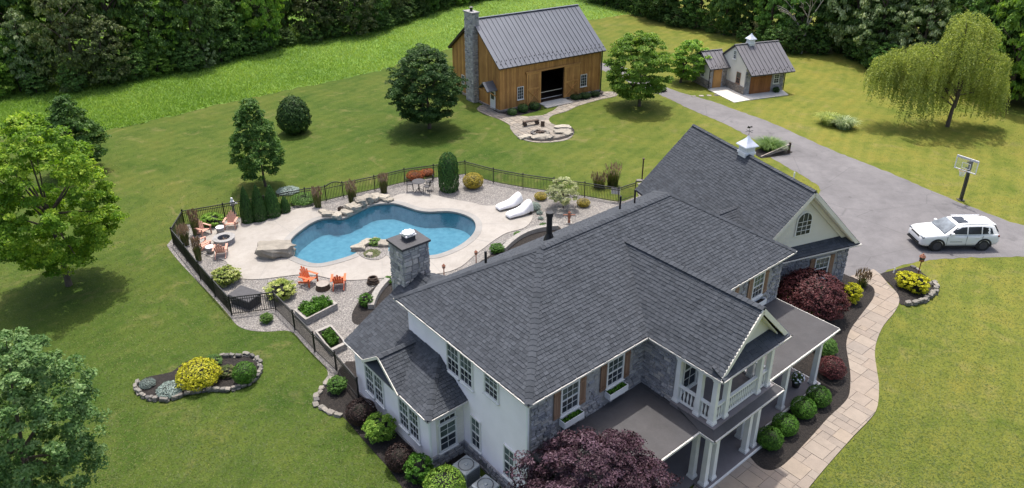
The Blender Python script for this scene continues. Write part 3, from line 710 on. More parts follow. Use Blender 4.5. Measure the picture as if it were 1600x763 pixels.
def stone_face(parent, fr, u0, u1, z0, z1, holes=(), seed=1, mat=None, parts=0, **kw):
    """stones standing proud of a mortar wall; the largest ones become parts of their own"""
    rg = random.Random(seed); mat = mat or M['stone']
    rc = sorted(stone_rects(u0, u1, z0, z1, holes, rg, **kw), key=lambda r: -(r[1] - r[0]) * (r[3] - r[2]))
    joined = MB()
    for i, (a, b, c, d) in enumerate(rc):
        mb = MB() if i < parts else joined
        mb.tone = rg.random(); g = 0.012; w = rg.uniform(0.035, 0.075)
        j = lambda m=0.02: rg.uniform(-m, m)
        P = [fr(a + g, -0.02, c + g), fr(b - g, -0.02, c + g), fr(b - g, -0.02, d - g), fr(a + g, -0.02, d - g)]
        s = 0.018
        Q = [fr(a + g + s + j(), w + j(.012), c + g + s + j()), fr(b - g - s + j(), w + j(.012), c + g + s + j()), fr(b - g - s + j(), w + j(.012), d - g - s + j()), fr(a + g + s + j(), w + j(.012), d - g - s + j())]
        mb.hexa(P + Q)
        if i < parts: mb.build('stone', mat, parent)
    if joined.v: stuff(joined.build('rubble', mat, parent))
def gutter(parent, pts, w=0.065):
    mb = MB()
    for a, b in zip(pts[:-1], pts[1:]):
        mb.bar(a, b, w, 0.055)
        L_ = (Vector(b) - Vector(a)).length; n = max(1, int(L_ / 0.8))
        for i in range(n + 1): 
            p = Vector(a).lerp(Vector(b), i / n); mb.box(p.x - .03, p.x + .03, p.y - .03, p.y + .03, p.z + 0.02, p.z + 0.045)
    return mb.build('gutter', M['gutter'], parent)
def panels(parent, fr3, L_, width, mat, name='roof_panel'):
    """standing seam panels: fr3(u along eave, v 0..1 up slope, h)"""
    n = max(1, round(L_ / width)); w = L_ / n
    for i in range(n):
        mb = MB(); a, b = i * w, (i + 1) * w
        for (x0, x1, h0, h1) in ((a, b - 0.0, 0.0, 0.02), (a - 0.02, a + 0.02, 0.02, 0.07)):
            mb.hexa([fr3(x0, 0, h0), fr3(x1, 0, h0), fr3(x1, 1, h0), fr3(x0, 1, h0), fr3(x0, 0, h1), fr3(x1, 0, h1), fr3(x1, 1, h1), fr3(x0, 1, h1)])
        mb.build(name, mat, parent)

# ------------------------------------------------------------------ the house
HO = Vector((22, 20))
hw = Vector((math.cos(AZ) * HO.x - math.sin(AZ) * HO.y, math.sin(AZ) * HO.x + math.cos(AZ) * HO.y, 0))
house = thing('house', 'large stone and white stucco house with dark shingled hip roof and front porch', 'house', hw, AZ)
def h(p, q, z): return Vector((p - 22, q - 20, z))
def hbox(mb, p0, p1, q0, q1, z0, z1): mb.box(p0 - 22, p1 - 22, q0 - 20, q1 - 20, z0, z1)
EZ, RZ = 5.8, 8.65
pl, pr, qf, qb, qr = 13.82, 31.3, 15.72, 24.80, 20.26
# walls
mb = MB(); hbox(mb, 14.2, 30.9, 16.16, 24.4, 0, 5.72); wall = mb.build('wall', M['stucco'], house)
mb = MB(); hbox(mb, 12.5, 19.8, 20.35, 26.7, 0, 3.05)
mb.extr([h(12.5, 20.35, 3.04), h(16.2, 24.05, 5.1), h(19.8, 20.35, 3.04)], (0, 0, 0.01))
mb.extr([h(12.5, 26.7, 3.0), h(16.2, 26.7, 5.1), h(19.8, 26.7, 3.0)], (0, -0.15, 0))
wing_wall = mb.build('wing_wall', M['stucco'], house)
mb = MB(); hbox(mb, 12.78, 14.19, 20.335, 20.349, 0.6, 3.0); mb.build('wing_siding', M['siding'], house)
mb = MB(); hbox(mb, 14.22, 30.88, 16.10, 16.159, 0, 5.7); sw_front = mb.build('stone_wall', M['mortar'], house)
fF = frame(h(0, 16.10, 0) + Vector((0, 0, 0)), (1, 0, 0), (0, -1, 0)); fF0 = fF
def fFp(u, w, z): return fF0(u, w, z)
holes_f = [(15.35, 17.25, 3.9, 5.4), (17.85, 19.8, 3.9, 5.4), (27.95, 29.95, 3.9, 5.4), (25.4, 27.3, 3.9, 5.4), (15.7, 16.9, 3.5, 3.95), (18.2, 19.4, 3.5, 3.95), (28.3, 29.5, 3.5, 3.95)]
fFl = lambda u, w, z: fF(u, w, z)
stone_face(sw_front, fFl, 14.25, 20.55, 3.06, 5.7, holes_f, 1, parts=150)
stone_face(sw_front, fFl, 24.6, 30.88, 3.06, 5.7, holes_f, 2, parts=60)
stone_face(sw_front, fFl, 14.25, 30.88, 0.12, 2.9, [(22.0, 23.3, 0, 2.3)], 3)
mb = MB(); hbox(mb, 30.88, 30.95, 16.12, 24.3, 0, 5.7); sw_r = mb.build('stone_wall', M['mortar'], house)
stone_face(sw_r, frame(h(30.94, 0, 0), (0, 1, 0), (1, 0, 0)), 16.1, 20.0, 0.1, 5.7, (), 4)
# stone base along the white walls
mb = MB(); hbox(mb, 14.14, 14.199, 16.12, 20.33, 0, 0.6); hbox(mb, 12.46, 14.14, 20.28, 20.349, 0, 0.6); hbox(mb, 12.44, 12.499, 20.3, 26.7, 0, 0.12); sb = mb.build('stone_base', M['mortar'], house)
stone_face(sb, frame(h(14.14, 0, 0), (0, 1, 0), (-1, 0, 0)), 16.12 , 20.27, 0.0, 0.6, (), 5)
stone_face(sb, frame(h(0, 20.28, 0), (1, 0, 0), (0, -1, 0)), 12.46, 14.08, 0.0, 0.58, (), 6)
# fix frames whose u is an absolute p or q: h() already shifts by the origin, so build them with the shift removed
# main roof
def roof_solid(name, top, thick, parent, mat=None):
    mb = MB(); n = len(top['v']); v = top['v'] + [p - Vector((0, 0, thick)) for p in top['v']]
    f = [tuple(q) for q in top['f']] + [tuple(n + i for i in q)[::-1] for q in top['f']]
    r = top['rim']; f += [(r[i], r[(i + 1) % len(r)], n + r[(i + 1) % len(r)], n + r[i]) for i in range(len(r))]
    mb.add(v, f); return mb.build(name, mat or M['roofbase'], parent)
A1, A2, A3, A4 = h(pl, qf, EZ), h(pr, qf, EZ), h(pr, qb, EZ), h(pl, qb, EZ); B1, B2 = h(18.36, qr, RZ), h(26.76, qr, RZ)
roof = roof_solid('roof', dict(v=[A1, A2, A3, A4, B1, B2], f=[(0, 1, 5, 4), (1, 2, 5), (2, 3, 4, 5), (3, 0, 4)], rim=[0, 1, 2, 3]), 0.10, house)
shingles(roof, [([A1, A2, B2, B1], (1, 0, 0)), ([A2, A3, B2], (0, 1, 0)), ([A3, A4, B1, B2], (1, 0, 0)), ([A4, A1, B1], (0, 1, 0))])
caps(roof, [(B1, B2), (A1, B1), (A2, B2), (A3, B2), (A4, B1)])
mb = MB(); hbox(mb, pl + .02, pr - .02, qf + .02, qb - .02, 5.60, 5.70); mb.build('soffit', M['trim'], house)
gutter(house, [h(pl - .03, qb, 5.74), h(pl - .03, qf - .03, 5.74), h(20.24, qf - .03, 5.74)]); gutter(house, [h(24.9, qf - .03, 5.74), h(pr + .03, qf - .03, 5.74)])
gutter(house, [h(pr + .05, qf - .03, 5.742), h(pr + .05, qb, 5.742)])
# portico roof (upper)
g0, g1, gz, gr = 20.27, 24.85, EZ, 8.02
gm = (g0 + g1) / 2
C = [h(g0, 12.12, gz), h(gm, 12.12, gr), h(g1, 12.12, gz), h(g0, 15.9, gz), h(gm, 19.4, gr), h(g1, 15.9, gz)]
mb = MB(); v = C + [p - Vector((0, 0, 0.12)) for p in C]
mb.add(v, [(0, 1, 4, 3), (1, 2, 5, 4), (6, 9, 10, 7), (7, 10, 11, 8), (0, 6, 7, 1), (1, 7, 8, 2), (0, 3, 9, 6), (2, 8, 11, 5)])
proof = mb.build('portico_roof', M['roofbase'], house)
Vl, Vr = h(g0, 15.72, gz), h(g1, 15.72, gz)
shingles(proof, [([C[0], Vl, C[4], C[1]], (0, 1, 0)), ([C[2], Vr, C[4], C[1]], (0, 1, 0))])
caps(proof, [(C[1], C[4])])
mb = MB(); mb.extr([h(g0 + .35, 12.6, gz + .1), h(gm, 12.6, gr - .3), h(g1 - .35, 12.6, gz + .1)], (0, 0.2, 0)); mb.build('gable_panel', M['siding'], proof)
mb = MB()
for a, b in ((h(g0 + .05, 12.13, gz - .06), h(gm, 12.13, gr - .10)), (h(g1 - .05, 12.13, gz - .06), h(gm, 12.13, gr - .10))): mb.bar(a, b, 0.05, 0.2)
for a, b in ((h(g0 + .45, 12.45, gz + .05), h(gm, 12.45, gr - .28)), (h(g1 - .45, 12.45, gz + .05), h(gm, 12.45, gr - .28))): mb.bar(a, b, 0.3, 0.06)
mb.build('rake_board', M['siding'], proof)
def pent(parent, p0, p1, q0, q1, z0, z1, name='pent_roof'):   # slopes from q1 (wall, high z1) down to q0 (edge, z0)
    mb = MB(); mb.extr([h(p0, q0, z0), h(p1, q0, z0), h(p1, q1, z1), h(p0, q1, z1)], (0, 0, -0.06)); o = mb.build(name, M['roofbase'], parent)
    shingles(o, [([h(p0, q0, z0), h(p1, q0, z0), h(p1, q1, z1), h(p0, q1, z1)], (1, 0, 0))], 0.18, 0.3); return o
pent(proof, g0 + .02, g1 - .02, 12.03, 12.6, gz + .02, gz + .32)
gutter(house, [h(g0 - .02, 15.6, 5.75), h(g0 - .02, 12.0, 5.75), h(g1 + .02, 12.0, 5.75), h(g1 + .02, 15.6, 5.75)])
mb = MB(); hbox(mb, g0 + .1, g1 - .1, 12.1, 16.0, 5.62, 5.70); mb.build('portico_ceiling', M['trim'], house)
mb = MB(); hbox(mb, g0 + .22, g1 - .22, 12.28, 12.55, 5.42, 5.64); hbox(mb, g0 + .22, g0 + .5, 12.55, 14.4, 5.42, 5.64); hbox(mb, g1 - .5, g1 - .22, 12.55, 14.4, 5.42, 5.64); mb.build('beam', M['trim'], house)
# portico upper room (stone) and balcony
mb = MB(); hbox(mb, 20.60, 24.50, 14.40, 16.12, 3.0, 5.68); pw = mb.build('portico_wall', M['mortar'], house)
stone_face(pw, frame(h(20.60, 0, 0), (0, 1, 0), (-1, 0, 0)), 14.42, 16.1, 3.06, 5.7, (), 8, parts=60)
stone_face(pw, frame(h(24.50, 0, 0), (0, 1, 0), (1, 0, 0)), 14.42, 16.1, 3.06, 5.7, (), 9)
stone_face(pw, frame(h(0, 14.40, 0), (1, 0, 0), (0, -1, 0)), 20.62, 24.48, 3.25, 5.6, [(21.0, 24.1, 3.2, 5.5)], 10)
fB = frame(h(0, 14.395, 0), (1, 0, 0), (0, -1, 0))
window(house, fB, 21.15, 21.95, 3.45, 5.3, 2, 2); window(house, fB, 23.1, 23.9, 3.45, 5.3, 2, 2)
mb = MB(); mb.box(22.1 , 23.0, 0.003, 0.05, 3.26, 5.3, fB); dr = mb.build('balcony_door', M['trim'], house)
mb = MB(); mb.box(22.25, 22.85, 0.051, 0.06, 3.6, 5.15, fB); mb.build('pane', M['glass'], dr)
mb = MB(); hbox(mb, 20.42, 24.62, 12.22, 14.4, 3.07, 3.24); mb.build('balcony_floor', M['porchfloor'], house)
# skirt roof below the balcony
mb = MB(); mb.extr([h(20.12, 11.93, 3.06), h(24.92, 11.93, 3.06), h(24.62, 12.23, 3.2), h(20.42, 12.23, 3.2)], (0, 0, -.06))
mb.extr([h(20.12, 11.93, 3.06), h(20.42, 12.23, 3.2), h(20.42, 14.0, 3.2), h(20.12, 12.66, 3.06)], (0, 0, -.06))
mb.extr([h(24.92, 11.93, 3.06), h(24.62, 12.23, 3.2), h(24.62, 14.0, 3.2), h(24.92, 12.66, 3.06)], (0, 0, -.06))
mb.build('skirt_roof', M['membrane'], house)
gutter(house, [h(20.1, 12.6, 3.0), h(20.1, 11.9, 3.0), h(24.94, 11.9, 3.0), h(24.94, 12.6, 3.0)])
mb = MB(); hbox(mb, 20.2, 24.84, 12.0, 12.66, 2.78, 2.98); mb.build('beam', M['trim'], house)
# flat porch roofs
mb = MB(); hbox(mb, 14.24, 20.4, 12.66, 16.10, 2.92, 3.05); mb.build('porch_roof', M['membrane'], house)
mb = MB(); hbox(mb, 24.65, 30.87, 12.66, 16.10, 2.92, 3.05); mb.build('porch_roof', M['membrane'], house)
mb = MB(); hbox(mb, 20.41, 24.64, 12.67, 16.1, 2.90, 3.055); mb.build('porch_roof', M['membrane'], house)
gutter(house, [h(14.2, 12.62, 3.0), h(20.08, 12.62, 3.0)]); gutter(house, [h(24.95, 12.62, 3.0), h(30.9, 12.62, 3.0), h(30.9, 16.1, 3.0)])
mb = MB(); hbox(mb, 14.3, 20.2, 12.75, 13.05, 2.66, 2.92); hbox(mb, 24.8, 30.8, 12.75, 13.05, 2.66, 2.92); hbox(mb, 30.5, 30.8, 13.05, 16.1, 2.66, 2.92); mb.build('beam', M['trim'], house)
# porch floor
mb = MB(); hbox(mb, 14.3, 30.1, 12.72, 16.1, 0.0, 0.14); hbox(mb, 20.3, 24.3, 12.15, 12.72, 0.0, 0.14); mb.build('porch_floor', M['porchfloor'], house)
mb = MB(); hbox(mb, 30.1, 30.16, 12.66, 16.1, 0.0, 0.145); hbox(mb, 24.3, 30.1, 12.66, 12.718, 0.0, 0.145); hbox(mb, 20.28, 24.32, 12.09, 12.148, 0.0, 0.145); mb.build('porch_edge', M['trim'], house)
def column(p, q, z0, z1, w=0.24):
    mb = MB(); x, y = p - 22, q - 20
    def blk(a, za, zb, b=None):
        b = b or a; mb.hexa([(x - a, y - a, za), (x + a, y - a, za), (x + a, y + a, za), (x - a, y + a, za), (x - b, y - b, zb), (x + b, y - b, zb), (x + b, y + b, zb), (x - b, y + b, zb)])
    blk(w * .5, z0 + .16, z1 - .14, w * .44); blk(w * .68, z0, z0 + .10); blk(w * .58, z0 + .10, z0 + .17); blk(w * .56, z1 - .15, z1 - .08); blk(w * .64, z1 - .08, z1)
    mb.build('column', M['trim'], house)
for p, q in ((20.52, 12.98), (20.55, 12.42), (21.08, 12.42), (23.42, 12.42), (23.98, 12.42), (24.0, 13.05), (29.85, 12.95), (27.05, 12.95), (18.0, 12.95), (15.4, 12.95)): column(p, q, 0.14, 2.8 if q < 12.9 or 20 < p < 24.5 else 2.67)
for p, q in ((20.66, 14.26), (20.66, 13.2), (20.66, 12.5), (21.36, 12.46), (23.62, 12.46), (24.34, 12.46), (24.34, 13.2), (24.34, 14.26)): column(p, q, 3.24, 5.45, 0.22)
BAL = MB(); BAL.lathe([(.035, 0), (.035, .06), (.022, .09), (.045, .25), (.048, .32), (.028, .48), (.02, .58), (.03, .64), (.035, .68)], 8)
bal_me = BAL.mesh('baluster', True); bal_me.materials.append(M['trim'])
def railing(a, b):
    a = Vector(a); b = Vector(b); L_ = (b - a).length
    mb = MB(); mb.bar(h(a.x, a.y, 4.06), h(b.x, b.y, 4.06), 0.13, 0.08); rl = mb.build('railing', M['trim'], house)
    mb = MB(); mb.bar(h(a.x, a.y, 3.33), h(b.x, b.y, 3.33), 0.10, 0.07); mb.build('bottom_rail', M['trim'], rl)
    n = max(2, int(L_ / 0.145))
    for i in range(n):
        t = (i + 0.5) / n; p = a.lerp(b, t); o = obj('baluster', bal_me, rl); o.location = h(p.x, p.y, 3.36)
railing((20.66, 14.16), (20.66, 13.3)); railing((20.66, 13.1), (20.66, 12.6)); railing((20.78, 12.48), (21.26, 12.48)); railing((21.46, 12.48), (23.52, 12.48)); railing((23.72, 12.48), (24.24, 12.48)); railing((24.34, 12.6), (24.34, 13.1)); railing((24.34, 13.3), (24.34, 14.16))
# front door and lower windows under the porch
fP = frame(h(0, 16.04, 0), (1, 0, 0), (0, -1, 0))
mb = MB(); mb.box(22.05, 23.25, 0.0, 0.06, 0.14, 2.35, fP); fd = mb.build('front_door', M['darkwood'], house)
mb = MB(); mb.box(22.35, 22.95, 0.061, 0.07, 1.0, 2.1, fP); mb.build('pane', M['glass'], fd)
for a in (16.0, 18.6, 26.2, 28.6): window(house, fP, a, a + .95, .75, 2.3)
# front upper windows with shutters and boxes
fU = frame(h(0, 16.075, 0), (1, 0, 0), (0, -1, 0))
for (a, b, plants) in ((15.82, 16.66, 1), (18.36, 19.22, 1), (28.45, 29.25, 0), (25.9, 26.75, 0)):
    window(house, fU, a, b, 4.02, 5.22)
    shutter(house, fU, a - .42, a - .09, 3.93, 5.25); shutter(house, fU, b + .10, b + .45, 3.93, 5.25)
    mb = MB(); a2, b2 = a - .1, b + .12
    for bx in ((a2, b2, .30, .33, 3.52, 3.80), (a2, a2 + .03, .0, .30, 3.52, 3.80), (b2 - .03, b2, .0, .30, 3.52, 3.80), (a2 + .03, b2 - .03, 0.0, .30, 3.50, 3.54), (a2 + .03, b2 - .03, 0.0, .03, 3.54, 3.80)): mb.box(*bx, fU)
    wb = mb.build('window_box', M['vinyl'], house)
    mb = MB(); mb.box(a2 + .03, b2 - .03, .03, .30, 3.55, 3.70, fU); mb.build('soil', M['mulch'], wb)
    if plants:
        n = 420; rg = np.random.default_rng(5); u = rg.uniform(a2 + .05, b2 - .05, n); w = rg.uniform(.05, .29, n); z = 3.72 + rg.uniform(0, .2, n) * (0.6 + 0.4 * np.sin(u * 9))
        cen = np.array([fU(x, y, k) for x, y, k in zip(u, w, z)]); d1 = rg.normal(size=(n, 3)); d1 /= np.linalg.norm(d1, axis=1)[:, None]; d2 = np.cross(d1, rg.normal(size=(n, 3))); d2 /= np.linalg.norm(d2, axis=1)[:, None]; s = .035
        obj('plants', np_mesh('window_plants', np.stack([cen - d1 * s, cen - d2 * s, cen + d1 * s, cen + d2 * s], 1), rg.random(n), M['lf_box']), wb)
# left wall windows
fL = frame(h(14.198, 0, 0), (0, 1, 0), (-1, 0, 0))
window(house, fL, 19.62, 20.40, 3.85, 5.2); window(house, fL, 20.53, 21.31, 3.85, 5.2); window(house, fL, 17.95, 18.72, 4.3, 5.3, rows=2)
window(house, fL, 19.18, 19.72, .85, 2.35, 2); window(house, fL, 16.95, 17.52, .85, 2.35, 2)
fW = frame(h(12.498, 0, 0), (0, 1, 0), (-1, 0, 0))
for a in (24.15, 24.95, 21.22, 22.02): window(house, fW, a, a + .68, .85, 2.3)
fWf = frame(h(0, 20.333, 0), (1, 0, 0), (0, -1, 0))
window(house, fWf, 12.95, 13.72, .72, 2.1, 2, 2); window(house, fWf, 12.95, 13.72, 2.2, 2.42, 3, 1, two=False, casing=0.05)
# wing roof
WZ, WR = 3.0, 5.3
W1, W2, W3, W4 = h(12.2, 20.0, WZ), h(12.2, 27.0, WZ), h(20.2, 27.0, WZ), h(20.2, 20.0, WZ); X1, X2 = h(16.2, 24.0, WR), h(16.2, 27.0, WR)
wroof = roof_solid('wing_roof', dict(v=[W1, W2, W3, W4, X1, X2], f=[(0, 4, 5, 1), (2, 5, 4, 3), (3, 4, 0), (1, 5, 2)], rim=[0, 1, 2, 3]), 0.08, house)
shingles(wroof, [([W1, W2, X2, X1], (0, 1, 0)), ([W4, W3, X2, X1], (0, 1, 0)), ([W1, h(14.2, 20.0, WZ), h(14.2, 22.0, 4.15)], (1, 0, 0))])
caps(wroof, [(X1, X2), (W1, h(14.2, 22.0, 4.15))])
gutter(house, [h(12.17, 27.0, 2.95), h(12.17, 19.97, 2.95), h(14.14, 19.97, 2.95)])
mb = MB()
for z in np.arange(0.75, 2.9, 0.14): hbox(mb, 12.78, 14.18, 20.325, 20.334, z, z + .02)
mb.build('clapboard_edges', M['siding'], house)
# downspouts
mb = MB(); mb.bar(h(14.05, 16.02, 0.2), h(14.05, 16.02, 5.7), .09, .08, (1, 0, 0)); mb.build('downspout', M['vinyl'], house)
mb = MB(); mb.bar(h(12.42, 20.25, 0.1), h(12.42, 20.25, 2.95), .09, .08, (1, 0, 0)); mb.build('downspout', M['vinyl'], house)
# little cross gable over the wing windows
cq, chw = 23.62, 1.5
D = [h(12.1, cq - chw, 3.02), h(12.1, cq, 4.1), h(12.1, cq + chw, 3.02), h(12.25, cq - chw, 3.04), h(14.2, cq, 4.1), h(12.25, cq + chw, 3.04)]
mb = MB(); mb.add(D + [p - Vector((0, 0, .07)) for p in D], [(0, 1, 4, 3), (1, 2, 5, 4), (0, 6, 7, 1), (1, 7, 8, 2), (6, 9, 10, 7), (7, 10, 11, 8)]); cg = mb.build('cross_gable', M['roofbase'], house)
shingles(cg, [([D[0], D[3], D[4], D[1]], (1, 0, 0)), ([D[2], D[5], D[4], D[1]], (1, 0, 0))]); caps(cg, [(D[1], D[4])])
mb = MB(); mb.extr([h(12.5, cq - chw + .3, 3.05), h(12.5, cq, 3.95), h(12.5, cq + chw - .3, 3.05)], (0.1, 0, 0)); mb.build('gable_panel', M['siding'], cg)
mb = MB(); mb.bar(D[0] - Vector((.01, 0, .04)), D[1] - Vector((.01, 0, .04)), .04, .13); mb.bar(D[2] - Vector((.01, 0, .04)), D[1] - Vector((.01, 0, .04)), .04, .13); mb.build('rake_board', M['siding'], cg)
mb = MB(); mb.extr([h(12.12, cq - chw + .15, 3.04), h(12.12, cq + chw - .15, 3.04), h(12.5, cq + chw - .5, 3.28), h(12.5, cq - chw + .5, 3.28)], (0, 0, -.05)); mb.build('pent_roof', M['shingle'], cg)
# chimney
mb = MB(); hbox(mb, 15.40, 16.82, 26.55, 27.75, 0, 6.85); ch = mb.build('chimney', M['mortar'], house)
kw = dict(sw=(0.22, 0.5), sh=(0.16, 0.32), mat=M['stonew'])
stone_face(ch, frame(h(0, 26.55, 0), (1, 0, 0), (0, -1, 0)), 15.4, 16.82, 4.4, 6.85, (), 21, parts=90, **kw)
stone_face(ch, frame(h(15.40, 0, 0), (0, 1, 0), (-1, 0, 0)), 26.55, 27.75, 0.2, 6.85, (), 22, parts=90, **kw)
stone_face(ch, frame(h(16.82, 0, 0), (0, 1, 0), (1, 0, 0)), 26.55, 27.75, 4.0, 6.85, (), 23, **kw)
mb = MB(); hbox(mb, 15.30, 16.92, 26.44, 27.86, 6.85, 6.97); mb.build('chimney_cap', M['charcoal'], ch, bevel=0.015)
mb = MB(); hbox(mb, 15.88, 16.38, 26.95, 27.4, 6.97, 7.2); mb.build('flue', M['charcoal'], ch)
mb = MB(); cc = h(16.13, 27.17, 7.2); mb.box(cc.x - .3, cc.x + .3, cc.y - .28, cc.y + .28, 7.20, 7.26)
for i in range(9): 
    t = i * .7; mb.bar(cc + Vector((math.cos(t) * .12, math.sin(t) * .12, .07)), cc + Vector((math.cos(t) * .33, math.sin(t) * .30, .12)), .14, .05)
mb.build('chimney_hood', M['silver'], ch)
# vents on the rear slope
def vent(px, py, hgt, r, z):
    g = G(px, py, z); lw = Matrix.Rotation(-AZ, 4, 'Z') @ (g - hw)
    mb = MB(); mb.tube(lw - Vector((0, 0, .3)), lw + Vector((0, 0, hgt)), r, r, 10)
    if r > .1: mb.tube(lw + Vector((0, 0, hgt - .12)), lw + Vector((0, 0, hgt + .08)), r * 1.25, r * 1.25, 10); mb.tube(lw - Vector((0, 0, .2)), lw + Vector((0, 0, .15)), r * 2, r * 1.05, 10)
    mb.build('roof_vent', M['black'], house)
vent(858, 369, 1.15, .14, 7.6); vent(759, 408, .5, .06, 7.0); vent(969, 319, .45, .05, 7.6); vent(992, 309, .45, .05, 7.6)
# low link roof between house and garage
mb = MB(); K = [h(30.9, 20.5, 3.7), h(36.4, 19.8, 3.7), h(35.25, 21.6, 4.86), h(30.9, 22.0, 4.86), h(36.0, 23.0, 3.7), h(30.9, 23.6, 3.7)]
mb.add(K, [(0, 1, 2, 3), (3, 2, 4, 5)]); lk = mb.build('link_roof', M['roofbase'], house)
shingles(lk, [([K[0], K[1], K[2], K[3]], K[1] - K[0]), ([K[5], K[4], K[2], K[3]], K[4] - K[5])]); caps(lk, [(K[3], K[2])])

# ------------------------------------------------------------------ garage
GA = R(22); go = Vector((16.5, 36.6, 0))
garage = thing('garage', 'steep-roofed garage wing with arched gable window and white roof cupola', 'garage', go, GA)
mb = MB(); mb.box(-3.8, 3.88, .5, 11.0, 0, 3.2); mb.extr([(-3.8, .5, 3.2), (3.8, .5, 3.2), (0, .5, 6.8)], (0, 10.5, 0)); mb.build('wall', M['siding'], garage)
mb = MB(); mb.box(-3.8, 3.9, .44, .499, 0, 2.9); mb.box(3.881, 3.94, .5, 11.0, 0, 2.9); gs = mb.build('stone_wall', M['mortar'], garage)
stone_face(gs, frame((0, .44, 0), (1, 0, 0), (0, -1, 0)), -1.2, 3.92, 0.05, 2.85, [(1.05, 2.95, .6, 2.4)], 31, parts=90)
stone_face(gs, frame((3.94, 0, 0), (0, 1, 0), (1, 0, 0)), .46, 11.0, 0.05, 2.85, [(1.8, 4.6, 0, 2.5), (5.4, 8.2, 0, 2.5)], 32)
fG = frame((0, .41, 0), (1, 0, 0), (0, -1, 0)); window(garage, fG, 1.50, 2.42, .8, 2.15); shutter(garage, fG, 1.06, 1.38, .7, 2.25); shutter(garage, fG, 2.54, 2.86, .7, 2.25)
for y in (1.9, 5.5):
    fS = frame((3.945, 0, 0), (0, 1, 0), (1, 0, 0)); mb = MB(); mb.box(y, y + 2.5, 0, .04, 0.02, 2.4, fS)
    for i in range(4):
        for j in range(4): mb.box(y + .1 + i * .6, y + .6 + i * .6, .04, .055, .1 + j * .57, .58 + j * .57, fS)
    mb.build('garage_door', M['trim'], garage)
E1, E2, E3, E4 = Vector((-4.15, -.05, 2.9)), Vector((4.15, -.05, 2.9)), Vector((4.15, 11.45, 2.9)), Vector((-4.15, 11.45, 2.9)); F1, F2 = Vector((0, -.05, 6.97)), Vector((0, 11.45, 6.97))
mb = MB(); v = [E1, F1, E2, E4, F2, E3]; mb.add(v + [p - Vector((0, 0, .14)) for p in v], [(0, 1, 4, 3), (1, 2, 5, 4), (6, 9, 10, 7), (7, 10, 11, 8), (0, 6, 7, 1), (1, 7, 8, 2), (3, 4, 10, 9), (4, 5, 11, 10), (0, 3, 9, 6), (2, 8, 11, 5)])
gr_ = mb.build('roof', M['roofbase'], garage)
shingles(gr_, [([E1, E4, F2, F1], (0, 1, 0)), ([E2, E3, F2, F1], (0, 1, 0))], 0.165, 0.24); caps(gr_, [(F1, F2)])
mb = MB()
for sx in (-1, 1):
    mb.bar((sx * 4.1, -.04, 2.80), (0, -.04, 6.82), .05, .22); mb.bar((sx * 3.6, .2, 3.12), (0, .2, 6.62), .4, .06); mb.bar((sx * 3.5, .42, 3.05), (0, .42, 6.45), .06, .24)
mb.build('rake_board', M['siding'], garage)
PT = [Vector((-4.1, -.08, 2.92)), Vector((4.1, -.08, 2.92)), Vector((3.7, .5, 3.32)), Vector((-3.7, .5, 3.32))]
mb = MB(); mb.extr(PT, (0, 0, -.07)); pr_ = mb.build('pent_roof', M['roofbase'], garage); shingles(pr_, [(PT, (1, 0, 0))], 0.17, 0.3)
gutter(garage, [(-4.1, -.12, 2.84), (4.2, -.12, 2.84)]); gutter(garage, [(4.2, -.06, 2.84), (4.2, 11.4, 2.84)])
# arched window
def archpts(x, z0, w, hgt, n=10): return [(x - w / 2, z0), (x + w / 2, z0)] + [(x + w / 2 * math.cos(math.pi * i / n), z0 + hgt - w / 2 + w / 2 * math.sin(math.pi * i / n)) for i in range(n + 1)]
mb = MB(); mb.extr([(x, .49, z) for x, z in archpts(.1, 4.0, 1.12, 1.5)], (0, -.05, 0)); aw = mb.build('arched_window', M['trim'], garage)
mb = MB(); mb.extr([(x, .435, z) for x, z in archpts(.1, 4.08, .94, 1.34)], (0, -.012, 0)); mb.build('pane', M['glass'], aw)
mb = MB()
for x in (-.06, .26): mb.box(x - .013, x + .013, .40, .421, 4.08, 5.38)
for z in (4.34, 4.62, 4.9): mb.box(-.37, .57, .402, .4205, z - .013, z + .013)
mb.build('muntin', M['trim'], aw)
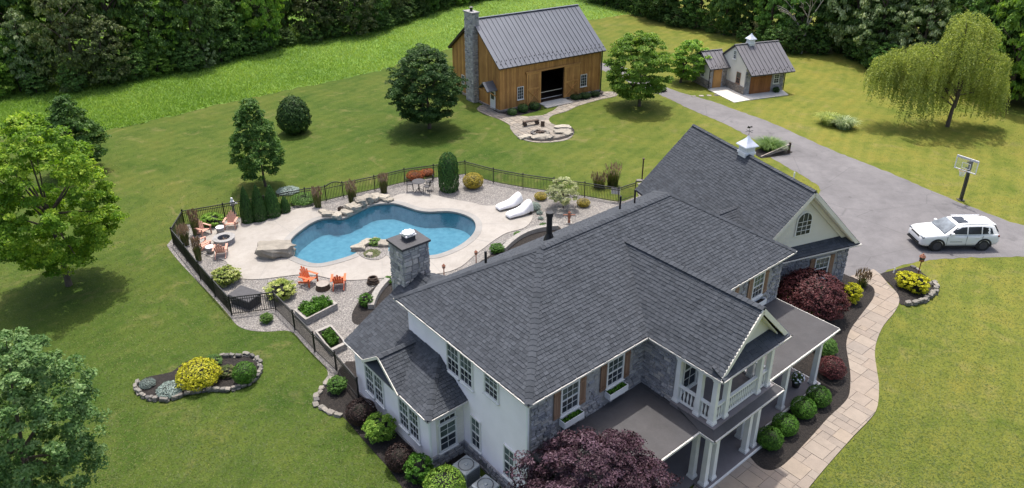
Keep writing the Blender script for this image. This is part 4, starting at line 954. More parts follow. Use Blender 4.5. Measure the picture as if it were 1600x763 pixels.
# cupolas
def cupola(parent, x, y, z, w, hh, vane):
    mb = MB(); mb.box(x - w / 2, x + w / 2, y - w / 2, y + w / 2, z - .5, z + hh); cu = mb.build('cupola', M['vinyl'], parent)
    mb = MB(); mb.box(x - w * .58, x + w * .58, y - w * .58, y + w * .58, z - .02, z + .12); mb.box(x - w * .56, x + w * .56, y - w * .56, y + w * .56, z + hh - .08, z + hh); mb.build('cupola_trim', M['vinyl'], cu)
    mb = MB()
    for i in range(5):
        zz = z + .2 + i * (hh - .34) / 5
        mb.box(x - w * .36, x + w * .36, y - w / 2 - .02, y - w / 2 - .002, zz, zz + .03); mb.box(x - w / 2 - .02, x - w / 2 - .002, y - w * .36, y + w * .36, zz, zz + .03)
    mb.build('louvre', M['vinyl'], cu)
    mb = MB(); k = w * .72; n0 = [(k, 0), (k * .96, .05), (k * .5, .28), (k * .2, .46), (0.02, .62)]
    rings = [[(x + a * r, y + b * r, z + hh + dz) for a, b in ((-1, -1), (1, -1), (1, 1), (-1, 1))] for r, dz in n0]
    for p, q in zip(rings[:-1], rings[1:]): mb.add(p + q, [(0, 1, 5, 4), (1, 2, 6, 5), (2, 3, 7, 6), (3, 0, 4, 7)])
    mb.build('cupola_roof', M['silver'], cu)
    if vane:
        mb = MB(); t = z + hh + .6; mb.tube((x, y, t - .05), (x, y, t + .62), .012, .010, 6); mb.bar((x - .28, y, t + .3), (x + .28, y, t + .3), .02, .02); mb.bar((x, y - .28, t + .3), (x, y + .28, t + .3), .02, .02)
        mb.extr([(x - .2, y, t + .52), (x - .03, y, t + .48), (x + .07, y, t + .52), (x + .2, y, t + .5), (x + .16, y, t + .62), (x + .03, y, t + .57), (x - .13, y, t + .64)], (0, .02, 0))
        mb.build('weathervane', M['black'], cu)
cupola(garage, .1, 6.0, 6.97, .68, .5, True)

# ------------------------------------------------------------------ barn
BA = math.atan2(.551, .835); bo = Vector((-1.2, 70.1, 0))
barn = thing('barn', 'tall brown board barn with dark metal roof and stone chimney', 'barn', bo, BA)
BW, BD, BE, BR = 12.7, 9.3, 4.75, 8.42
def boards(parent, fr, u0, u1, z0, ztop, holes=(), bw=0.27, mat=None, name='boards'):
    mb = MB(); u = u0
    while u < u1 - 0.01:
        e = min(u + bw, u1); mb.tone = random.random(); segs = [(z0, None)]
        hs = sorted([hh for hh in holes if hh[0] < (u + e) / 2 < hh[1]], key=lambda q: q[2])
        z = z0; parts = []
        for hh in hs: 
            if hh[2] > z: parts.append((z, hh[2], False))
            z = hh[3]
        parts.append((z, 0, True))
        for a, b, top in parts:
            w = random.uniform(0.03, 0.045)
            if top:
                za, zb = ztop(u), ztop(e)
                P = [fr(u + .006, 0, a), fr(e - .006, 0, a), fr(e - .006, w, a), fr(u + .006, w, a), fr(u + .006, 0, za), fr(e - .006, 0, zb), fr(e - .006, w, zb), fr(u + .006, w, za)]
            else:
                P = [fr(x, y, zz) for zz in (a, b) for x, y in ((u + .006, 0), (e - .006, 0), (e - .006, w), (u + .006, w))]
            mb.hexa(P)
        u = e
    return stuff(mb.build(name, mat or M['barnwood'], parent))
OP = (4.87, 7.85, 0.0, 3.46)
mb = MB(); t = .15
mb.box(0, OP[0], 0, t, .0, 4.4); mb.box(OP[1], BW, 0, t, 0, 4.4); mb.box(OP[0], OP[1], 0, t, OP[3], 4.4)
mb.box(0, BW, BD - t, BD, 0, 4.4); mb.box(0, t, t, BD - t, 0, 4.4); mb.box(BW - t, BW, t, BD - t, 0, 4.4); mb.box(t, BW - t, t, BD - t, -.02, .09)
for x in (0, BW - t): mb.extr([(x, 0, 4.4), (x, BD, 4.4), (x, BD, 4.85), (x, BD / 2, 8.25), (x, 0, 4.85)], (t, 0, 0))
mb.box(0, BW, 0, t, 4.4, 4.85)
bwall = mb.build('wall', M['darkwood'], barn)
boards(bwall, frame((0, -.001, 0), (1, 0, 0), (0, -1, 0)), 0, BW, .15, lambda u: 4.7, [(OP[0], OP[1], .0, OP[3])])
topz = lambda u: 4.72 + (8.12 - 4.72) * (1 - abs(u - BD / 2) / (BD / 2))
boards(bwall, frame((-.001, 0, 0), (0, 1, 0), (-1, 0, 0)), 0, BD, .15, topz); boards(bwall, frame((BW + .001, 0, 0), (0, 1, 0), (1, 0, 0)), 0, BD, .15, topz)
mb = MB(); mb.box(-.06, OP[0] - .1, -.07, .0, -.02, .24); mb.box(OP[1] + .1, BW + .06, -.07, 0, -.02, .24); mb.box(-.07, 0, -.07, BD, -.02, .24); bf = mb.build('stone_footing', M['mortar'], barn)
stone_face(bf, frame((0, -.07, 0), (1, 0, 0), (0, -1, 0)), -.06, 4.7, 0, .24, (), 41, mat=M['stonebrown'], sh=(.1, .14)); stone_face(bf, frame((-.07, 0, 0), (0, 1, 0), (-1, 0, 0)), 0, BD, 0, .24, (), 42, mat=M['stonebrown'], sh=(.1, .14))
# roof
ez, ey = 4.58, -.38
mb = MB(); v = [Vector(p) for p in ((-.3, ey, ez), (-.3, BD / 2, BR), (-.3, BD - ey, ez), (13.0, ey, ez), (13.0, BD / 2, BR), (13.0, BD - ey, ez))]
mb.add(v + [p - Vector((0, 0, .16)) for p in v], [(0, 1, 4, 3), (1, 2, 5, 4), (6, 9, 10, 7), (7, 10, 11, 8), (0, 6, 7, 1), (1, 7, 8, 2), (3, 4, 10, 9), (4, 5, 11, 10), (0, 3, 9, 6), (2, 8, 11, 5)])
br = mb.build('roof', M['darkwood'], barn)
def slope_fr(P0, P1, u0):    # P0 eave, P1 ridge as (y, z)
    d = Vector((0, P1[0] - P0[0], P1[1] - P0[1])); nn = Vector((0, -d.z, d.y)).normalized()
    if nn.z < 0: nn = -nn
    return lambda u, v, hh: Vector((u0 + u, P0[0], P0[1])) + d * v + nn * (hh + .004)
panels(br, slope_fr((ey - .05, ez - .04), (BD / 2, BR), -.34), 13.38, .54, M['metalroof']); panels(br, slope_fr((BD - ey + .05, ez - .04), (BD / 2, BR), -.34), 13.38, .54, M['metalroof'])
mb = MB(); mb.bar((-.36, BD / 2, BR + .05), (13.06, BD / 2, BR + .05), .3, .06); mb.build('ridge_cap', M['metalroof'], br)
sf = slope_fr((ey - .05, ez - .04), (BD / 2, BR), -.34)
mb = MB()
for k in range(48):
    u = .14 + k * .278; p = sf(u, .07 if k % 2 else .13, .02); mb.box(p.x - .035, p.x + .035, p.y - .03, p.y + .03, p.z, p.z + .09)
stuff(mb.build('snow_guards', M['black'], br))
# doors, track, windows
fb = frame((0, -.05, 0), (1, 0, 0), (0, -1, 0))
for (a, b) in ((3.1, 4.86), (7.86, 9.78)):
    n = 6; mb = MB()
    for i in range(n):
        mb.tone = random.random(); mb.box(a + (b - a) * i / n + .005, a + (b - a) * (i + 1) / n - .005, 0.03, .08, .18, 3.48, fb)
    mb.tone = .8
    for q in ((a, b, .081, .11, .18, .34), (a, b, .081, .11, 3.32, 3.48), (a, a + .16, .081, .11, .34, 3.32), (b - .16, b, .081, .11, .34, 3.32), (a + .16, b - .16, .081, .11, 1.75, 1.9)): mb.box(*q, fb)
    for z0, z1 in ((.34, 1.75),):
        mb.bar(fb(a + .16, .095, z0), fb(b - .16, .095, z1), .02, .14, (0, 1, 0)); mb.bar(fb(a + .16, .097, z1), fb(b - .16, .097, z0), .02, .14, (0, 1, 0))
    mb.build('sliding_door', M['barnwoodd'], barn)
mb = MB(); mb.box(3.0, 9.9, .03, .16, 3.5, 3.66, fb); mb.build('door_track', M['barnwoodd'], barn)
for a, b in ((2.08, 2.72), (10.05, 10.78)): window(barn, fb, a, b, 1.0, 2.22, 3, 4, two=False, casing=.05)
mb = MB(); mb.box(4.8, 7.95, -1.0, .12, .0, .09); mb.build('threshold', M['pad'], barn)
mb = MB(); mb.box(4.7, 8.05, -1.5, -.95, .0, .055); mb.build('step', M['pad'], barn)
for z in (.42, 1.1):
    mb = MB(); mb.bar((OP[0] + .02, .25, z), (OP[1] - .02, .25, z), .03, .05); mb.build('rail', M['silver'], barn)
fbl = frame((-.05, 0, 0), (0, 1, 0), (-1, 0, 0)); window(barn, fbl, 6.8, 7.3, 1.2, 2.1, 2, 3, two=False, casing=.05)
mb = MB(); mb.box(.72, 1.62, 0.0, .07, .1, 2.0, fbl); sd = mb.build('side_door', M['vinyl'], barn)
mb = MB(); mb.box(.88, 1.46, .071, .08, 1.1, 1.85, fbl); mb.build('pane', M['glass'], sd)
hy = 1.2; Hd = [(-1.25, hy - .85, 2.25), (-1.25, hy, 3.0), (-1.25, hy + .85, 2.25), (0, hy - .85, 2.25), (0, hy, 3.0), (0, hy + .85, 2.25)]
mb = MB(); Hv = [Vector(p) for p in Hd]; mb.add(Hv + [p - Vector((0, 0, .09)) for p in Hv], [(0, 1, 4, 3), (1, 2, 5, 4), (6, 9, 10, 7), (7, 10, 11, 8), (0, 6, 7, 1), (1, 7, 8, 2), (0, 3, 9, 6), (2, 8, 11, 5)]); hd = mb.build('door_hood', M['metalroof'], barn)
mb = MB()
for y in (hy - .7, hy + .7): mb.bar((-.05, y, 1.5), (-1.1, y, 2.22), .1, .1); mb.bar((0, y, 2.2), (-1.2, y, 2.2), .1, .1)
mb.bar((-1.18, hy - .75, 2.2), (-1.18, hy + .75, 2.2), .1, .1); mb.build('hood_bracket', M['barnwoodd'], hd)
mb = MB(); mb.box(-.62, .12, 4.0, 5.5, 0, 9.1); bc = mb.build('chimney', M['mortar'], barn)
kb = dict(mat=M['stonew'], sw=(.2, .45), sh=(.15, .3))
stone_face(bc, frame((-.62, 0, 0), (0, 1, 0), (-1, 0, 0)), 4.0, 5.5, 0, 9.1, (), 51, parts=0, **kb); stone_face(bc, frame((0, 4.0, 0), (1, 0, 0), (0, -1, 0)), -.62, .12, 0, 9.1, (), 52, **kb)
stone_face(bc, frame((.12, 0, 0), (0, 1, 0), (1, 0, 0)), 4.0, 5.5, 7.6, 9.1, (), 53, **kb)
mb = MB(); mb.box(-.72, .22, 3.9, 5.6, 9.1, 9.22); mb.build('chimney_cap', M['stonew'], bc); mb = MB(); mb.tube((-.25, 4.75, 9.2), (-.25, 4.75, 9.6), .14, .14, 8); mb.tube((-.25, 4.75, 9.6), (-.25, 4.75, 9.68), .26, .1, 8); mb.build('flue', M['black'], bc)
mb = MB()
for x in (BW + .05,): mb.bar((x, -.12, .1), (x, -.12, 4.5), .1, .1, (1, 0, 0))
mb.build('downspout', M['black'], barn)

# ------------------------------------------------------------------ shed
SA = math.atan2(.336, .942); so = Vector((24.41, 75.66, 0))
shed = thing('shed', 'small white garden shed with stone base and wooden double doors', 'shed', so, SA)
mb = MB(); mb.box(.2, 5.1, .1, 4.8, 0, 2.75); mb.extr([(.2, .1, 2.75), (.2, 4.8, 2.75), (.2, 4.8, 3.02), (.2, 2.4, 4.7), (.2, .1, 3.02)], (4.9, 0, 0)); mb.box(-2.05, .2, 3.35, 6.6, 0, 2.3)
mb.extr([(-2.05, 3.35, 2.3), (-2.05, 6.6, 2.3), (-2.05, 4.9, 3.6)], (2.25, 0, 0)); mb.build('wall', M['siding'], shed)
mb = MB(); mb.box(.14, .199, .04, 3.3, 0, .86); mb.box(.14, 5.1, .04, .099, 0, 2.5); mb.box(-2.1, -2.051, 3.3, 6.6, 0, .9); mb.box(-2.05, .14, 3.29, 3.349, 0, 2.3); ss = mb.build('stone_wall', M['mortar'], shed)
k2 = dict(mat=M['stonebrown'])
stone_face(ss, frame((.14, 0, 0), (0, 1, 0), (-1, 0, 0)), .04, 3.28, 0.02, .86, (), 61, **k2); stone_face(ss, frame((0, .04, 0), (1, 0, 0), (0, -1, 0)), .14, 5.1, 0.02, 2.5, [(.75, 3.5, 0, 1.95), (3.7, 4.5, .85, 2.05)], 62, mat=M['stone'])
stone_face(ss, frame((-2.1, 0, 0), (0, 1, 0), (-1, 0, 0)), 3.3, 6.6, 0.02, .9, (), 63, **k2); stone_face(ss, frame((0, 3.29, 0), (1, 0, 0), (0, -1, 0)), -2.05, .1, 0.02, 2.25, [(-1.7, -.5, 0, 2.15)], 64, **k2)
f1 = frame((0, .03, 0), (1, 0, 0), (0, -1, 0))
for a, b in ((.82, 2.12), (2.14, 3.44)):
    mb = MB()
    for i in range(5): mb.tone = random.random(); mb.box(a + (b - a) * i / 5 + .004, a + (b - a) * (i + 1) / 5 - .004, .01, .07, .07, 1.9, f1)
    mb.box(a, b, .071, .1, .2, .34, f1); mb.box(a, b, .071, .1, 1.62, 1.76, f1); mb.build('double_door', M['sheddoor'], shed)
window(shed, f1, 3.82, 4.4, .98, 1.9, 2, 2, casing=.06)
f2 = frame((.195, 0, 0), (0, 1, 0), (-1, 0, 0)); window(shed, f2, .98, 1.55, 1.0, 2.1, 2, 2, casing=.07, frame_mat=M['brownshut']); window(shed, f2, 2.12, 2.52, 3.4, 4.2, 2, 2, casing=.06)
f3 = frame((0, 3.27, 0), (1, 0, 0), (0, -1, 0)); mb = MB()
for i in range(5): mb.tone = random.random(); mb.box(-1.6 + i * .21, -1.394 + i * .21, .0, .06, .06, 2.05, f3)
mb.build('entry_door', M['barnwoodd'], shed)
f4 = frame((-2.05, 0, 0), (0, 1, 0), (-1, 0, 0)); window(shed, f4, 4.3, 4.8, 1.1, 1.9, 2, 2, casing=.05)
def gable_metal(x0, x1, ye0, yr, ye1, ze0, zr, ze1, wid):
    mb = MB(); v = [Vector(p) for p in ((x0, ye0, ze0), (x0, yr, zr), (x0, ye1, ze1), (x1, ye0, ze0), (x1, yr, zr), (x1, ye1, ze1))]
    mb.add(v + [p - Vector((0, 0, .12)) for p in v], [(0, 1, 4, 3), (1, 2, 5, 4), (6, 9, 10, 7), (7, 10, 11, 8), (0, 6, 7, 1), (1, 7, 8, 2), (3, 4, 10, 9), (4, 5, 11, 10), (0, 3, 9, 6), (2, 8, 11, 5)])
    r = mb.build('roof', M['charcoal'], shed)
    s0 = slope_fr((ye0 - .03, ze0 - .02), (yr, zr), x0 - .03); panels(r, s0, x1 - x0 + .06, wid, M['metalroof2']); panels(r, slope_fr((ye1 + .03, ze1 - .02), (yr, zr), x0 - .03), x1 - x0 + .06, wid, M['metalroof2'])
    mb = MB(); mb.bar((x0 - .05, yr, zr + .05), (x1 + .05, yr, zr + .05), .22, .05); mb.build('ridge_cap', M['metalroof2'], r)
    n = round((x1 - x0 + .06) / wid); mb = MB()
    for k in range(n):
        p = s0((k + .5) * (x1 - x0 + .06) / n, .14 if k % 2 else .08, .02); mb.box(p.x - .04, p.x + .04, p.y - .03, p.y + .03, p.z, p.z + .08)
    stuff(mb.build('snow_guards', M['black'], r))
gable_metal(.08, 5.55, -1.0, 2.4, 5.8, 2.4, 4.84, 2.4, .5); gable_metal(-2.35, .22, 2.85, 4.9, 6.9, 2.3, 3.75, 2.3, .5)
cupola(shed, 2.0, 2.4, 4.84, .62, .5, False)
mb = MB(); mb.bar((5.15, -.02, .1), (5.15, -.02, 2.2), .07, .07, (1, 0, 0)); mb.bar((5.15, -.02, 2.2), (5.5, -.95, 2.32), .06, .06); mb.build('downspout', M['black'], shed)
mb = MB(); mb.bar((-2.1, 3.22, .1), (-2.1, 3.22, 2.1), .07, .07, (1, 0, 0)); mb.build('downspout', M['black'], shed)

# ------------------------------------------------------------------ pool fence
def fence(name, px, label, hgt=1.18, gates=(), pxz=0.0):
    root = thing(name, label, 'fence', G(*px[0]))
    base = root.location.copy(); P = [G(*p) - base for p in px]
    pick = MB()
    for i, p in enumerate(P):
        mb = MB(); mb.box(p.x - .035, p.x + .035, p.y - .035, p.y + .035, 0, hgt + .06); mb.box(p.x - .05, p.x + .05, p.y - .05, p.y + .05, hgt + .06, hgt + .09); mb.lathe([(.03, 0), (.045, .04), (.0, .09)], 6, (p.x, p.y, hgt + .08), False)
        mb.build('post', M['black'], root)
    for i in range(len(P) - 1):
        a, b = P[i], P[i + 1]; L_ = (b - a).length; arch = .22 if i in gates else 0
        for z in (.12, hgt - .17):
            mb = MB(); mb.bar(a + Vector((0, 0, z)), b + Vector((0, 0, z)), .03, .04); mb.build('rail', M['black'], root)
        mb = MB(); n = 8 if arch else 1
        for k in range(n):
            t0, t1 = k / n, (k + 1) / n
            mb.bar(a.lerp(b, t0) + Vector((0, 0, hgt + arch * math.sin(math.pi * t0))), a.lerp(b, t1) + Vector((0, 0, hgt + arch * math.sin(math.pi * t1))), .05, .055)
        mb.build('rail', M['black'], root)
        n = max(2, int(L_ / .115))
        for k in range(1, n):
            t = k / n; q = a.lerp(b, t); top = hgt + arch * math.sin(math.pi * t); w = .012
            pick.box(q.x - w, q.x + w, q.y - w, q.y + w, .06, top)
    stuff(pick.build('pickets', M['black'], root))
    return root
fence('pool_fence', [(561, 624), (526.4, 582), (492.4, 550), (461, 515.5), (431, 484.5), (362.6, 493), (337, 464), (314, 437), (292.7, 409), (272, 383), (289, 354)], 'black metal picket fence along the lawn side of the pool yard')
fence('pool_fence', [(289, 354), (352, 343), (415, 331), (478.5, 318), (510, 314.5), (536.6, 308.4), (586, 298), (632.7, 286.4), (678, 280), (727, 274), (771, 286), (817, 294.7), (865, 301.5), (913, 308.4), (965.7, 317), (992, 308)], 'black metal picket fence with arched gate behind the pool', gates=(4,))

# ------------------------------------------------------------------ foliage
def unit(a): return a / (np.linalg.norm(a, axis=1)[:, None] + 1e-9)
def leaves(rg, C, Nrm, size, asp=0.55):
    """rhombic leaves at C facing Nrm"""
    n = len(C); t = unit(np.cross(Nrm, rg.normal(size=(n, 3)))); b = np.cross(Nrm, t)
    s = (np.asarray(size) * rg.uniform(0.65, 1.3, n))[:, None]
    return np.stack([C - t * s, C - b * s * asp, C + t * s, C + b * s * asp], 1)
def PR(kind):
    return {'round': lambda t: np.sqrt(np.clip(1 - t * t, 0, 1)),
            'egg': lambda t: np.sqrt(np.clip(1 - t * t, 0, 1)) * (1 - .18 * t) * .98,
            'ovate': lambda t: np.sqrt(np.clip(1 - t * t, 0, 1)) * (1 - 0.28 * t) * np.where(t < -0.55, 0.95, 1),
            'dome': lambda t: np.where(t > -0.35, np.sqrt(np.clip(1 - ((t + .35) / 1.35) ** 2, 0, 1)), np.clip(1 - (-(t + .35)) * 1.1, 0, 1)),
            'cone': lambda t: np.clip(0.5 - 0.5 * t, 0.02, 1) ** 0.75,
            'column': lambda t: np.where(t < 0.2, 1.0, np.sqrt(np.clip(1 - ((t - .2) / .8) ** 2, 0, 1))) * np.where(t < -.8, .9, 1),
            'spire': lambda t: np.clip(1 - (np.clip(t + .6, 0, 2) / 1.6) ** 1.6, 0, 1) ** .8 * np.where(t < -.6, .96, 1),
            'flame': lambda t: np.clip(1 - np.abs(t + .35) / 1.4, 0, 1) ** 0.7}[kind]
def crown(seed, Rv, n, leaf_s, nclump=90, cr=0.28, prof='round', up=0.55, fill=0.5, flat=0.65):
    rg = np.random.default_rng(seed); rx, ry, rz = Rv; f = PR(prof)
    t = rg.uniform(-1, 1, nclump * 6); keep = rg.random(len(t)) < f(t) + 0.08; t = t[keep][:nclump]; k = len(t)
    ph = rg.uniform(0, 2 * np.pi, k); rr = f(t) * (fill + (1 - fill) * np.sqrt(rg.random(k)))
    # a few longer and shorter limbs give the outline its unevenness
    lob = 1 + 0.14 * np.sin(3 * ph + seed) * np.cos(2.3 * t * 3 + seed * 2) + rg.normal(0, .05, k)
    cc = np.stack([rr * np.cos(ph) * lob, rr * np.sin(ph) * lob, t], 1) * (1 - cr * 0.55)
    ci = rg.integers(0, k, n); d = unit(rg.normal(size=(n, 3))); d[:, 2] = np.abs(d[:, 2]) * 0.9 - 0.25
    csz = rg.uniform(0.65, 1.35, k)[ci]
    C = cc[ci] + d * (cr * csz * rg.uniform(0.45, 1.0, n))[:, None] * np.array([1, 1, flat])
    C *= np.array([rx, ry, rz])
    out = unit(C / np.array([rx, ry, rz])); Nn = unit(out * 0.5 + d * 0.4 + np.array([0, 0, up * .8]) + rg.normal(size=(n, 3)) * 0.62)
    tone = np.clip(rg.random(k)[ci] * 0.5 + rg.random(n) * 0.5, 0, 1)
    return leaves(rg, C, Nn, leaf_s), tone, cc * np.array([rx, ry, rz])
def trunk_mb(hgt, r, cz, tips, rg, limbs=8, fork=0.45, lean=(0, 0)):
    mb = MB(); n = 5; prev = Vector((0, 0, -.1)); top = max(hgt, .3)
    pts = [Vector((lean[0] * i / n + rg.uniform(-.04, .04) * r * 6 * (i > 0), lean[1] * i / n + rg.uniform(-.04, .04) * r * 6 * (i > 0), top * i / n - (.1 if i == 0 else 0))) for i in range(n + 1)]
    for i in range(n): mb.tube(pts[i], pts[i + 1], r * (1.25 if i == 0 else 1 - .13 * i), r * (1 - .13 * (i + 1)), 9, False)
    for k in range(min(limbs, len(tips))):
        tip = Vector(tips[k]) + Vector((0, 0, cz)); st = pts[-1] if k % 2 else pts[-2].lerp(pts[-1], rg.random())
        mid = st.lerp(tip, .5) + Vector((rg.uniform(-.1, .1), rg.uniform(-.1, .1), rg.uniform(0, .12))) * hgt * .25
        mb.tube(st, mid, r * .5, r * .28, 6, False); mb.tube(mid, tip, r * .28, r * .07, 5, False)
    return mb
def pxscale(loc, z): return FPX / (loc.y * _c - (z - CAMH) * _s)
def tree_px(base, x0, x1, yt, yb, mat, label, n=16000, leaf_s=0.13, nclump=110, cr=0.24, prof='round', tr=0.14, seed=1, cat='tree', name='tree', bark='bark', limbs=10, fill=.5, up=.55, sy=1.0, flat=.65):
    loc = G(*base); zt = height_to(loc, yt); zb = max(height_to(loc, yb), .1) if yb < base[1] - 2 else .15
    zc = (zt + zb) / 2; sc = pxscale(loc, zc); rx = (x1 - x0) / 2 / sc; rz = (zt - zb) / 2
    dx = ((x0 + x1) / 2 - CX) / sc - loc.x
    V, tone, tips = crown(seed, (rx, rx * sy, rz), n, leaf_s, nclump, cr, prof, up, fill, flat)
    root = thing(name, label, cat, loc); rg = random.Random(seed)
    V[..., 0] += dx; V[..., 2] += zc
    obj('crown', np_mesh('crown', V, tone, M[mat]), root)
    tp = [(q[0] + dx, q[1], q[2]) for q in tips[np.argsort(rg.random() + np.arange(len(tips)) * 7919 % len(tips))]]
    trunk_mb(zb + rz * .75, tr, zc, tp, rg, limbs, lean=(dx * .4, 0)).build('trunk', M[bark], root, True)
    return root
tree_px((108, 446), -26, 168, 172, 424, 'lf_maple', 'large bright yellow-green maple on the left lawn', 52000, .095, 420, .125, 'ovate', .17, 1, name='maple_tree', limbs=16, fill=.42)
tree_px((112, 268), 58, 160, 145, 262, 'lf_mid', 'mid-green tree standing behind the bright maple', 20000, .11, 230, .16, 'flame', .13, 2, name='tree')
tree_px((62, 818), -60, 152, 522, 800, 'lf_blue', 'leafy blue-green tree at the near lawn corner', 48000, .07, 420, .125, 'round', .15, 3, fill=.35)
tree_px((415, 291), 352, 441, 148, 282, 'lf_mid', 'young pear-shaped tree with thin trunk outside the pool fence', 24000, .085, 260, .16, 'flame', .10, 4, name='young_tree')
tree_px((671, 201), 604, 722, 67, 192, 'lf_dark', 'dense dark round tree left of the barn', 60000, .088, 620, .12, 'ovate', .16, 5, fill=.38)
tree_px((999, 166), 944, 1052, 47, 160, 'lf_bright', 'bright green spreading tree right of the barn', 30000, .12, 240, .16, 'round', .16, 6)
tree_px((1063, 129), 1046, 1112, 60, 128, 'lf_bright', 'light green low tree shading the shed corner', 16000, .11, 150, .18, 'dome', .14, 7)
tree_px((880, 325), 852, 908, 278, 318, 'lf_cream', 'small pale dappled willow standard on gravel', 9000, .05, 130, .16, 'dome', .05, 8, name='standard_tree', cat='tree')
# purple plum in front of the porch: the crown rises to the porch roof
tree_px((925, 850), 790, 1068, 688, 862, 'lf_plum', 'purple-leaved plum tree in front of the left porch', 64000, .055, 420, .13, 'dome', .14, 9, name='plum_tree', limbs=12, fill=.3, sy=.72)
# weeping willow
def willow():
    base = (1480, 198); loc = G(*base); root = thing('weeping_willow', 'weeping willow with pale yellow-green hanging branches on right lawn', 'tree', loc)
    zt = height_to(loc, 14); sc = pxscale(loc, zt * .6); rg = np.random.default_rng(77); rr = random.Random(5); Cs = []; Ns = []; T = []
    mb = MB(); mb.tube((0, 0, -.1), (.05, 0, 1.7), .2, .16, 10, False); mb.tube((.05, 0, 1.7), (.5, .1, 4.6), .15, .1, 8, False)
    # the crown leans left: lobes (centre x px, top y px, half width px)
    lobes = [(1385, 98, 20), (1400, 88, 22), (1420, 78, 24), (1440, 66, 24), (1462, 72, 24), (1410, 108, 22), (1440, 98, 24), (1470, 100, 22), (1490, 46, 26), (1505, 28, 24), (1530, 20, 26), (1550, 40, 22), (1515, 55, 24), (1540, 72, 24), (1495, 85, 20), (1520, 100, 22), (1548, 105, 20), (1564, 128, 13), (1430, 128, 20), (1535, 132, 18), (1478, 130, 18)]
    for k, (cx, ty, hwid) in enumerate(lobes):
        z = height_to(loc, ty); s2 = pxscale(loc, z); lx = (cx - CX) / s2 - loc.x; r = hwid / s2; ly = rr.uniform(-1.6, 1.6)
        mb.tube((.3, 0, rr.uniform(1.6, 3.8)), (lx * .6, ly * .6, z * .8), .07, .05, 6, False); mb.tube((lx * .6, ly * .6, z * .8), (lx, ly, z - .3), .05, .02, 5, False)
        for j in range(125):
            ph = rg.uniform(0, 2 * np.pi); q = np.sqrt(rg.random()) * r; x = lx + np.cos(ph) * q; y = ly + np.sin(ph) * q; z0 = z - .12 - .5 * (q / r) ** 2 * r + rg.normal(0, .1)
            L_ = min(rg.uniform(.8, 3.3), z0 - rg.uniform(.25, 1.2)); m = int(L_ / .075)
            if m < 3: continue
            s = np.linspace(0, 1, m); drift = rg.normal(0, .22, 2)
            P = np.stack([x + np.cos(ph) * .35 * np.sqrt(s) + drift[0] * s, y + np.sin(ph) * .35 * np.sqrt(s) + drift[1] * s, z0 - L_ * s ** 1.25], 1) + rg.normal(0, .045, (m, 3))
            Cs.append(P); N_ = rg.normal(size=(m, 3)); N_[:, 2] = np.abs(N_[:, 2]) * .5; Ns.append(N_); T.append(np.clip(rg.random() * .5 + rg.random(m) * .5, 0, 1))
    C = np.concatenate(Cs); N_ = unit(np.concatenate(Ns)); T = np.concatenate(T)
    obj('crown', np_mesh('willow_crown', leaves(rg, C, N_, .095, .42), T, M['lf_willow']), root); mb.build('trunk', M['bark'], root, True)
willow()

# forest: a few crowns shared by many trees
FV = []
for i, (prof, mat, nl, ls, cr_, fl) in enumerate((('round', 'lf_forest', 5200, .062, .24, .65), ('ovate', 'lf_forest', 5200, .058, .22, .65), ('column', 'lf_olive', 5600, .05, .2, .8), ('dome', 'lf_mid', 5200, .06, .22, .6), ('ovate', 'lf_pale', 5200, .055, .2, .6), ('flame', 'lf_forest', 5600, .052, .2, .7), ('round', 'lf_bright', 5200, .06, .22, .6))):
    V, tone, tips = crown(200 + i, (1, 1, 1), int(nl * 1.9), ls * .78, 190, cr_ * .72, prof, .5, .45, fl)
    FV.append((np_mesh('forest_crown', V, tone, M[mat]), tips))
tk = MB(); rgf = random.Random(3); tk.tube((0, 0, -.02), (0, 0, .5), .02, .013, 7, False); tk.tube((0, 0, .5), (.01, .01, .95), .013, .003, 6, False)
for k in range(6): 
    a = k * 1.05; tk.tube((0, 0, .35 + k * .07), (math.cos(a) * .18, math.sin(a) * .18, .55 + k * .06), .007, .002, 5, False)
tk_me = tk.mesh('forest_trunk', True); tk_me.materials.append(M['bark'])
FL = ['rounded dark green', 'full-crowned dark green', 'narrow olive-brown evergreen', 'broad mid-green', 'pale flowering', 'tapering dark green', 'bright green']
FN = ['woodland_tree', 'woodland_tree', 'evergreen_tree', 'woodland_tree', 'flowering_tree', 'woodland_tree', 'woodland_tree']
def wood_tree(x, y, hgt, rad, kind, low=0.06):
    where = 'behind the tall meadow' if x < -5 else 'behind the barn and shed' if x < 33 else 'behind the weeping willow'
    size = 'low' if hgt < 5.2 else 'middle-sized' if hgt < 12 else 'tall'
    lab = '%s %s tree in the woods %s' % (size, FL[kind], where)
    r = thing(FN[kind], lab, 'tree', (x, y, 0), rgf.uniform(0, 6.28), lab.replace(' tree in', ' trees in'))
    c = obj('crown', FV[kind][0], r); zc = hgt * (1 + low) / 2; c.location = (0, 0, zc); c.scale = (rad, rad * rgf.uniform(.85, 1.15), hgt * (1 - low) / 2)
    t = obj('trunk', tk_me, r); t.scale = (hgt, hgt, hgt)
edge_l = [(-200, 170), (-90, 168), (0, 160), (60, 154), (120, 148), (180, 141), (250, 125), (300, 117), (370, 96), (450, 76), (520, 66), (580, 54), (640, 34), (700, 14), (760, 2), (850, -4)]
edge_r = [(930, 8), (985, 22), (1034, 37), (1085, 49), (1135, 60), (1190, 74), (1240, 88), (1312, 88), (1350, 104), (1380, 120), (1430, 132), (1500, 152), (1560, 168), (1620, 176), (1720, 190)]
def along(pts, step):
    P = GP(pts); out = []; 
    for a, b in zip(P[:-1], P[1:]):
        n = max(1, round((b - a).length / step))
        for i in range(n): out.append(a.lerp(b, i / n))
    return out
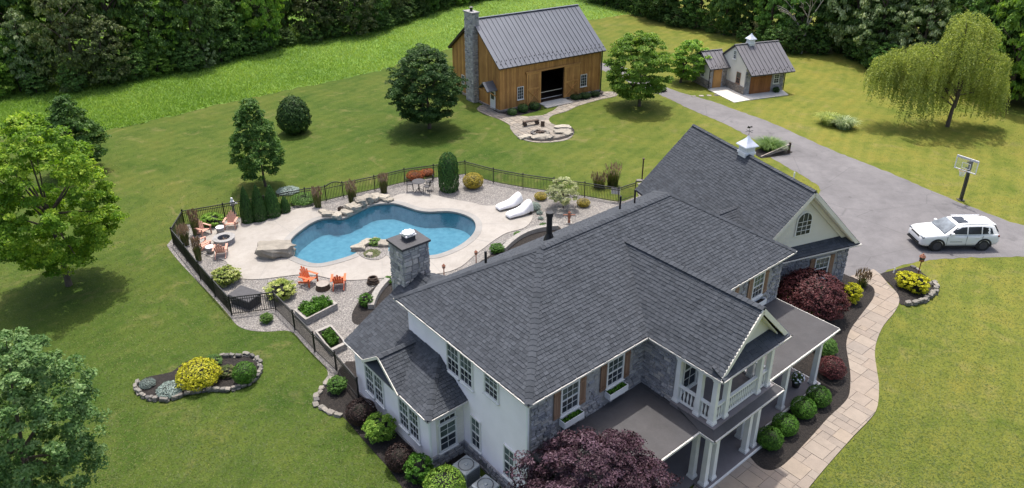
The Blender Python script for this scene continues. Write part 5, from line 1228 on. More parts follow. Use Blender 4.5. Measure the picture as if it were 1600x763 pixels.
kl = [2, 0, 5, 2, 1, 0, 2, 3, 5, 0, 2, 1, 6, 0, 2, 5]; kr = [0, 1, 3, 5, 0, 1, 0, 3, 4, 0, 1, 3]
for pts, ks, side in ((edge_l, kl, -1), (edge_r, kr, 1)):
    i = 0
    for row, (dist, step, h0, h1) in enumerate(((3.0, 3.8, 7.5, 12.5), (7.5, 5.0, 12, 17), (14, 6.5, 15, 20))):
        for p in along(pts, step):
            i += 1; rad = rgf.uniform(2.3, 3.4) * (1 + .18 * row); hh = rgf.uniform(h0, h1)
            d = Vector((p.x, p.y)).normalized(); q = Vector((p.x, p.y)) + d * (dist + rgf.uniform(-1, 1.4)) + Vector((rgf.uniform(-1, 1), 0))
            wood_tree(q.x, q.y, hh, rad, ks[(i * 5 + row) % len(ks)], .01 if row == 0 else .12)
for px, py, hh, rad, kd in ((1335, 92, 15, 4.2, 4), (1375, 108, 12, 3.4, 4), (1585, 172, 13, 4.0, 6), (1545, 150, 14, 3.6, 3), (1610, 150, 15, 4.0, 6), (20, 150, 7, 2.4, 6), (40, 150, 9, 2.2, 4), (265, 112, 9, 2.6, 6), (215, 122, 7, 2.2, 6), (410, 82, 6, 2.0, 4)):
    q = G(px, py); wood_tree(q.x, q.y + 1.5, hh, rad, kd, .02)
# low scrub filling the foot of the wood
for pts in (edge_l, edge_r):
    for k, p in enumerate(along(pts, 2.6)):
        d = Vector((p.x, p.y)).normalized(); q = Vector((p.x, p.y)) + d * rgf.uniform(1.0, 2.2)
        wood_tree(q.x, q.y, rgf.uniform(2.4, 5.0), rgf.uniform(1.3, 2.1), rgf.choice([0, 0, 1, 5, 5, 3, 4 if k % 6 == 0 else 1, 6 if k % 5 == 0 else 0]), -.1)
# the bare pale dead tree right of the shed
dp = G(1251, 84); dt = thing('dead_tree', 'bare pale dead tree with forked branches at the wood edge', 'tree', dp)
mb = MB(); rr = random.Random(8)
def limb(a, d, l, r, dep):
    b = a + d * l; mb.tube(a, b, r, r * .65, 6, False)
    if dep:
        for k in range(2 if dep < 3 else 3):
            nd = (d + Vector((rr.uniform(-1, .5), rr.uniform(-.5, .4), rr.uniform(-.25, .45))) * .9).normalized(); limb(b if k else a.lerp(b, .7), nd, l * rr.uniform(.55, .8), r * .6, dep - 1)
limb(Vector((0, 0, -.1)), Vector((.05, 0, 1)), 3.4, .2, 4); mb.build('trunk', M['palebark'], dt, True)

# shrubs
SH = {}
def shell(seed, n, leaf_s, prof, lump=.06, lf=5, vert=0.0):
    rg = np.random.default_rng(seed); f = PR(prof); t = rg.uniform(-1, 1, n * 3); fm = f(t); keep = rg.random(len(t)) < np.clip(fm + .12, 0, 1); t = t[keep][:n]; k = len(t); ph = rg.uniform(0, 2 * np.pi, k)
    b = 1 + lump * (np.sin(lf * ph + 3 * t * lf * .6 + seed) * np.cos(lf * 1.3 * t - 2 * ph) + .6 * np.sin(2.3 * lf * ph + seed) * np.sin(2.9 * lf * t)) - np.abs(rg.normal(0, .05, k))
    b = b + (rg.random(k) < .05) * rg.uniform(.02, .10, k)
    r = f(t) * b; C = np.stack([r * np.cos(ph), r * np.sin(ph), t * (1 + (b - 1) * .6)], 1)
    slope = (f(np.clip(t + .03, -1, 1)) - f(np.clip(t - .03, -1, 1))) / .06
    Nn = unit(np.stack([np.cos(ph), np.sin(ph), np.clip(-slope, -3, 3) * .8], 1)); Nn = unit(Nn + rg.normal(size=(k, 3)) * .38 + np.array([0, 0, .15]))
    tone = np.clip(.5 + .35 * np.sin(lf * 2 * ph + 5 * t) * np.sin(lf * 2.3 * t + ph) * .6 + rg.normal(0, .2, k), 0, 1)
    return leaves(rg, C, Nn, leaf_s), tone
def shrub_mesh(kind, mat, seed, n=2600, ls=.07, nclump=60, cr=.22, prof='round', up=.45, fill=.8, flat=.8):
    key = (kind, mat)
    if key not in SH:
        if kind in ('box', 'arb', 'column', 'mound', 'dissect', 'egg'): V, tone = shell(seed, n, ls, prof, *LUMP[kind])
        else: V, tone, tips = crown(seed, (1, 1, 1), n, ls, nclump, cr, prof, up, fill, flat)
        SH[key] = np_mesh(kind, V, tone, M[mat])
    return SH[key]
core = bmesh.new(); bmesh.ops.create_icosphere(core, subdivisions=2, radius=.72); core_me = bpy.data.meshes.new('shade_core'); core.to_mesh(core_me); core.free(); core_me.materials.append(plain('shrub_inner_shade', (.012, .014, .008), .95)); core_me.attributes.new('tone', 'FLOAT', 'FACE')  # near-black ball filling shrubs: shade between the leaves put into its colour
LUMP = {'egg': (.07, 6), 'box': (.035, 5), 'arb': (.05, 6), 'column': (.04, 6), 'mound': (.08, 5), 'dissect': (.09, 6)}
KW = {'box': dict(n=5000, ls=.05, nclump=140, cr=.16, fill=.93, up=.25), 'loose': dict(n=5200, ls=.065, nclump=130, cr=.2, fill=.72), 'mound': dict(n=4200, ls=.055, nclump=110, cr=.18, prof='dome', fill=.85), 'arb': dict(n=6500, ls=.055, nclump=170, cr=.15, prof='spire', fill=.88, flat=1.6, up=.2), 'column': dict(n=6500, ls=.055, nclump=170, cr=.15, prof='column', fill=.88, flat=1.6, up=.2), 'egg': dict(n=7000, ls=.06, prof='egg'), 'dissect': dict(n=12000, ls=.04, nclump=130, cr=.2, prof='dome', fill=.7, flat=.45, up=.8)}
SEED = {'egg': 307, 'box': 301, 'loose': 302, 'mound': 303, 'arb': 304, 'column': 305, 'dissect': 306}
def shrub(x, yb, yt, w, kind, mat, label, cat='shrub', group=None, name='shrub', sy=1.0, z0=0.0):
    b = G(x, yb, z0); r0 = w / 2 / pxscale(b, .3); loc = Vector((b.x, b.y + r0 * .62 * sy, z0)); hh = height_to(loc, yt + 1) - z0
    hh = max(hh, .25); 
    # the silhouette top of a round plant lies behind its axis, so trim a little
    if kind in ('box', 'loose', 'mound', 'dissect'): hh = max(.2, hh - r0 * .18)
    root = thing(name, label, cat, loc, random.uniform(0, 6.28) if sy == 1 else 0, group)
    f = obj('foliage', shrub_mesh(kind, mat, SEED[kind], **KW[kind]), root); f.location = (0, 0, hh * .5); f.scale = (r0 * 1.02, r0 * 1.02 * sy, hh * .52)
    s = obj('shade_core', core_me, root); s.location = (0, 0, hh * .46); s.scale = (r0 * (.95 if kind in ('box', 'column') else .8), r0 * sy * (.95 if kind in ('box', 'column') else .8), hh * .52)
    return root
bx = 'clipped round boxwood balls beside the front porch'
for (x, yb, yt, w), lb in zip(((1205, 706, 668, 40), (1229, 684, 647, 40), (1257, 657, 621, 39), (1281, 639, 603, 38)), ('clipped boxwood ball next to the paired portico columns', 'second clipped boxwood ball from the portico columns', 'third clipped boxwood ball from the portico columns', 'clipped boxwood ball next to the porch corner column')): shrub(x, yb, yt, w, 'box', 'lf_box', lb, group=bx, name='boxwood')
shrub(1276, 507, 420, 104, 'dissect', 'lf_jmaple', 'dome-shaped dark red laceleaf maple beside the garage window', 'tree', name='laceleaf_maple')
shrub(1240, 470, 418, 56, 'dissect', 'lf_burg', 'blackish-red laceleaf maple against the house corner', 'tree', name='laceleaf_maple')
shrub(1302, 596, 556, 42, 'mound', 'lf_rust', 'rusty red barberry mound at the porch corner').children[0].data = shrub_mesh('mound', 'lf_jmaple', 310, **KW['mound'])
shrub(1292, 560, 525, 34, 'dissect', 'lf_mid', 'weeping green conifer beside the last porch column')
shrub(1236, 484, 452, 36, 'dissect', 'lf_bright', 'low green weeping conifer at the porch roof end against the house'); shrub(1264, 500, 468, 36, 'dissect', 'lf_bright', 'low green weeping conifer under the red laceleaf maple')
shrub(1332, 477, 440, 31, 'loose', 'lf_yellow', 'yellow shrub beside the red laceleaf maple'); shrub(1418, 454, 422, 32, 'loose', 'lf_yellow', 'yellow shrub left of the driveway lamp post'); shrub(1437, 463, 427, 34, 'loose', 'lf_yellow', 'yellow shrub right of the driveway lamp post')
shrub(349, 449, 415, 46, 'loose', 'lf_varieg', 'variegated yellow-green shrub behind the fence near the fire pit'); shrub(435, 472, 437, 49, 'loose', 'lf_varieg', 'variegated yellow-green shrub beside the pool fence gate')
shrub(328, 357, 331, 36, 'loose', 'lf_varieg', 'yellow and green shrub behind the salmon chairs').children[0].data = shrub_mesh('loose', 'lf_bright', 311, **KW['loose'])
for (x, yb, yt, w), lb in zip(((386, 350, 291, 20), (405, 347, 288, 22), (425, 341, 288, 24)), ('tall dark arborvitae of the trio, next to the salmon chair', 'middle tall arborvitae of the trio beside the pool deck', 'tall dark arborvitae of the trio, next to the short one')): shrub(x, yb, yt, w, 'arb', 'lf_arb', lb, 'evergreen', 'arborvitae trio by the pool deck', 'arborvitae')
shrub(445, 334, 306, 16, 'arb', 'lf_arb', 'short dark arborvitae at the end of the trio', 'evergreen', name='arborvitae')
shrub(701, 301, 238, 31, 'column', 'lf_arb', 'tall dark green columnar arborvitae on the gravel', 'evergreen', name='arborvitae')
shrub(458, 213, 150, 50, 'egg', 'lf_dark', 'egg-shaped dark evergreen alone on the back lawn', 'evergreen', name='evergreen_shrub')
shrub(739, 297, 268, 32, 'box', 'lf_gold', 'golden mounded conifer beside the arborvitae'); shrub(648, 284, 265, 28, 'box', 'lf_rust', 'rusty orange barberry by the bistro table'); shrub(845, 314, 299, 20, 'box', 'lf_gold', 'small golden mound beside the covered loungers'); shrub(912, 325, 309, 21, 'box', 'lf_gold', 'small golden mound right of the willow standard')
shrub(667, 276, 262, 22, 'box', 'lf_rust', 'small rusty barberry outside the pool fence')
shrub(472, 322, 300, 40, 'mound', 'lf_silver', 'blue-green spreading juniper on the fence').children[0].data = shrub_mesh('mound', 'lf_mid', 312, **KW['mound'])
shrub(447, 304, 293, 34, 'mound', 'lf_silver', 'pale low shrub outside the pool fence')
shrub(835, 331, 314, 20, 'mound', 'lf_silver', 'blue-grey mound of grass behind the loungers')
for x, yb, yt, w in ((843, 336, 328, 10), (845, 344, 337, 9)): shrub(x, yb, yt, w, 'mound', 'lf_silver', 'tiny blue-grey fescue tuft on the gravel', group='fescue tufts')
shrub(776, 397, 379, 24, 'loose', 'lf_box', 'leafy green plant beside the curved garden wall end'); shrub(810, 373, 361, 17, 'loose', 'lf_box', 'leafy green plant midway along the curved garden wall'); shrub(849, 359, 347, 13, 'loose', 'lf_box', 'small leafy green plant by the vent pipe')
shrub(571, 482, 457, 24, 'loose', 'lf_box', 'leafy green plant in the mulch by the chimney end'); shrub(607, 444, 431, 18, 'loose', 'lf_box', 'leafy green plant at the chimney foot')
shrub(415, 507, 488, 21, 'loose', 'lf_grass', 'grassy green clump outside the fence gate')
shrub(525, 617, 588, 32, 'loose', 'lf_mid', 'small green shrub in the mulch by the fence end'); shrub(563, 668, 625, 48, 'box', 'lf_burg', 'dark burgundy shrub under the left wing windows'); shrub(593, 696, 646, 52, 'loose', 'lf_bright', 'light green rounded shrub between the two burgundy shrubs')
shrub(624, 741, 695, 46, 'box', 'lf_burg', 'dark burgundy shrub under the right wing windows'); shrub(655, 762, 710, 46, 'loose', 'lf_box', 'green shrub at the wing corner downspout'); shrub(694, 790, 735, 66, 'box', 'lf_bright', 'bright green low shrub beside the air conditioner')
shrub(305, 612, 562, 66, 'mound', 'lf_yellow', 'bright yellow shrub in the middle of the island bed'); shrub(381, 604, 565, 36, 'box', 'lf_box', 'dense green mound at one end of the island bed')
shrub(262, 622, 598, 40, 'mound', 'lf_silver', 'silvery blue low plant in the island bed'); shrub(228, 608, 592, 24, 'mound', 'lf_silver', 'small blue-green tuft at the island bed tip'); shrub(352, 592, 572, 30, 'loose', 'lf_reed', 'straw-coloured low plant beside the green mound'); shrub(330, 574, 556, 30, 'loose', 'lf_mid', 'green low plant behind the yellow shrub')
for x, yb, yt, w in ((800, 182, 167, 15), (817, 177, 160, 17), (835, 173, 157, 17)): shrub(x, yb, yt, w, 'box', 'lf_dark', 'dark round shrub along the barn front left of the doorway', group='shrubs left of the barn door')
for x, yb, yt, w in ((900, 157, 145, 18), (915, 155, 142, 18), (930, 152, 140, 16)): shrub(x, yb, yt, w, 'box', 'lf_dark', 'dark round shrub along the barn front right of the doorway', group='shrubs right of the barn door')
shrub(1213, 146, 134, 11, 'loose', 'lf_dark', 'dark potted-size shrub at the shed front corner'); shrub(1098, 128, 117, 13, 'loose', 'lf_dark', 'dark shrub against the shed wing'); shrub(1035, 144, 134, 16, 'loose', 'lf_dark', 'dark low shrub beside the drive under the tree')
shrub(585, 386, 371, 22, 'loose', 'lf_grass', 'spiky green plant in the pool planting pocket'); shrub(580, 402, 392, 26, 'mound', 'lf_reed', 'brownish groundcover in the pool planting pocket')
shrub(533, 334, 321, 12, 'loose', 'lf_burg', 'small dark red plant among the pool boulders'); shrub(577, 312, 303, 10, 'loose', 'lf_burg', 'tiny dark plant behind the pool boulders')
# grasses
def grass(x, yb, yt, w, label, mat='lf_reed', plume=True, n=620, arch=.12, group=None, cat='grass', name='ornamental_grass'):
    loc = G(x, yb); hh = height_to(loc, yt); r = w / 2 / pxscale(loc, .5); rg = np.random.default_rng(int(x * 7 + yb)); V = []; T = []
    for k in range(n):
        ph = rg.uniform(0, 6.28); rr_ = r * rg.random() * .55; ln = hh * rg.uniform(.6, .98) * (.8 if plume else 1); sp = r * rg.uniform(.2, 1.0) * (1 - .45 * plume); bx_, by_ = math.cos(ph) * rr_, math.sin(ph) * rr_
        pr_ = None; wd = .022 + .010 * (not plume)
        for s0, s1 in ((0, .5), (.5, .8), (.8, 1)):
            def P(s): return np.array([bx_ + math.cos(ph) * sp * s ** 1.8, by_ + math.sin(ph) * sp * s ** 1.8, ln * (s - arch * s ** 3)])
            a, b = P(s0), P(s1); sd = np.array([-math.sin(ph), math.cos(ph), 0]) * wd
            V.append([a - sd * (1 - s0 * .8), a + sd * (1 - s0 * .8), b + sd * (1 - s1 * .9), b - sd * (1 - s1 * .9)]); T.append(rg.random())
    root = thing(name, label, cat, loc, 0, group); obj('blades', np_mesh('blades', np.array(V), T, M[mat]), root)
    if plume:
        m = 170; ph = rg.uniform(0, 6.28, m); q = r * np.sqrt(rg.random(m)) * .9; C = np.stack([np.cos(ph) * q, np.sin(ph) * q, hh * rg.uniform(.62, 1.0, m)], 1); N_ = unit(rg.normal(size=(m, 3)) * np.array([1, 1, .2]))
        t = np.tile([[0, 0, 1.0]], (m, 1)) + rg.normal(0, .12, (m, 3)); s = .16; b = np.cross(N_, t) * .028
        obj('plumes', np_mesh('plumes', np.stack([C - t * s, C - b, C + t * s, C + b], 1), rg.random(m), M['lf_plume']), root)
gfr = 'feather reed grasses inside the pool fence'
for x, yb, yt, w in ((551, 319, 284, 20), (497, 324, 294, 18), (600, 301, 272, 18), (307, 367, 330, 18), (290, 383, 352, 20), (311, 407, 372, 16)): grass(x, yb, yt, w, 'upright feather reed grass with tan plumes inside the pool fence', group=gfr)
grass(957, 290, 257, 30, 'tall tan-plumed grass behind the fence corner'); grass(936, 293, 272, 30, 'shorter tan grass beside the fence corner'); grass(1346, 447, 424, 26, 'airy tan grass beside the yellow shrub', n=160)
grass(1203, 234, 207, 50, 'big arching green grass clump by the split rail', 'lf_grass', False, 900, .5); grass(1294, 194, 164, 40, 'variegated arching grass, larger of the lawn pair', 'lf_willow', False, 700, .5); grass(1318, 200, 171, 42, 'variegated arching grass, second of the lawn pair', 'lf_pale', False, 700, .5)
shrub(1303, 194, 183, 12, 'loose', 'lf_yellow', 'small yellow flowers between the two lawn grasses')

# tall meadow grass and short lawn tufts
def scatter(n, xr, yr, poly, ban, seed):
    rg = np.random.default_rng(seed); P = np.stack([rg.uniform(*xr, n), rg.uniform(*yr, n)], 1)
    u = (P[:, 0] - CX) / FPX; v = (P[:, 1] - CY) / FPX; t = CAMH / (_s + v * _c); W = np.stack([u * t, (_c - v * _s) * t], 1)
    k = np.ones(n, bool)
    if poly is not None: k &= inside(W, poly)
    for b in ban: k &= ~inside(W, b)
    return W[k], rg
def blades(W, rg, h0, h1, w, lean):
    n = len(W); hh = rg.uniform(h0, h1, n); ph = rg.uniform(0, 6.28, n); sd = np.stack([np.cos(ph), np.sin(ph), np.zeros(n)], 1) * (w * rg.uniform(.6, 1.3, n))[:, None]
    B = np.stack([W[:, 0], W[:, 1], np.zeros(n)], 1); tip = B + np.stack([rg.normal(0, lean, n), rg.normal(0, lean, n), hh], 1)
    return np.stack([B - sd, B + sd, tip], 1)
W, rg = scatter(260000, (-20, 1040), (-10, 212), meadow, [], 5)
big = np.sin(W[:, 0] * .35) * np.cos(W[:, 1] * .3) * .5 + .5
tone = np.clip(.3 * big + rg.random(len(W)) * .55 + np.clip((W[:, 0] + 35) / 90, 0, .35), 0, 1); V = blades(W, rg, .15, .38, .045, .2)
o = obj('meadow_grass', np_mesh('meadow_grass', V, tone, M['lf_meadow'], 3)); stuff(o, 'tall uncut bright green meadow grass before the woods', 'grass')
hs = Vector((hw.x, hw.y))
def hpoly(p0, p1, q0, q1): return [(math.cos(AZ) * p - math.sin(AZ) * q, math.sin(AZ) * p + math.cos(AZ) * q) for p, q in ((p0, q0), (p1, q0), (p1, q1), (p0, q1))]
bpoly = [(bo.x + math.cos(BA) * x - math.sin(BA) * y, bo.y + math.sin(BA) * x + math.cos(BA) * y) for x, y in ((-.4, -.2), (13, -.2), (13, 9.6), (-.4, 9.6))]
ban = [gravel, deck, offset(drive, .1), offset(walk, .05), bed_front, bed_wing, island, bed_lamp, patio, meadow, pad, grass_bed, barn_bed, bpoly, hpoly(12, 31.5, 12, 27.5), [(12, 35), (20.5, 38.5), (16, 49), (8, 46)]]
W, rg = scatter(420000, (-20, 1620), (60, 800), None, ban, 6)
V = blades(W, rg, .012, .032, .024, .06)
n2 = np.sin(W[:, 0] * .5 + 1.3 * np.sin(W[:, 1] * .31)) * np.sin(W[:, 1] * .42 + 1.1 * np.sin(W[:, 0] * .27)); dryx = np.clip((W[:, 0] - 2) / 26, 0, 1)
n3 = np.sin(W[:, 0] * 1.9 + 2 * np.sin(W[:, 1] * 1.1)) * np.sin(W[:, 1] * 1.6 + 2 * np.sin(W[:, 0] * .9))
tone = np.clip(.34 + .14 * n2 + .07 * n3 + .22 * dryx + rg.normal(0, .2, len(W)), 0, 1)
o = obj('lawn_grass', np_mesh('lawn_grass', V, tone, M['lf_lawn'], 3)); stuff(o, 'short mown lawn grass around the house and pool', 'grass')

# ------------------------------------------------------------------ car
def car():
    fwl = G(1459.6, 392.7); rwl = G(1533, 391.8); mid = (fwl + rwl) / 2
    root = thing('car', 'white sport utility vehicle with black wheels parked on the driveway', 'car', (mid.x, mid.y + .93, 0), math.pi + .024)
    # body: lofted rings of half sections
    st = [(2.56, .70, .46, .74), (2.53, .80, .40, .88), (2.44, .90, .36, 1.02), (2.2, .965, .34, 1.10), (1.6, 1.0, .34, 1.165), (1.02, 1.0, .34, 1.20), (0.0, 1.0, .34, 1.17), (-1.2, 1.0, .34, 1.19), (-1.9, 1.0, .35, 1.21), (-2.3, .975, .40, 1.20), (-2.48, .93, .46, 1.12), (-2.55, .86, .55, 1.0)]
    def ringp(x, w, zb, zt):
        H_ = zt - zb; half = [(0, zb), (w * .80, zb), (w * .95, zb + .05), (w * 1.0, zb + H_ * .32), (w * .985, zb + H_ * .62), (w * .965, zt - .09), (w * .90, zt - .012), (w * .5, zt + .022), (0, zt + .03)]
        return [(x, y, z) for y, z in half] + [(x, -y, z) for y, z in half[-2:0:-1]]
    mb = MB(); k = 16
    for s in st: mb.v += ringp(*s)
    for i in range(len(st) - 1):
        for j in range(k): mb.face([i * k + j, i * k + (j + 1) % k, (i + 1) * k + (j + 1) % k, (i + 1) * k + j])
    mb.face(list(range(k))); mb.face([(len(st) - 1) * k + j for j in range(k)])
    body = mb.build('body', M['carpaint'], root, True)
    # cabin
    def lv(t, zb=1.17): pass
    belt = [(1.12, .90), (.7, .945), (-.6, .95), (-1.8, .94), (-2.38, .86)]; roofp = [(.30, .66, 1.70), (-.1, .71, 1.775), (-.9, .735, 1.80), (-1.7, .72, 1.775), (-2.12, .66, 1.70)]
    mb = MB(); rows = []
    for (bx_, bw_), (rx_, rw_, rz_) in zip(belt, roofp):
        zb = 1.185; pts = [(bx_, bw_, zb), (bx_ * .25 + rx_ * .75, bw_ * .25 + rw_ * .75 + .012, zb + (rz_ - zb) * .78), (rx_, rw_, rz_ - .015), (rx_, rw_ * .8, rz_ + .02), (rx_, 0, rz_ + .04)]
        rows.append(pts + [(x, -y, z) for x, y, z in pts[-2::-1]])
    for r in rows: mb.v += r
    for i in range(4):
        for j in range(8): mb.face([i * 9 + j, i * 9 + j + 1, (i + 1) * 9 + j + 1, (i + 1) * 9 + j])
    mb.face(list(range(9))); mb.face([36 + j for j in range(9)][::-1])
    cab = mb.build('cabin', M['carpaint'], root, True)
    def quad(name, P, mat, off, par=root):
        P = [Vector(p) for p in P]; nn = (P[1] - P[0]).cross(P[2] - P[0]).normalized() * off
        if nn.dot(P[0] - Vector((-.6, 0, 1.2))) < 0: nn = -nn
        mb = MB(); mb.extr([p + nn * .6 for p in P], nn * .4); return mb.build(name, mat, par)
    def lerp3(a, b, t): return tuple(a[i] + (b[i] - a[i]) * t for i in range(3))
    # windscreen and rear window, inset from the end faces
    f0, f1 = (1.15, .86, 1.20), (.33, .64, 1.69)
    quad('windscreen', [(1.10, .82, 1.215), (1.10, -.82, 1.215), (.34, -.62, 1.68), (.34, .62, 1.68)], M['windscreen'], .06)
    quad('rear_window', [(-2.42, -.78, 1.24), (-2.42, .78, 1.24), (-2.20, .62, 1.64), (-2.20, -.62, 1.64)], M['carglass'], .06)
    for sgn in (1, -1):
        def S(x, t):   # point on the side at height fraction t
            yb = np.interp(-x, [-1.12, -.7, .6, 1.8, 2.38], [.90, .945, .95, .94, .86]); yr = np.interp(-x, [-.30, .1, .9, 1.7, 2.12], [.66, .71, .735, .72, .66]); zr = np.interp(-x, [-.30, .1, .9, 1.7, 2.12], [1.685, 1.76, 1.785, 1.76, 1.685])
            q = t / .78 if t < .78 else 1
            return Vector((x, sgn * (yb + (yr + .012 + .25 * (yb - yr) - yb) * q) + sgn * .012, 1.185 + (zr - 1.185) * t))
        for (xa, xb, ta, tb) in ((.86, -.28, .28, .86), (-.36, -1.22, .86, .86), (-1.30, -2.05, .86, .72)):
            P = [S(xa, .07), S(xb, .07), S(xb - (.0 if xb > -2 else -.12), tb), S(xa - (.52 if xa > .5 else 0), .84 if xa > .5 else ta)]
            mb = MB(); mb.extr(P, (0, sgn * .008, 0)); mb.build('side_window', M['carglass'], root)
        mb = MB(); c0 = S(.72, .12); mb.box(c0.x - .09, c0.x + .09, min(c0.y, c0.y + sgn * .22), max(c0.y, c0.y + sgn * .22), c0.z - .05, c0.z + .12); mb.build('mirror', M['carpaint'], root, bevel=.03)
        mb = MB(); mb.bar((.05, sgn * .66, 1.83), (-1.85, sgn * .64, 1.83), .04, .03); mb.build('roof_rail', M['silver'], root)
        for x in (.05, -1.0): mb = MB(); mb.box(x - .12, x + .12, min(sgn * .985, sgn * 1.02), max(sgn * .985, sgn * 1.02), .98, 1.01); mb.build('door_handle', M['carpaint'], root)
        mb = MB(); mb.box(-.05, .75, min(sgn * .995, sgn * 1.008), max(sgn * .995, sgn * 1.008), .70, .725); mb.build('door_badge', M['charcoal'], root)
        mb = MB(); mb.box(-1.02, 1.02, min(sgn * .97, sgn * 1.008), max(sgn * .97, sgn * 1.008), .32, .42); mb.build('sill', M['tyre'], root)
        for x in (-.32, .95, -1.35):
            mb = MB(); mb.box(x - .005, x + .005, min(sgn * .98, sgn * 1.004), max(sgn * .98, sgn * 1.004), .45, 1.12); mb.build('door_gap', M['charcoal'], root)
        for x in (1.53, -1.53):
            mb = MB(); n = 14
            for i in range(n):
                a0, a1 = math.pi * (i / n * 1.1 - .05), math.pi * ((i + 1) / n * 1.1 - .05); y0, y1 = sorted((sgn * .93, sgn * 1.018))
                q = [(x + r * math.cos(a), y, .40 + r * math.sin(a)) for y in (y0, y1) for r, a in ((.40, a0), (.52, a0), (.52, a1), (.40, a1))]; mb.hexa(q)
            mb.build('wheel_arch', M['tyre'], root)
            mb = MB(); mb.tube((x, sgn * .55, .41), (x, sgn * .95, .41), .47, .47, 20); mb.build('arch_lining', M['tyre'], root)
            mb = MB(); mb.tube((x, sgn * .70, .40), (x, sgn * 1.0, .40), .40, .385, 22); wh = mb.build('wheel', M['tyre'], root, bevel=.03)
            mb = MB(); mb.tube((x, sgn * .98, .40), (x, sgn * 1.012, .40), .27, .25, 18)
            for i in range(5):
                a = i * 1.2566; mb.bar((x, sgn * 1.014, .40), (x + .25 * math.cos(a), sgn * 1.014, .40 + .25 * math.sin(a)), .05, .02, (0, 1, 0))
            mb.build('rim', M['charcoal'], wh)
        mb = MB(); y0, y1 = sorted((sgn * .52, sgn * .88)); mb.box(2.36, 2.505, y0, y1, .90, 1.0); mb.build('headlight', M['windscreen'], root, bevel=.03)
        mb = MB(); y0, y1 = sorted((sgn * .62, sgn * .93)); mb.box(-2.50, -2.34, y0, y1, .98, 1.10); mb.build('tail_light', plain('tail_lamp', (.16, .012, .01), .3), root, bevel=.02)
    for i in range(7):
        y = -.42 + i * .14; mb = MB(); mb.box(2.50, 2.545, y - .05, y + .05, .80, .95); mb.build('grille_slot', M['tyre'], root)
    mb = MB(); mb.box(2.48, 2.585, -.62, .62, .46, .56); mb.build('air_intake', M['tyre'], root); mb = MB(); mb.box(2.2, 2.57, -.8, .8, .32, .40); mb.build('front_valance', M['tyre'], root)
    for xa, xb in ((.12, -.55),):
        mb = MB(); mb.box(xb, xa, -.44, .44, 1.808, 1.826); mb.build('sunroof', M['carglass'], root)
    mb = MB(); mb.extr([(-2.0, -.62, 1.765), (-2.0, .62, 1.765), (-2.32, .56, 1.70), (-2.32, -.56, 1.70)], (0, 0, -.03)); mb.build('spoiler', M['carpaint'], root)
    mb = MB(); mb.bar((1.13, -.5, 1.225), (1.0, .1, 1.28), .03, .02); mb.build('wiper', M['tyre'], root)
car()

# ------------------------------------------------------------------ basketball hoop
def hoop():
    b = G(1501, 313); d = Vector((.52, -.85, 0)).normalized(); f = Vector((-d.y * -1 * -1, 0, 0)); f = Vector((d.y, -d.x, 0)).normalized()
    if f.x > 0: f = -f
    root = thing('basketball_hoop', 'basketball hoop with clear backboard on a dark post beside the drive', 'basketball hoop', b)
    mb = MB(); mb.box(-.09, .09, -.09, .09, -.05, 3.15); mb.build('pole', M['pole'], root)
    mb = MB(); mb.box(-.22, .22, -.22, .22, 0, .05); mb.build('base_plate', M['pole'], root)
    c = f * .55
    for z in (2.75, 3.2): mb = MB(); mb.bar((0, 0, z - .15), c + Vector((0, 0, z)), .08, .1); mb.build('arm', M['pole'], root)
    mb = MB(); mb.box(-.06, .06, -.16, -.09, 1.1, 1.9); mb.build('crank', M['pole'], root)
    fr = frame(c + f * .03, d, f); w = .79
    mb = MB(); mb.box(-w, w, 0, .02, 2.55, 3.5, fr); bb = mb.build('backboard', M['clear'], root)
    mb = MB()
    for q in ((-w, w, -.01, .04, 2.50, 2.56), (-w, w, -.01, .04, 3.48, 3.54), (-w, -w + .05, -.01, .04, 2.56, 3.48), (w - .05, w, -.01, .04, 2.56, 3.48), (-.3, .3, .021, .03, 2.68, 2.72), (-.3, .3, .021, .03, 3.08, 3.12), (-.3, -.26, .021, .03, 2.72, 3.08), (.26, .3, .021, .03, 2.72, 3.08)): mb.box(*q, fr)
    mb.box(-w, w, -.03, .0, 3.36, 3.48, fr)
    mb.build('backboard_frame', M['vinyl'], bb)
    mb = MB(); cc = c + f * .33 + Vector((0, 0, 2.62)); n = 16
    for i in range(n):
        a0, a1 = 2 * math.pi * i / n, 2 * math.pi * (i + 1) / n; mb.tube(cc + Vector((math.cos(a0), math.sin(a0), 0)) * .24, cc + Vector((math.cos(a1), math.sin(a1), 0)) * .24, .014, .014, 5, False)
    mb.build('rim', M['copper'], root)
    mb = MB()
    for k in range(12):
        for s_ in (1, -1):
            P = [cc + Vector((math.cos(a) * r, math.sin(a) * r, z)) for a, r, z in ((k * .5236, .24, 0), ((k + s_ * .5) * .5236, .19, -.16), ((k + s_ * 1.0) * .5236, .15, -.32), ((k + s_ * 1.3) * .5236, .14, -.44))]
            for p, q in zip(P[:-1], P[1:]): mb.tube(p, q, .008, .008, 4, False)
    stuff(mb.build('net', M['cloth'], root))
hoop()

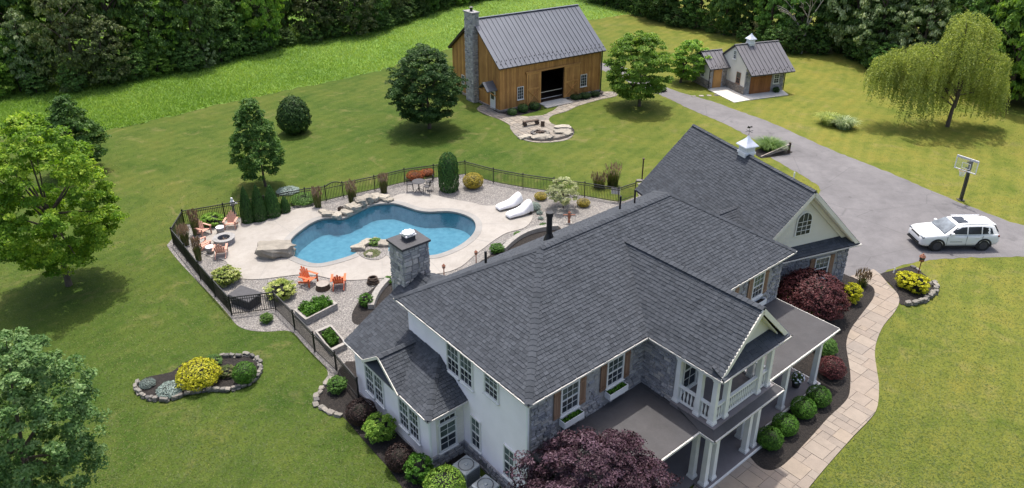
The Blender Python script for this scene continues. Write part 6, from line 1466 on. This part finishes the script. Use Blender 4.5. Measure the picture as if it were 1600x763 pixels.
# ------------------------------------------------------------------ lanterns
def lantern(px, py, hgt, label, group=None):
    root = thing('lamp_post', label, 'lamp post', G(px, py), 0, group); hb = hgt * .62
    mb = MB(); mb.tube((0, 0, -.05), (0, 0, hb), .035, .03, 8); mb.build('post', M['copper'], root)
    mb = MB(); k = hgt * .1
    mb.lathe([(k * .5, hb), (k, hb + .04), (k * 1.1, hb + hgt * .2), (k * 1.35, hb + hgt * .22), (k * .7, hb + hgt * .3), (k * .25, hb + hgt * .34), (k * .3, hb + hgt * .37), (.005, hgt)], 6); mb.build('lantern', M['copper'], root)
    mb = MB(); mb.lathe([(k * .98, hb + .06), (k * 1.12, hb + hgt * .19)], 6); mb.build('lantern_glass', M['glassgreen'], root)
lantern(1434, 430, 1.55, 'copper lamp post in the mulch bed at the driveway'); lantern(694, 433, .95, 'low copper lantern beside the chimney roof end'); lantern(744, 411, .95, 'low copper lantern at the end of the curved wall')

# ------------------------------------------------------------------ pool furniture
def adirondack(px, py, rz, mat, label, group):
    root = thing('adirondack_chair', label, 'chair', G(px, py, .05), rz, group)
    for i in range(5):
        y0 = .34 - i * .115; z0 = .40 - i * .032; mb = MB(); mb.bar((-.28, y0, z0), (.28, y0, z0), .10, .025); mb.build('seat_slat', mat, root)
    for i in range(5):
        x = -.24 + i * .12; hh = .80 - .11 * abs(i - 2) ** 1.3; mb = MB(); mb.bar((x * .9, -.16, .26), (x * 1.15, -.16 - hh * .42, .26 + hh), .105, .025, (0, 1, .4)); mb.build('back_slat', mat, root)
    mb = MB(); mb.bar((-.32, -.34, .62), (.32, -.34, .62), .05, .05); mb.build('back_rail', mat, root)
    for s in (-1, 1):
        mb = MB(); mb.bar((s * .38, .42, .60), (s * .38, -.38, .57), .14, .028); mb.build('arm', mat, root)
        mb = MB(); mb.bar((s * .36, .36, 0), (s * .36, .36, .59), .09, .05, (1, 0, 0)); mb.build('leg', mat, root)
        mb = MB(); mb.bar((s * .31, .40, .36), (s * .31, -.58, .04), .04, .12); mb.build('leg', mat, root)
fp = G(351, 377)
for x, y in ((318, 366), (362, 355), (318, 389), (346, 399)):
    p = G(x, y); rz = math.atan2(fp.y - p.y, fp.x - p.x) - math.pi / 2
    lab = {318: 'salmon adirondack chair beside the tall reed grass' if y == 366 else 'salmon adirondack chair next to the small drum table by the gravel', 362: 'salmon adirondack chair in front of the arborvitae', 346: 'salmon adirondack chair with its back to the pool gravel'}[x]
    adirondack(x, y, rz, M['redwood'], lab, 'salmon chairs round the fire pit')
adirondack(483, 443, R(-120), M['orange'], 'orange adirondack chair turned sideways beside the stump table', 'orange chairs at the pool'); adirondack(530, 447, R(8), M['orange'], 'orange adirondack chair seen from its back beside the stump table', 'orange chairs at the pool')
def firepit():
    root = thing('fire_pit', 'round grey stone fire pit between salmon chairs', 'fire pit', G(351, 379, .05)); n = 16
    for r in range(2):
        for i in range(n):
            a0, a1 = 2 * math.pi * (i + r * .5) / n + .02, 2 * math.pi * (i + 1 + r * .5) / n - .02; mb = MB(); mb.tone = random.random(); R0, R1 = .42, .66
            P = [(q * math.cos(a), q * math.sin(a), z) for z in (r * .17, r * .17 + .165) for q, a in ((R0, a0), (R1, a0), (R1, a1), (R0, a1))]; mb.hexa(P); mb.build('block', M['stone'], root)
    mb = MB(); 
    for i in range(24):
        a0, a1 = 2 * math.pi * i / 24, 2 * math.pi * (i + 1) / 24; mb.hexa([(q * math.cos(a), q * math.sin(a), z) for z in (.34, .40) for q, a in ((.40, a0), (.72, a0), (.72, a1), (.40, a1))])
    mb.build('cap', M['planter'], root)
    mb = MB(); mb.lathe([(.41, .0), (.41, .1)], 16); mb.build('ash_bed', M['charcoal'], root)
    for i in range(3): mb = MB(); a = i * 1.1; mb.tube((-.25 * math.cos(a), -.25 * math.sin(a), .14 + i * .05), (.25 * math.cos(a), .25 * math.sin(a), .17 + i * .05), .05, .05, 7); mb.build('log', M['darkwood'], root)
firepit()
for x, y, lab in ((345, 364, 'pale drum side table behind the fire pit'), (329, 395, 'pale drum side table between the two gravel-side salmon chairs')):
    root = thing('side_table', lab, 'side table', G(x, y, .05)); mb = MB(); mb.lathe([(.22, 0), (.25, .2), (.24, .40)], 14); mb.build('drum', M['planterrim'], root, True); mb = MB(); mb.lathe([(.27, .40), (.28, .43), (.27, .46)], 16); mb.build('tabletop', M['cloth'], root)
def bistro():
    root = thing('bistro_table', 'round dark metal bistro table by the pool', 'table', G(655, 300, .05)); mb = MB(); mb.lathe([(.5, .86), (.52, .88), (.5, .90)], 20); mb.build('tabletop', M['charcoal'], root); mb = MB(); mb.tube((0, 0, .1), (0, 0, .86), .05, .05, 8); mb.build('pedestal', M['black'], root)
    for k in range(4): mb = MB(); a = k * 1.57 + .6; mb.bar((0, 0, .35), (.42 * math.cos(a), .42 * math.sin(a), .01), .03, .03); mb.build('leg', M['black'], root)
    for x, y, rz, lab in ((641, 299, R(-85), 'dark wire bar chair on the barberry side of the bistro table'), (668, 303, R(75), 'dark wire bar chair on the arborvitae side of the bistro table'), (672, 296, R(110), 'dark wire bar chair behind the bistro table')):
        r2 = thing('bistro_chair', lab, 'chair', G(x, y, .05), rz, 'bistro chairs'); mb = MB(); mb.box(-.22, .22, -.22, .22, .62, .66); mb.build('seat', M['charcoal'], r2)
        for sx in (-.2, .2):
            for sy in (-.2, .2): mb = MB(); mb.bar((sx, sy, .62), (sx * 1.25, sy * 1.25, 0), .025, .025); mb.build('leg', M['black'], r2)
        mb = MB()
        for i in range(5): mb.bar((-.2 + i * .1, -.21, .66), (-.2 + i * .1, -.28, 1.12), .02, .02)
        mb.bar((-.23, -.28, 1.12), (.23, -.28, 1.12), .03, .04); mb.build('backrest', M['black'], r2)
        for sx in (-.24, .24): mb = MB(); mb.bar((sx, -.24, .86), (sx, .18, .86), .025, .025); mb.build('arm', M['black'], r2)
bistro()
def lounger(px, py, rz, label):
    root = thing('covered_lounger', label, 'sun lounger', G(px, py, .05), rz, 'white covered loungers'); sec = [(-1.0, .18, .30, .32), (-.9, .42, .33, .36), (-.3, .46, .36, .40), (.15, .50, .36, .46), (.5, .78, .35, .44), (.85, 1.02, .31, .40), (.98, .98, .28, .36), (1.08, .30, .34, .4)]
    rg = random.Random(px); mb = MB(); k = 10; 
    for x, zt, w, wb in sec:
        prof = [(-wb, .10), (-wb * .98, zt * .45), (-w, zt * .86), (-w * .55, zt), (-.02, zt + .02), (w * .5, zt - .01), (w, zt * .88), (wb, zt * .5), (wb * 1.02, .10), (0, .08)]
        mb.v += [(x + rg.uniform(-.03, .03), y + rg.uniform(-.02, .02), z + rg.uniform(-.025, .025) * (z > .12)) for y, z in prof]
    for i in range(len(sec) - 1):
        for j in range(k): mb.face([i * k + j, i * k + (j + 1) % k, (i + 1) * k + (j + 1) % k, (i + 1) * k + j])
    mb.face(list(range(k))); mb.face([(len(sec) - 1) * k + j for j in range(k)]); c = mb.build('cover', M['cloth'], root, True); m = c.modifiers.new('sub', 'SUBSURF'); m.levels = 1; m.render_levels = 2
    for s in (-1, 1): mb = MB(); mb.tube((.75, s * .36, .12), (.75, s * .42, .12), .12, .12, 14); mb.build('wheel', M['black'], root)
    for s in (-1, 1): mb = MB(); mb.bar((-.8, s * .28, 0), (-.8, s * .28, .2), .05, .05, (1, 0, 0)); mb.build('leg', M['greywood'], root)
lounger(795, 324, R(33), 'lounger under a white cover, the one nearer the arborvitae'); lounger(811, 336, R(33), 'lounger under a white cover, the one beside the blue-grey mound')
# dark lidded box, stump table, hose
root = thing('storage_box', 'charcoal lidded box on the gravel between variegated shrubs', 'storage box', G(385, 474), R(-28)); mb = MB(); mb.hexa([(-.75, -.45, 0), (.75, -.45, 0), (.75, .45, 0), (-.75, .45, 0), (-.78, -.48, .55), (.78, -.48, .55), (.78, .48, .62), (-.78, .48, .62)]); mb.build('box', M['charcoal'], root, bevel=.03)
mb = MB(); mb.hexa([(-.84, -.54, .56), (.84, -.54, .56), (.84, .54, .64), (-.84, .54, .64), (-.80, -.5, .64), (.80, -.5, .64), (.80, .5, .72), (-.80, .5, .72)]); mb.build('lid', M['charcoal'], root, bevel=.02)
root = thing('stump_table', 'round log stump table between the orange chairs', 'table', G(505, 451)); mb = MB(); mb.lathe([(.46, 0), (.42, .1), (.40, .36)], 12); mb.build('trunk', M['darkwood'], root); mb = MB(); mb.lathe([(.39, .362), (.2, .37), (.02, .372)], 12); mb.build('cut_face', M['greywood'], root)
def hosecoil():
    root = thing('garden_hose', 'coiled dark brown garden hose on the gravel edge', 'hose', G(583, 443)); mb = MB(); N_ = 90; pts = []
    for i in range(N_): a = i * .42; r = .34 - .0012 * i + .02 * math.sin(i); pts.append(Vector((r * math.cos(a), r * math.sin(a), .05 + .0042 * i)))
    for a, b in zip(pts[:-1], pts[1:]): mb.tube(a, b, .045, .045, 6, False)
    mb.build('coil', M['darkwood'], root, True)
hosecoil()
# raised planters
def planter(c, hgt, label, mat, plab):
    P = [G(*q, hgt) for q in c]; cen = sum(P, Vector()) / 4; root = thing('raised_planter', label, 'planter', (cen.x, cen.y, 0)); Q = [Vector((p.x - cen.x, p.y - cen.y)) for p in P]
    t = .16
    for i in range(4):
        a, b = Q[i], Q[(i + 1) % 4]; ai, bi = a * (1 - t / a.length), b * (1 - t / b.length)
        for r in range(2): mb = MB(); mb.tone = random.random(); mb.hexa([(a.x, a.y, r * hgt * .46), (b.x, b.y, r * hgt * .46), (bi.x, bi.y, r * hgt * .46), (ai.x, ai.y, r * hgt * .46), (a.x, a.y, (r + 1) * hgt * .46 - .01), (b.x, b.y, (r + 1) * hgt * .46 - .01), (bi.x, bi.y, (r + 1) * hgt * .46 - .01), (ai.x, ai.y, (r + 1) * hgt * .46 - .01)]); mb.build('side', M['planter'], root)
        mb = MB(); a2, b2 = a * 1.03, b * 1.03; mb.hexa([(a2.x, a2.y, hgt * .92), (b2.x, b2.y, hgt * .92), (bi.x * .97, bi.y * .97, hgt * .92), (ai.x * .97, ai.y * .97, hgt * .92), (a2.x, a2.y, hgt), (b2.x, b2.y, hgt), (bi.x * .97, bi.y * .97, hgt), (ai.x * .97, ai.y * .97, hgt)]); mb.build('rim', M['planterrim'], root)
    mb = MB(); mb.prism([q * .9 for q in Q], .02, hgt * .8); mb.build('soil', M['mulch'], root)
    rg = np.random.default_rng(9); n = 5200; uv = rg.random((n, 2)); f = .97 if mat == 1 else .62; o_ = 0 if mat == 1 else .22
    q4 = [np.array([q.x, q.y]) * .86 for q in Q]; u, v = uv[:, :1] * f + o_ * (1 - f), uv[:, 1:] * f + o_ * 1.2 * (mat != 1); XY = q4[0] * (1 - u) * (1 - v) + q4[1] * u * (1 - v) + q4[2] * u * v + q4[3] * (1 - u) * v
    C = np.concatenate([XY, (hgt * .85 + rg.random((n, 1)) * .5 * (.6 + .4 * np.sin(XY[:, :1] * 7) * np.cos(XY[:, 1:] * 6)))], 1); N_ = unit(rg.normal(size=(n, 3)) + np.array([0, 0, .8]))
    k = thing('bedding_plants', plab, 'plants', (cen.x, cen.y, 0)); obj('foliage', np_mesh('bedding', leaves(rg, C, N_, .055), rg.random(n), M['lf_box']), k)
planter([(460, 484), (508, 463), (527, 474), (478, 499)], .42, 'long block planter packed with leafy plants by the fence', 1, 'leafy green crop filling the long planter'); planter([(492, 517), (517, 507), (542, 536), (517, 548)], .36, 'small square block planter beside the wing roof', 2, 'green clump growing in the small square planter')
# curved garden walls
def cwall(pts, label):
    root = thing('garden_wall', label, 'garden wall'); P = smooth(GP(pts), 6, False); A_, B_ = [], []
    for i in range(len(P) - 1):
        a, b = P[i], P[i + 1]; d = (b - a).normalized(); n_ = Vector((-d.y, d.x)) * .18; mb = MB(); mb.tone = random.random(); g = d * .006
        mb.hexa([(q.x, q.y, z) for z in (0, .34) for q in (a + g - n_, b - g - n_, b - g + n_, a + g + n_)]); mb.build('cap_stone', M['planterrim'], root)
cwall([(580, 484), (586, 468), (595, 454), (606, 442)], 'curved pale wall by the mulch at the chimney end'); cwall([(786, 394), (800, 381), (815, 371), (832, 364), (852, 359.5), (872, 358)], 'curved pale wall behind the house ridge')

# ------------------------------------------------------------------ air conditioners
def aircon(px, py, label):
    root = thing('air_conditioner', label, 'air conditioner', G(px, py), AZ + .1, 'air conditioners'); w = .42
    mb = MB(); mb.box(-w, w, -w, w, .06, .86); mb.build('cabinet', M['acgrey'], root, bevel=.06); mb = MB(); mb.box(-w - .08, w + .08, -w - .08, w + .08, 0, .06); mb.build('pad', M['pad'], root)
    mb = MB(); mb.lathe([(.36, .80), (.35, .865), (.30, .868), (.29, .80)], 20, cap=False); mb.lathe([(.29, .80), (.02, .802)], 20, cap=False); mb.build('fan_well', M['charcoal'], root)
    mb = MB()
    for r in (.08, .15, .22, .29, .345):
        for i in range(18): a0, a1 = i * .349, (i + 1) * .349; mb.tube((r * math.cos(a0), r * math.sin(a0), .885), (r * math.cos(a1), r * math.sin(a1), .885), .007, .007, 4, False)
    stuff(mb.build('fan_guard', M['acgrey'], root)); mb = MB(); mb.lathe([(.09, .87), (.07, .91)], 12); mb.build('fan_hub', M['acgrey'], root)
    mb = MB()
    for i in range(14):
        z = .12 + i * .05; mb.box(-w - .012, w + .012, -w + .06, w - .06, z, z + .012); mb.box(-w + .06, w - .06, -w - .012, w + .012, z, z + .012)
    stuff(mb.build('louvre', M['charcoal'], root))
aircon(729, 750, 'grey air conditioner close to the wing wall'); aircon(759, 782, 'grey air conditioner under the plum tree')

# ------------------------------------------------------------------ split rail, post, sign, statue, pot
root = thing('split_rail', 'sloping split rail with one weathered post beside the grass clump', 'rail', G(1232, 240)); 
mb = MB(); mb.bar((0, 0, -.05), (0, 0, 1.0), .16, .16, (1, 0, 0)); mb.build('post', M['darkwood'], root)
e = G(1189, 246) - G(1232, 240)
for z0, z1, s in ((.85, .05, 1), (.5, .08, .92)): mb = MB(); mb.bar((0, 0, z0), (e.x * s, e.y * s, z1), .11, .09); mb.build('rail', M['greywood'], root)
root = thing('wooden_post', 'slim brown wooden post behind the fence corner', 'post', G(1003, 281)); mb = MB(); mb.bar((0, 0, -.05), (0, 0, 1.75), .09, .09, (1, 0, 0)); mb.build('shaft', M['darkwood'], root); mb = MB(); mb.box(-.08, .08, -.08, .08, 1.75, 1.83); mb.build('cap', M['darkwood'], root)
g = G(961, 315.0); root = thing('notice_board', 'blank white panel hung on the fence corner', 'sign', (g.x, g.y - .05, 0), R(-18)); mb = MB(); mb.box(-.32, .32, -.02, .0, .62, 1.12); mb.build('panel', M['vinyl'], root, bevel=.01); mb = MB(); mb.bar((0, .015, .5), (0, .015, 1.2), .03, .02, (1, 0, 0)); mb.build('hanger', M['black'], root)
root = thing('garden_statue', 'small pale stone bird statue outside the fence', 'statue', G(366, 335)); mb = MB(); mb.lathe([(.16, 0), (.12, .1), (.09, .6), (.16, .72), (.2, .76)], 10); mb.build('pedestal', M['planterrim'], root); mb = MB(); mb.lathe([(.02, .76), (.14, .84), (.17, .96), (.1, 1.1), (.06, 1.16), (.09, 1.24), (.05, 1.32), (.01, 1.34)], 10); mb.bar((.1, 0, .98), (.34, 0, .86), .12, .05); mb.build('bird', M['cloth'], root, True)
root = thing('garden_figure', 'copper-coloured garden figure with outstretched arms behind the roof ridge', 'statue', G(889, 349)); mb = MB(); mb.lathe([(.12, 0), (.07, .3), (.13, .62), (.09, .72), (.11, .85), (.02, .96)], 8); mb.bar((-.42, 0, .66), (.42, 0, .66), .06, .06); mb.build('figure', M['copper'], root); mb = MB(); mb.box(-.2, .2, -.2, .2, 0, .06); mb.build('base', M['planterrim'], root)
pp = G(1243, 604, .15); root = thing('potted_plant', 'flower pot with white blooms on the porch floor', 'plant pot', pp); mb = MB(); mb.lathe([(.16, 0), (.22, .3), (.24, .34), (.2, .34)], 12); mb.build('pot', M['charcoal'], root, True)
rg = np.random.default_rng(4); C = unit(rg.normal(size=(420, 3))) * rg.uniform(.15, .33, (420, 1)) + np.array([0, 0, .52]); obj('leaves', np_mesh('pot_leaves', leaves(rg, C, unit(rg.normal(size=(420, 3))), .05), rg.random(420), M['lf_mid']), root)
C = unit(rg.normal(size=(60, 3))) * .34 * np.array([1, 1, .8]) + np.array([0, 0, .56]); obj('flowers', np_mesh('pot_flowers', leaves(rg, C, unit(C - np.array([0, 0, .4])), .05, .9), rg.random(60), M['cloth']), root)
root = thing('drive_marker', 'short white marker stake on the lawn strip by the garage', 'marker', G(1240, 279)); mb = MB(); mb.box(-.05, .05, -.05, .05, -.02, .5); mb.lathe([(.07, .5), (.02, .58)], 4); mb.build('stake', M['vinyl'], root)
root = thing('bed_marker', 'small white marker in the lamp bed mulch', 'marker', G(1396, 427)); mb = MB(); mb.tube((0, 0, 0), (.05, .04, .35), .05, .03, 6); mb.build('stake', M['vinyl'], root)
# stepping stones
for k in range(6): 
    o = obj('stepping_stone', EDGE[k % 6]); p = G(1001 + (k % 2) * 2, 283 + k * 5.5); o.location = (p.x, p.y, .05); o.scale = (.42, .26, .1); o.rotation_euler = (0, 0, k * .4); tag(o, 'pale stepping stone in the path between fence and garage roof', 'stone', 'stepping stones by the garage')
for k in range(4):
    o = obj('stepping_stone', EDGE[(k + 2) % 6]); p = G(1084 + k * 12, 151 - k * .6); o.location = (p.x, p.y, .03); o.scale = (.32, .3, .05); tag(o, 'pale stepping stone across the grass beside the shed pad', 'stone', 'stepping stones by the shed')
# barn patio furniture
def b3(x, y): return G(800 + x / 5.45, 90 + y / 5.45)
a, b = b3(95, 590), b3(225, 570); m = (a + b) / 2; root = thing('log_bench', 'low dark log bench on the barn patio', 'bench', (m.x, m.y, .04), math.atan2(b.y - a.y, b.x - a.x)); L_ = (b - a).length / 2
mb = MB(); mb.bar((-L_, 0, .42), (L_, 0, .42), .34, .09); mb.build('seat', M['darkwood'], root)
for s in (-1, 1): mb = MB(); mb.tube((s * L_ * .8, -.16, .19), (s * L_ * .8, .16, .19), .19, .19, 10); mb.build('leg', M['darkwood'], root)
root = thing('log_stool', 'upright log stump stool on the barn patio', 'stool', b3(261, 588)); mb = MB(); mb.lathe([(.2, 0), (.18, .3), (.18, .58)], 10); mb.build('log', M['darkwood'], root); mb = MB(); mb.lathe([(.17, .582), (.02, .586)], 10); mb.build('cut_face', M['greywood'], root)
root = thing('fire_ring', 'ring of dark stones with logs on the barn patio', 'fire ring', b3(240, 648))
for i in range(13): o = obj('stone', EDGE[i % 6], root); t = i * .4833; o.location = (.75 * math.cos(t), .6 * math.sin(t), .1); o.scale = (.2, .16, .16); o.rotation_euler = (0, 0, t)
for i in range(4): mb = MB(); t = i * .8; mb.tube((-.4 * math.cos(t), -.35 * math.sin(t), .1 + .04 * i), (.4 * math.cos(t), .35 * math.sin(t), .16 + .04 * i), .08, .07, 7); mb.build('log', M['darkwood'], root)
for i, (x, y, w, d) in enumerate(((430, 600, 1.5, .8), (430, 638, 1.6, 1.0), (240, 682, 1.8, .8), (110, 685, 1.2, .7), (480, 655, .9, .7), (320, 690, .8, .5))):
    p = b3(x, y); o = obj('flat_boulder', BOUL[i % 5]); o.location = (p.x, p.y, .1); o.scale = (w / 1.6, d / 1.6, .22); o.rotation_euler = (0, 0, .2 * i); tag(o, 'large flat tan slab edging the barn fire circle', 'boulder', 'slabs round the barn fire circle')
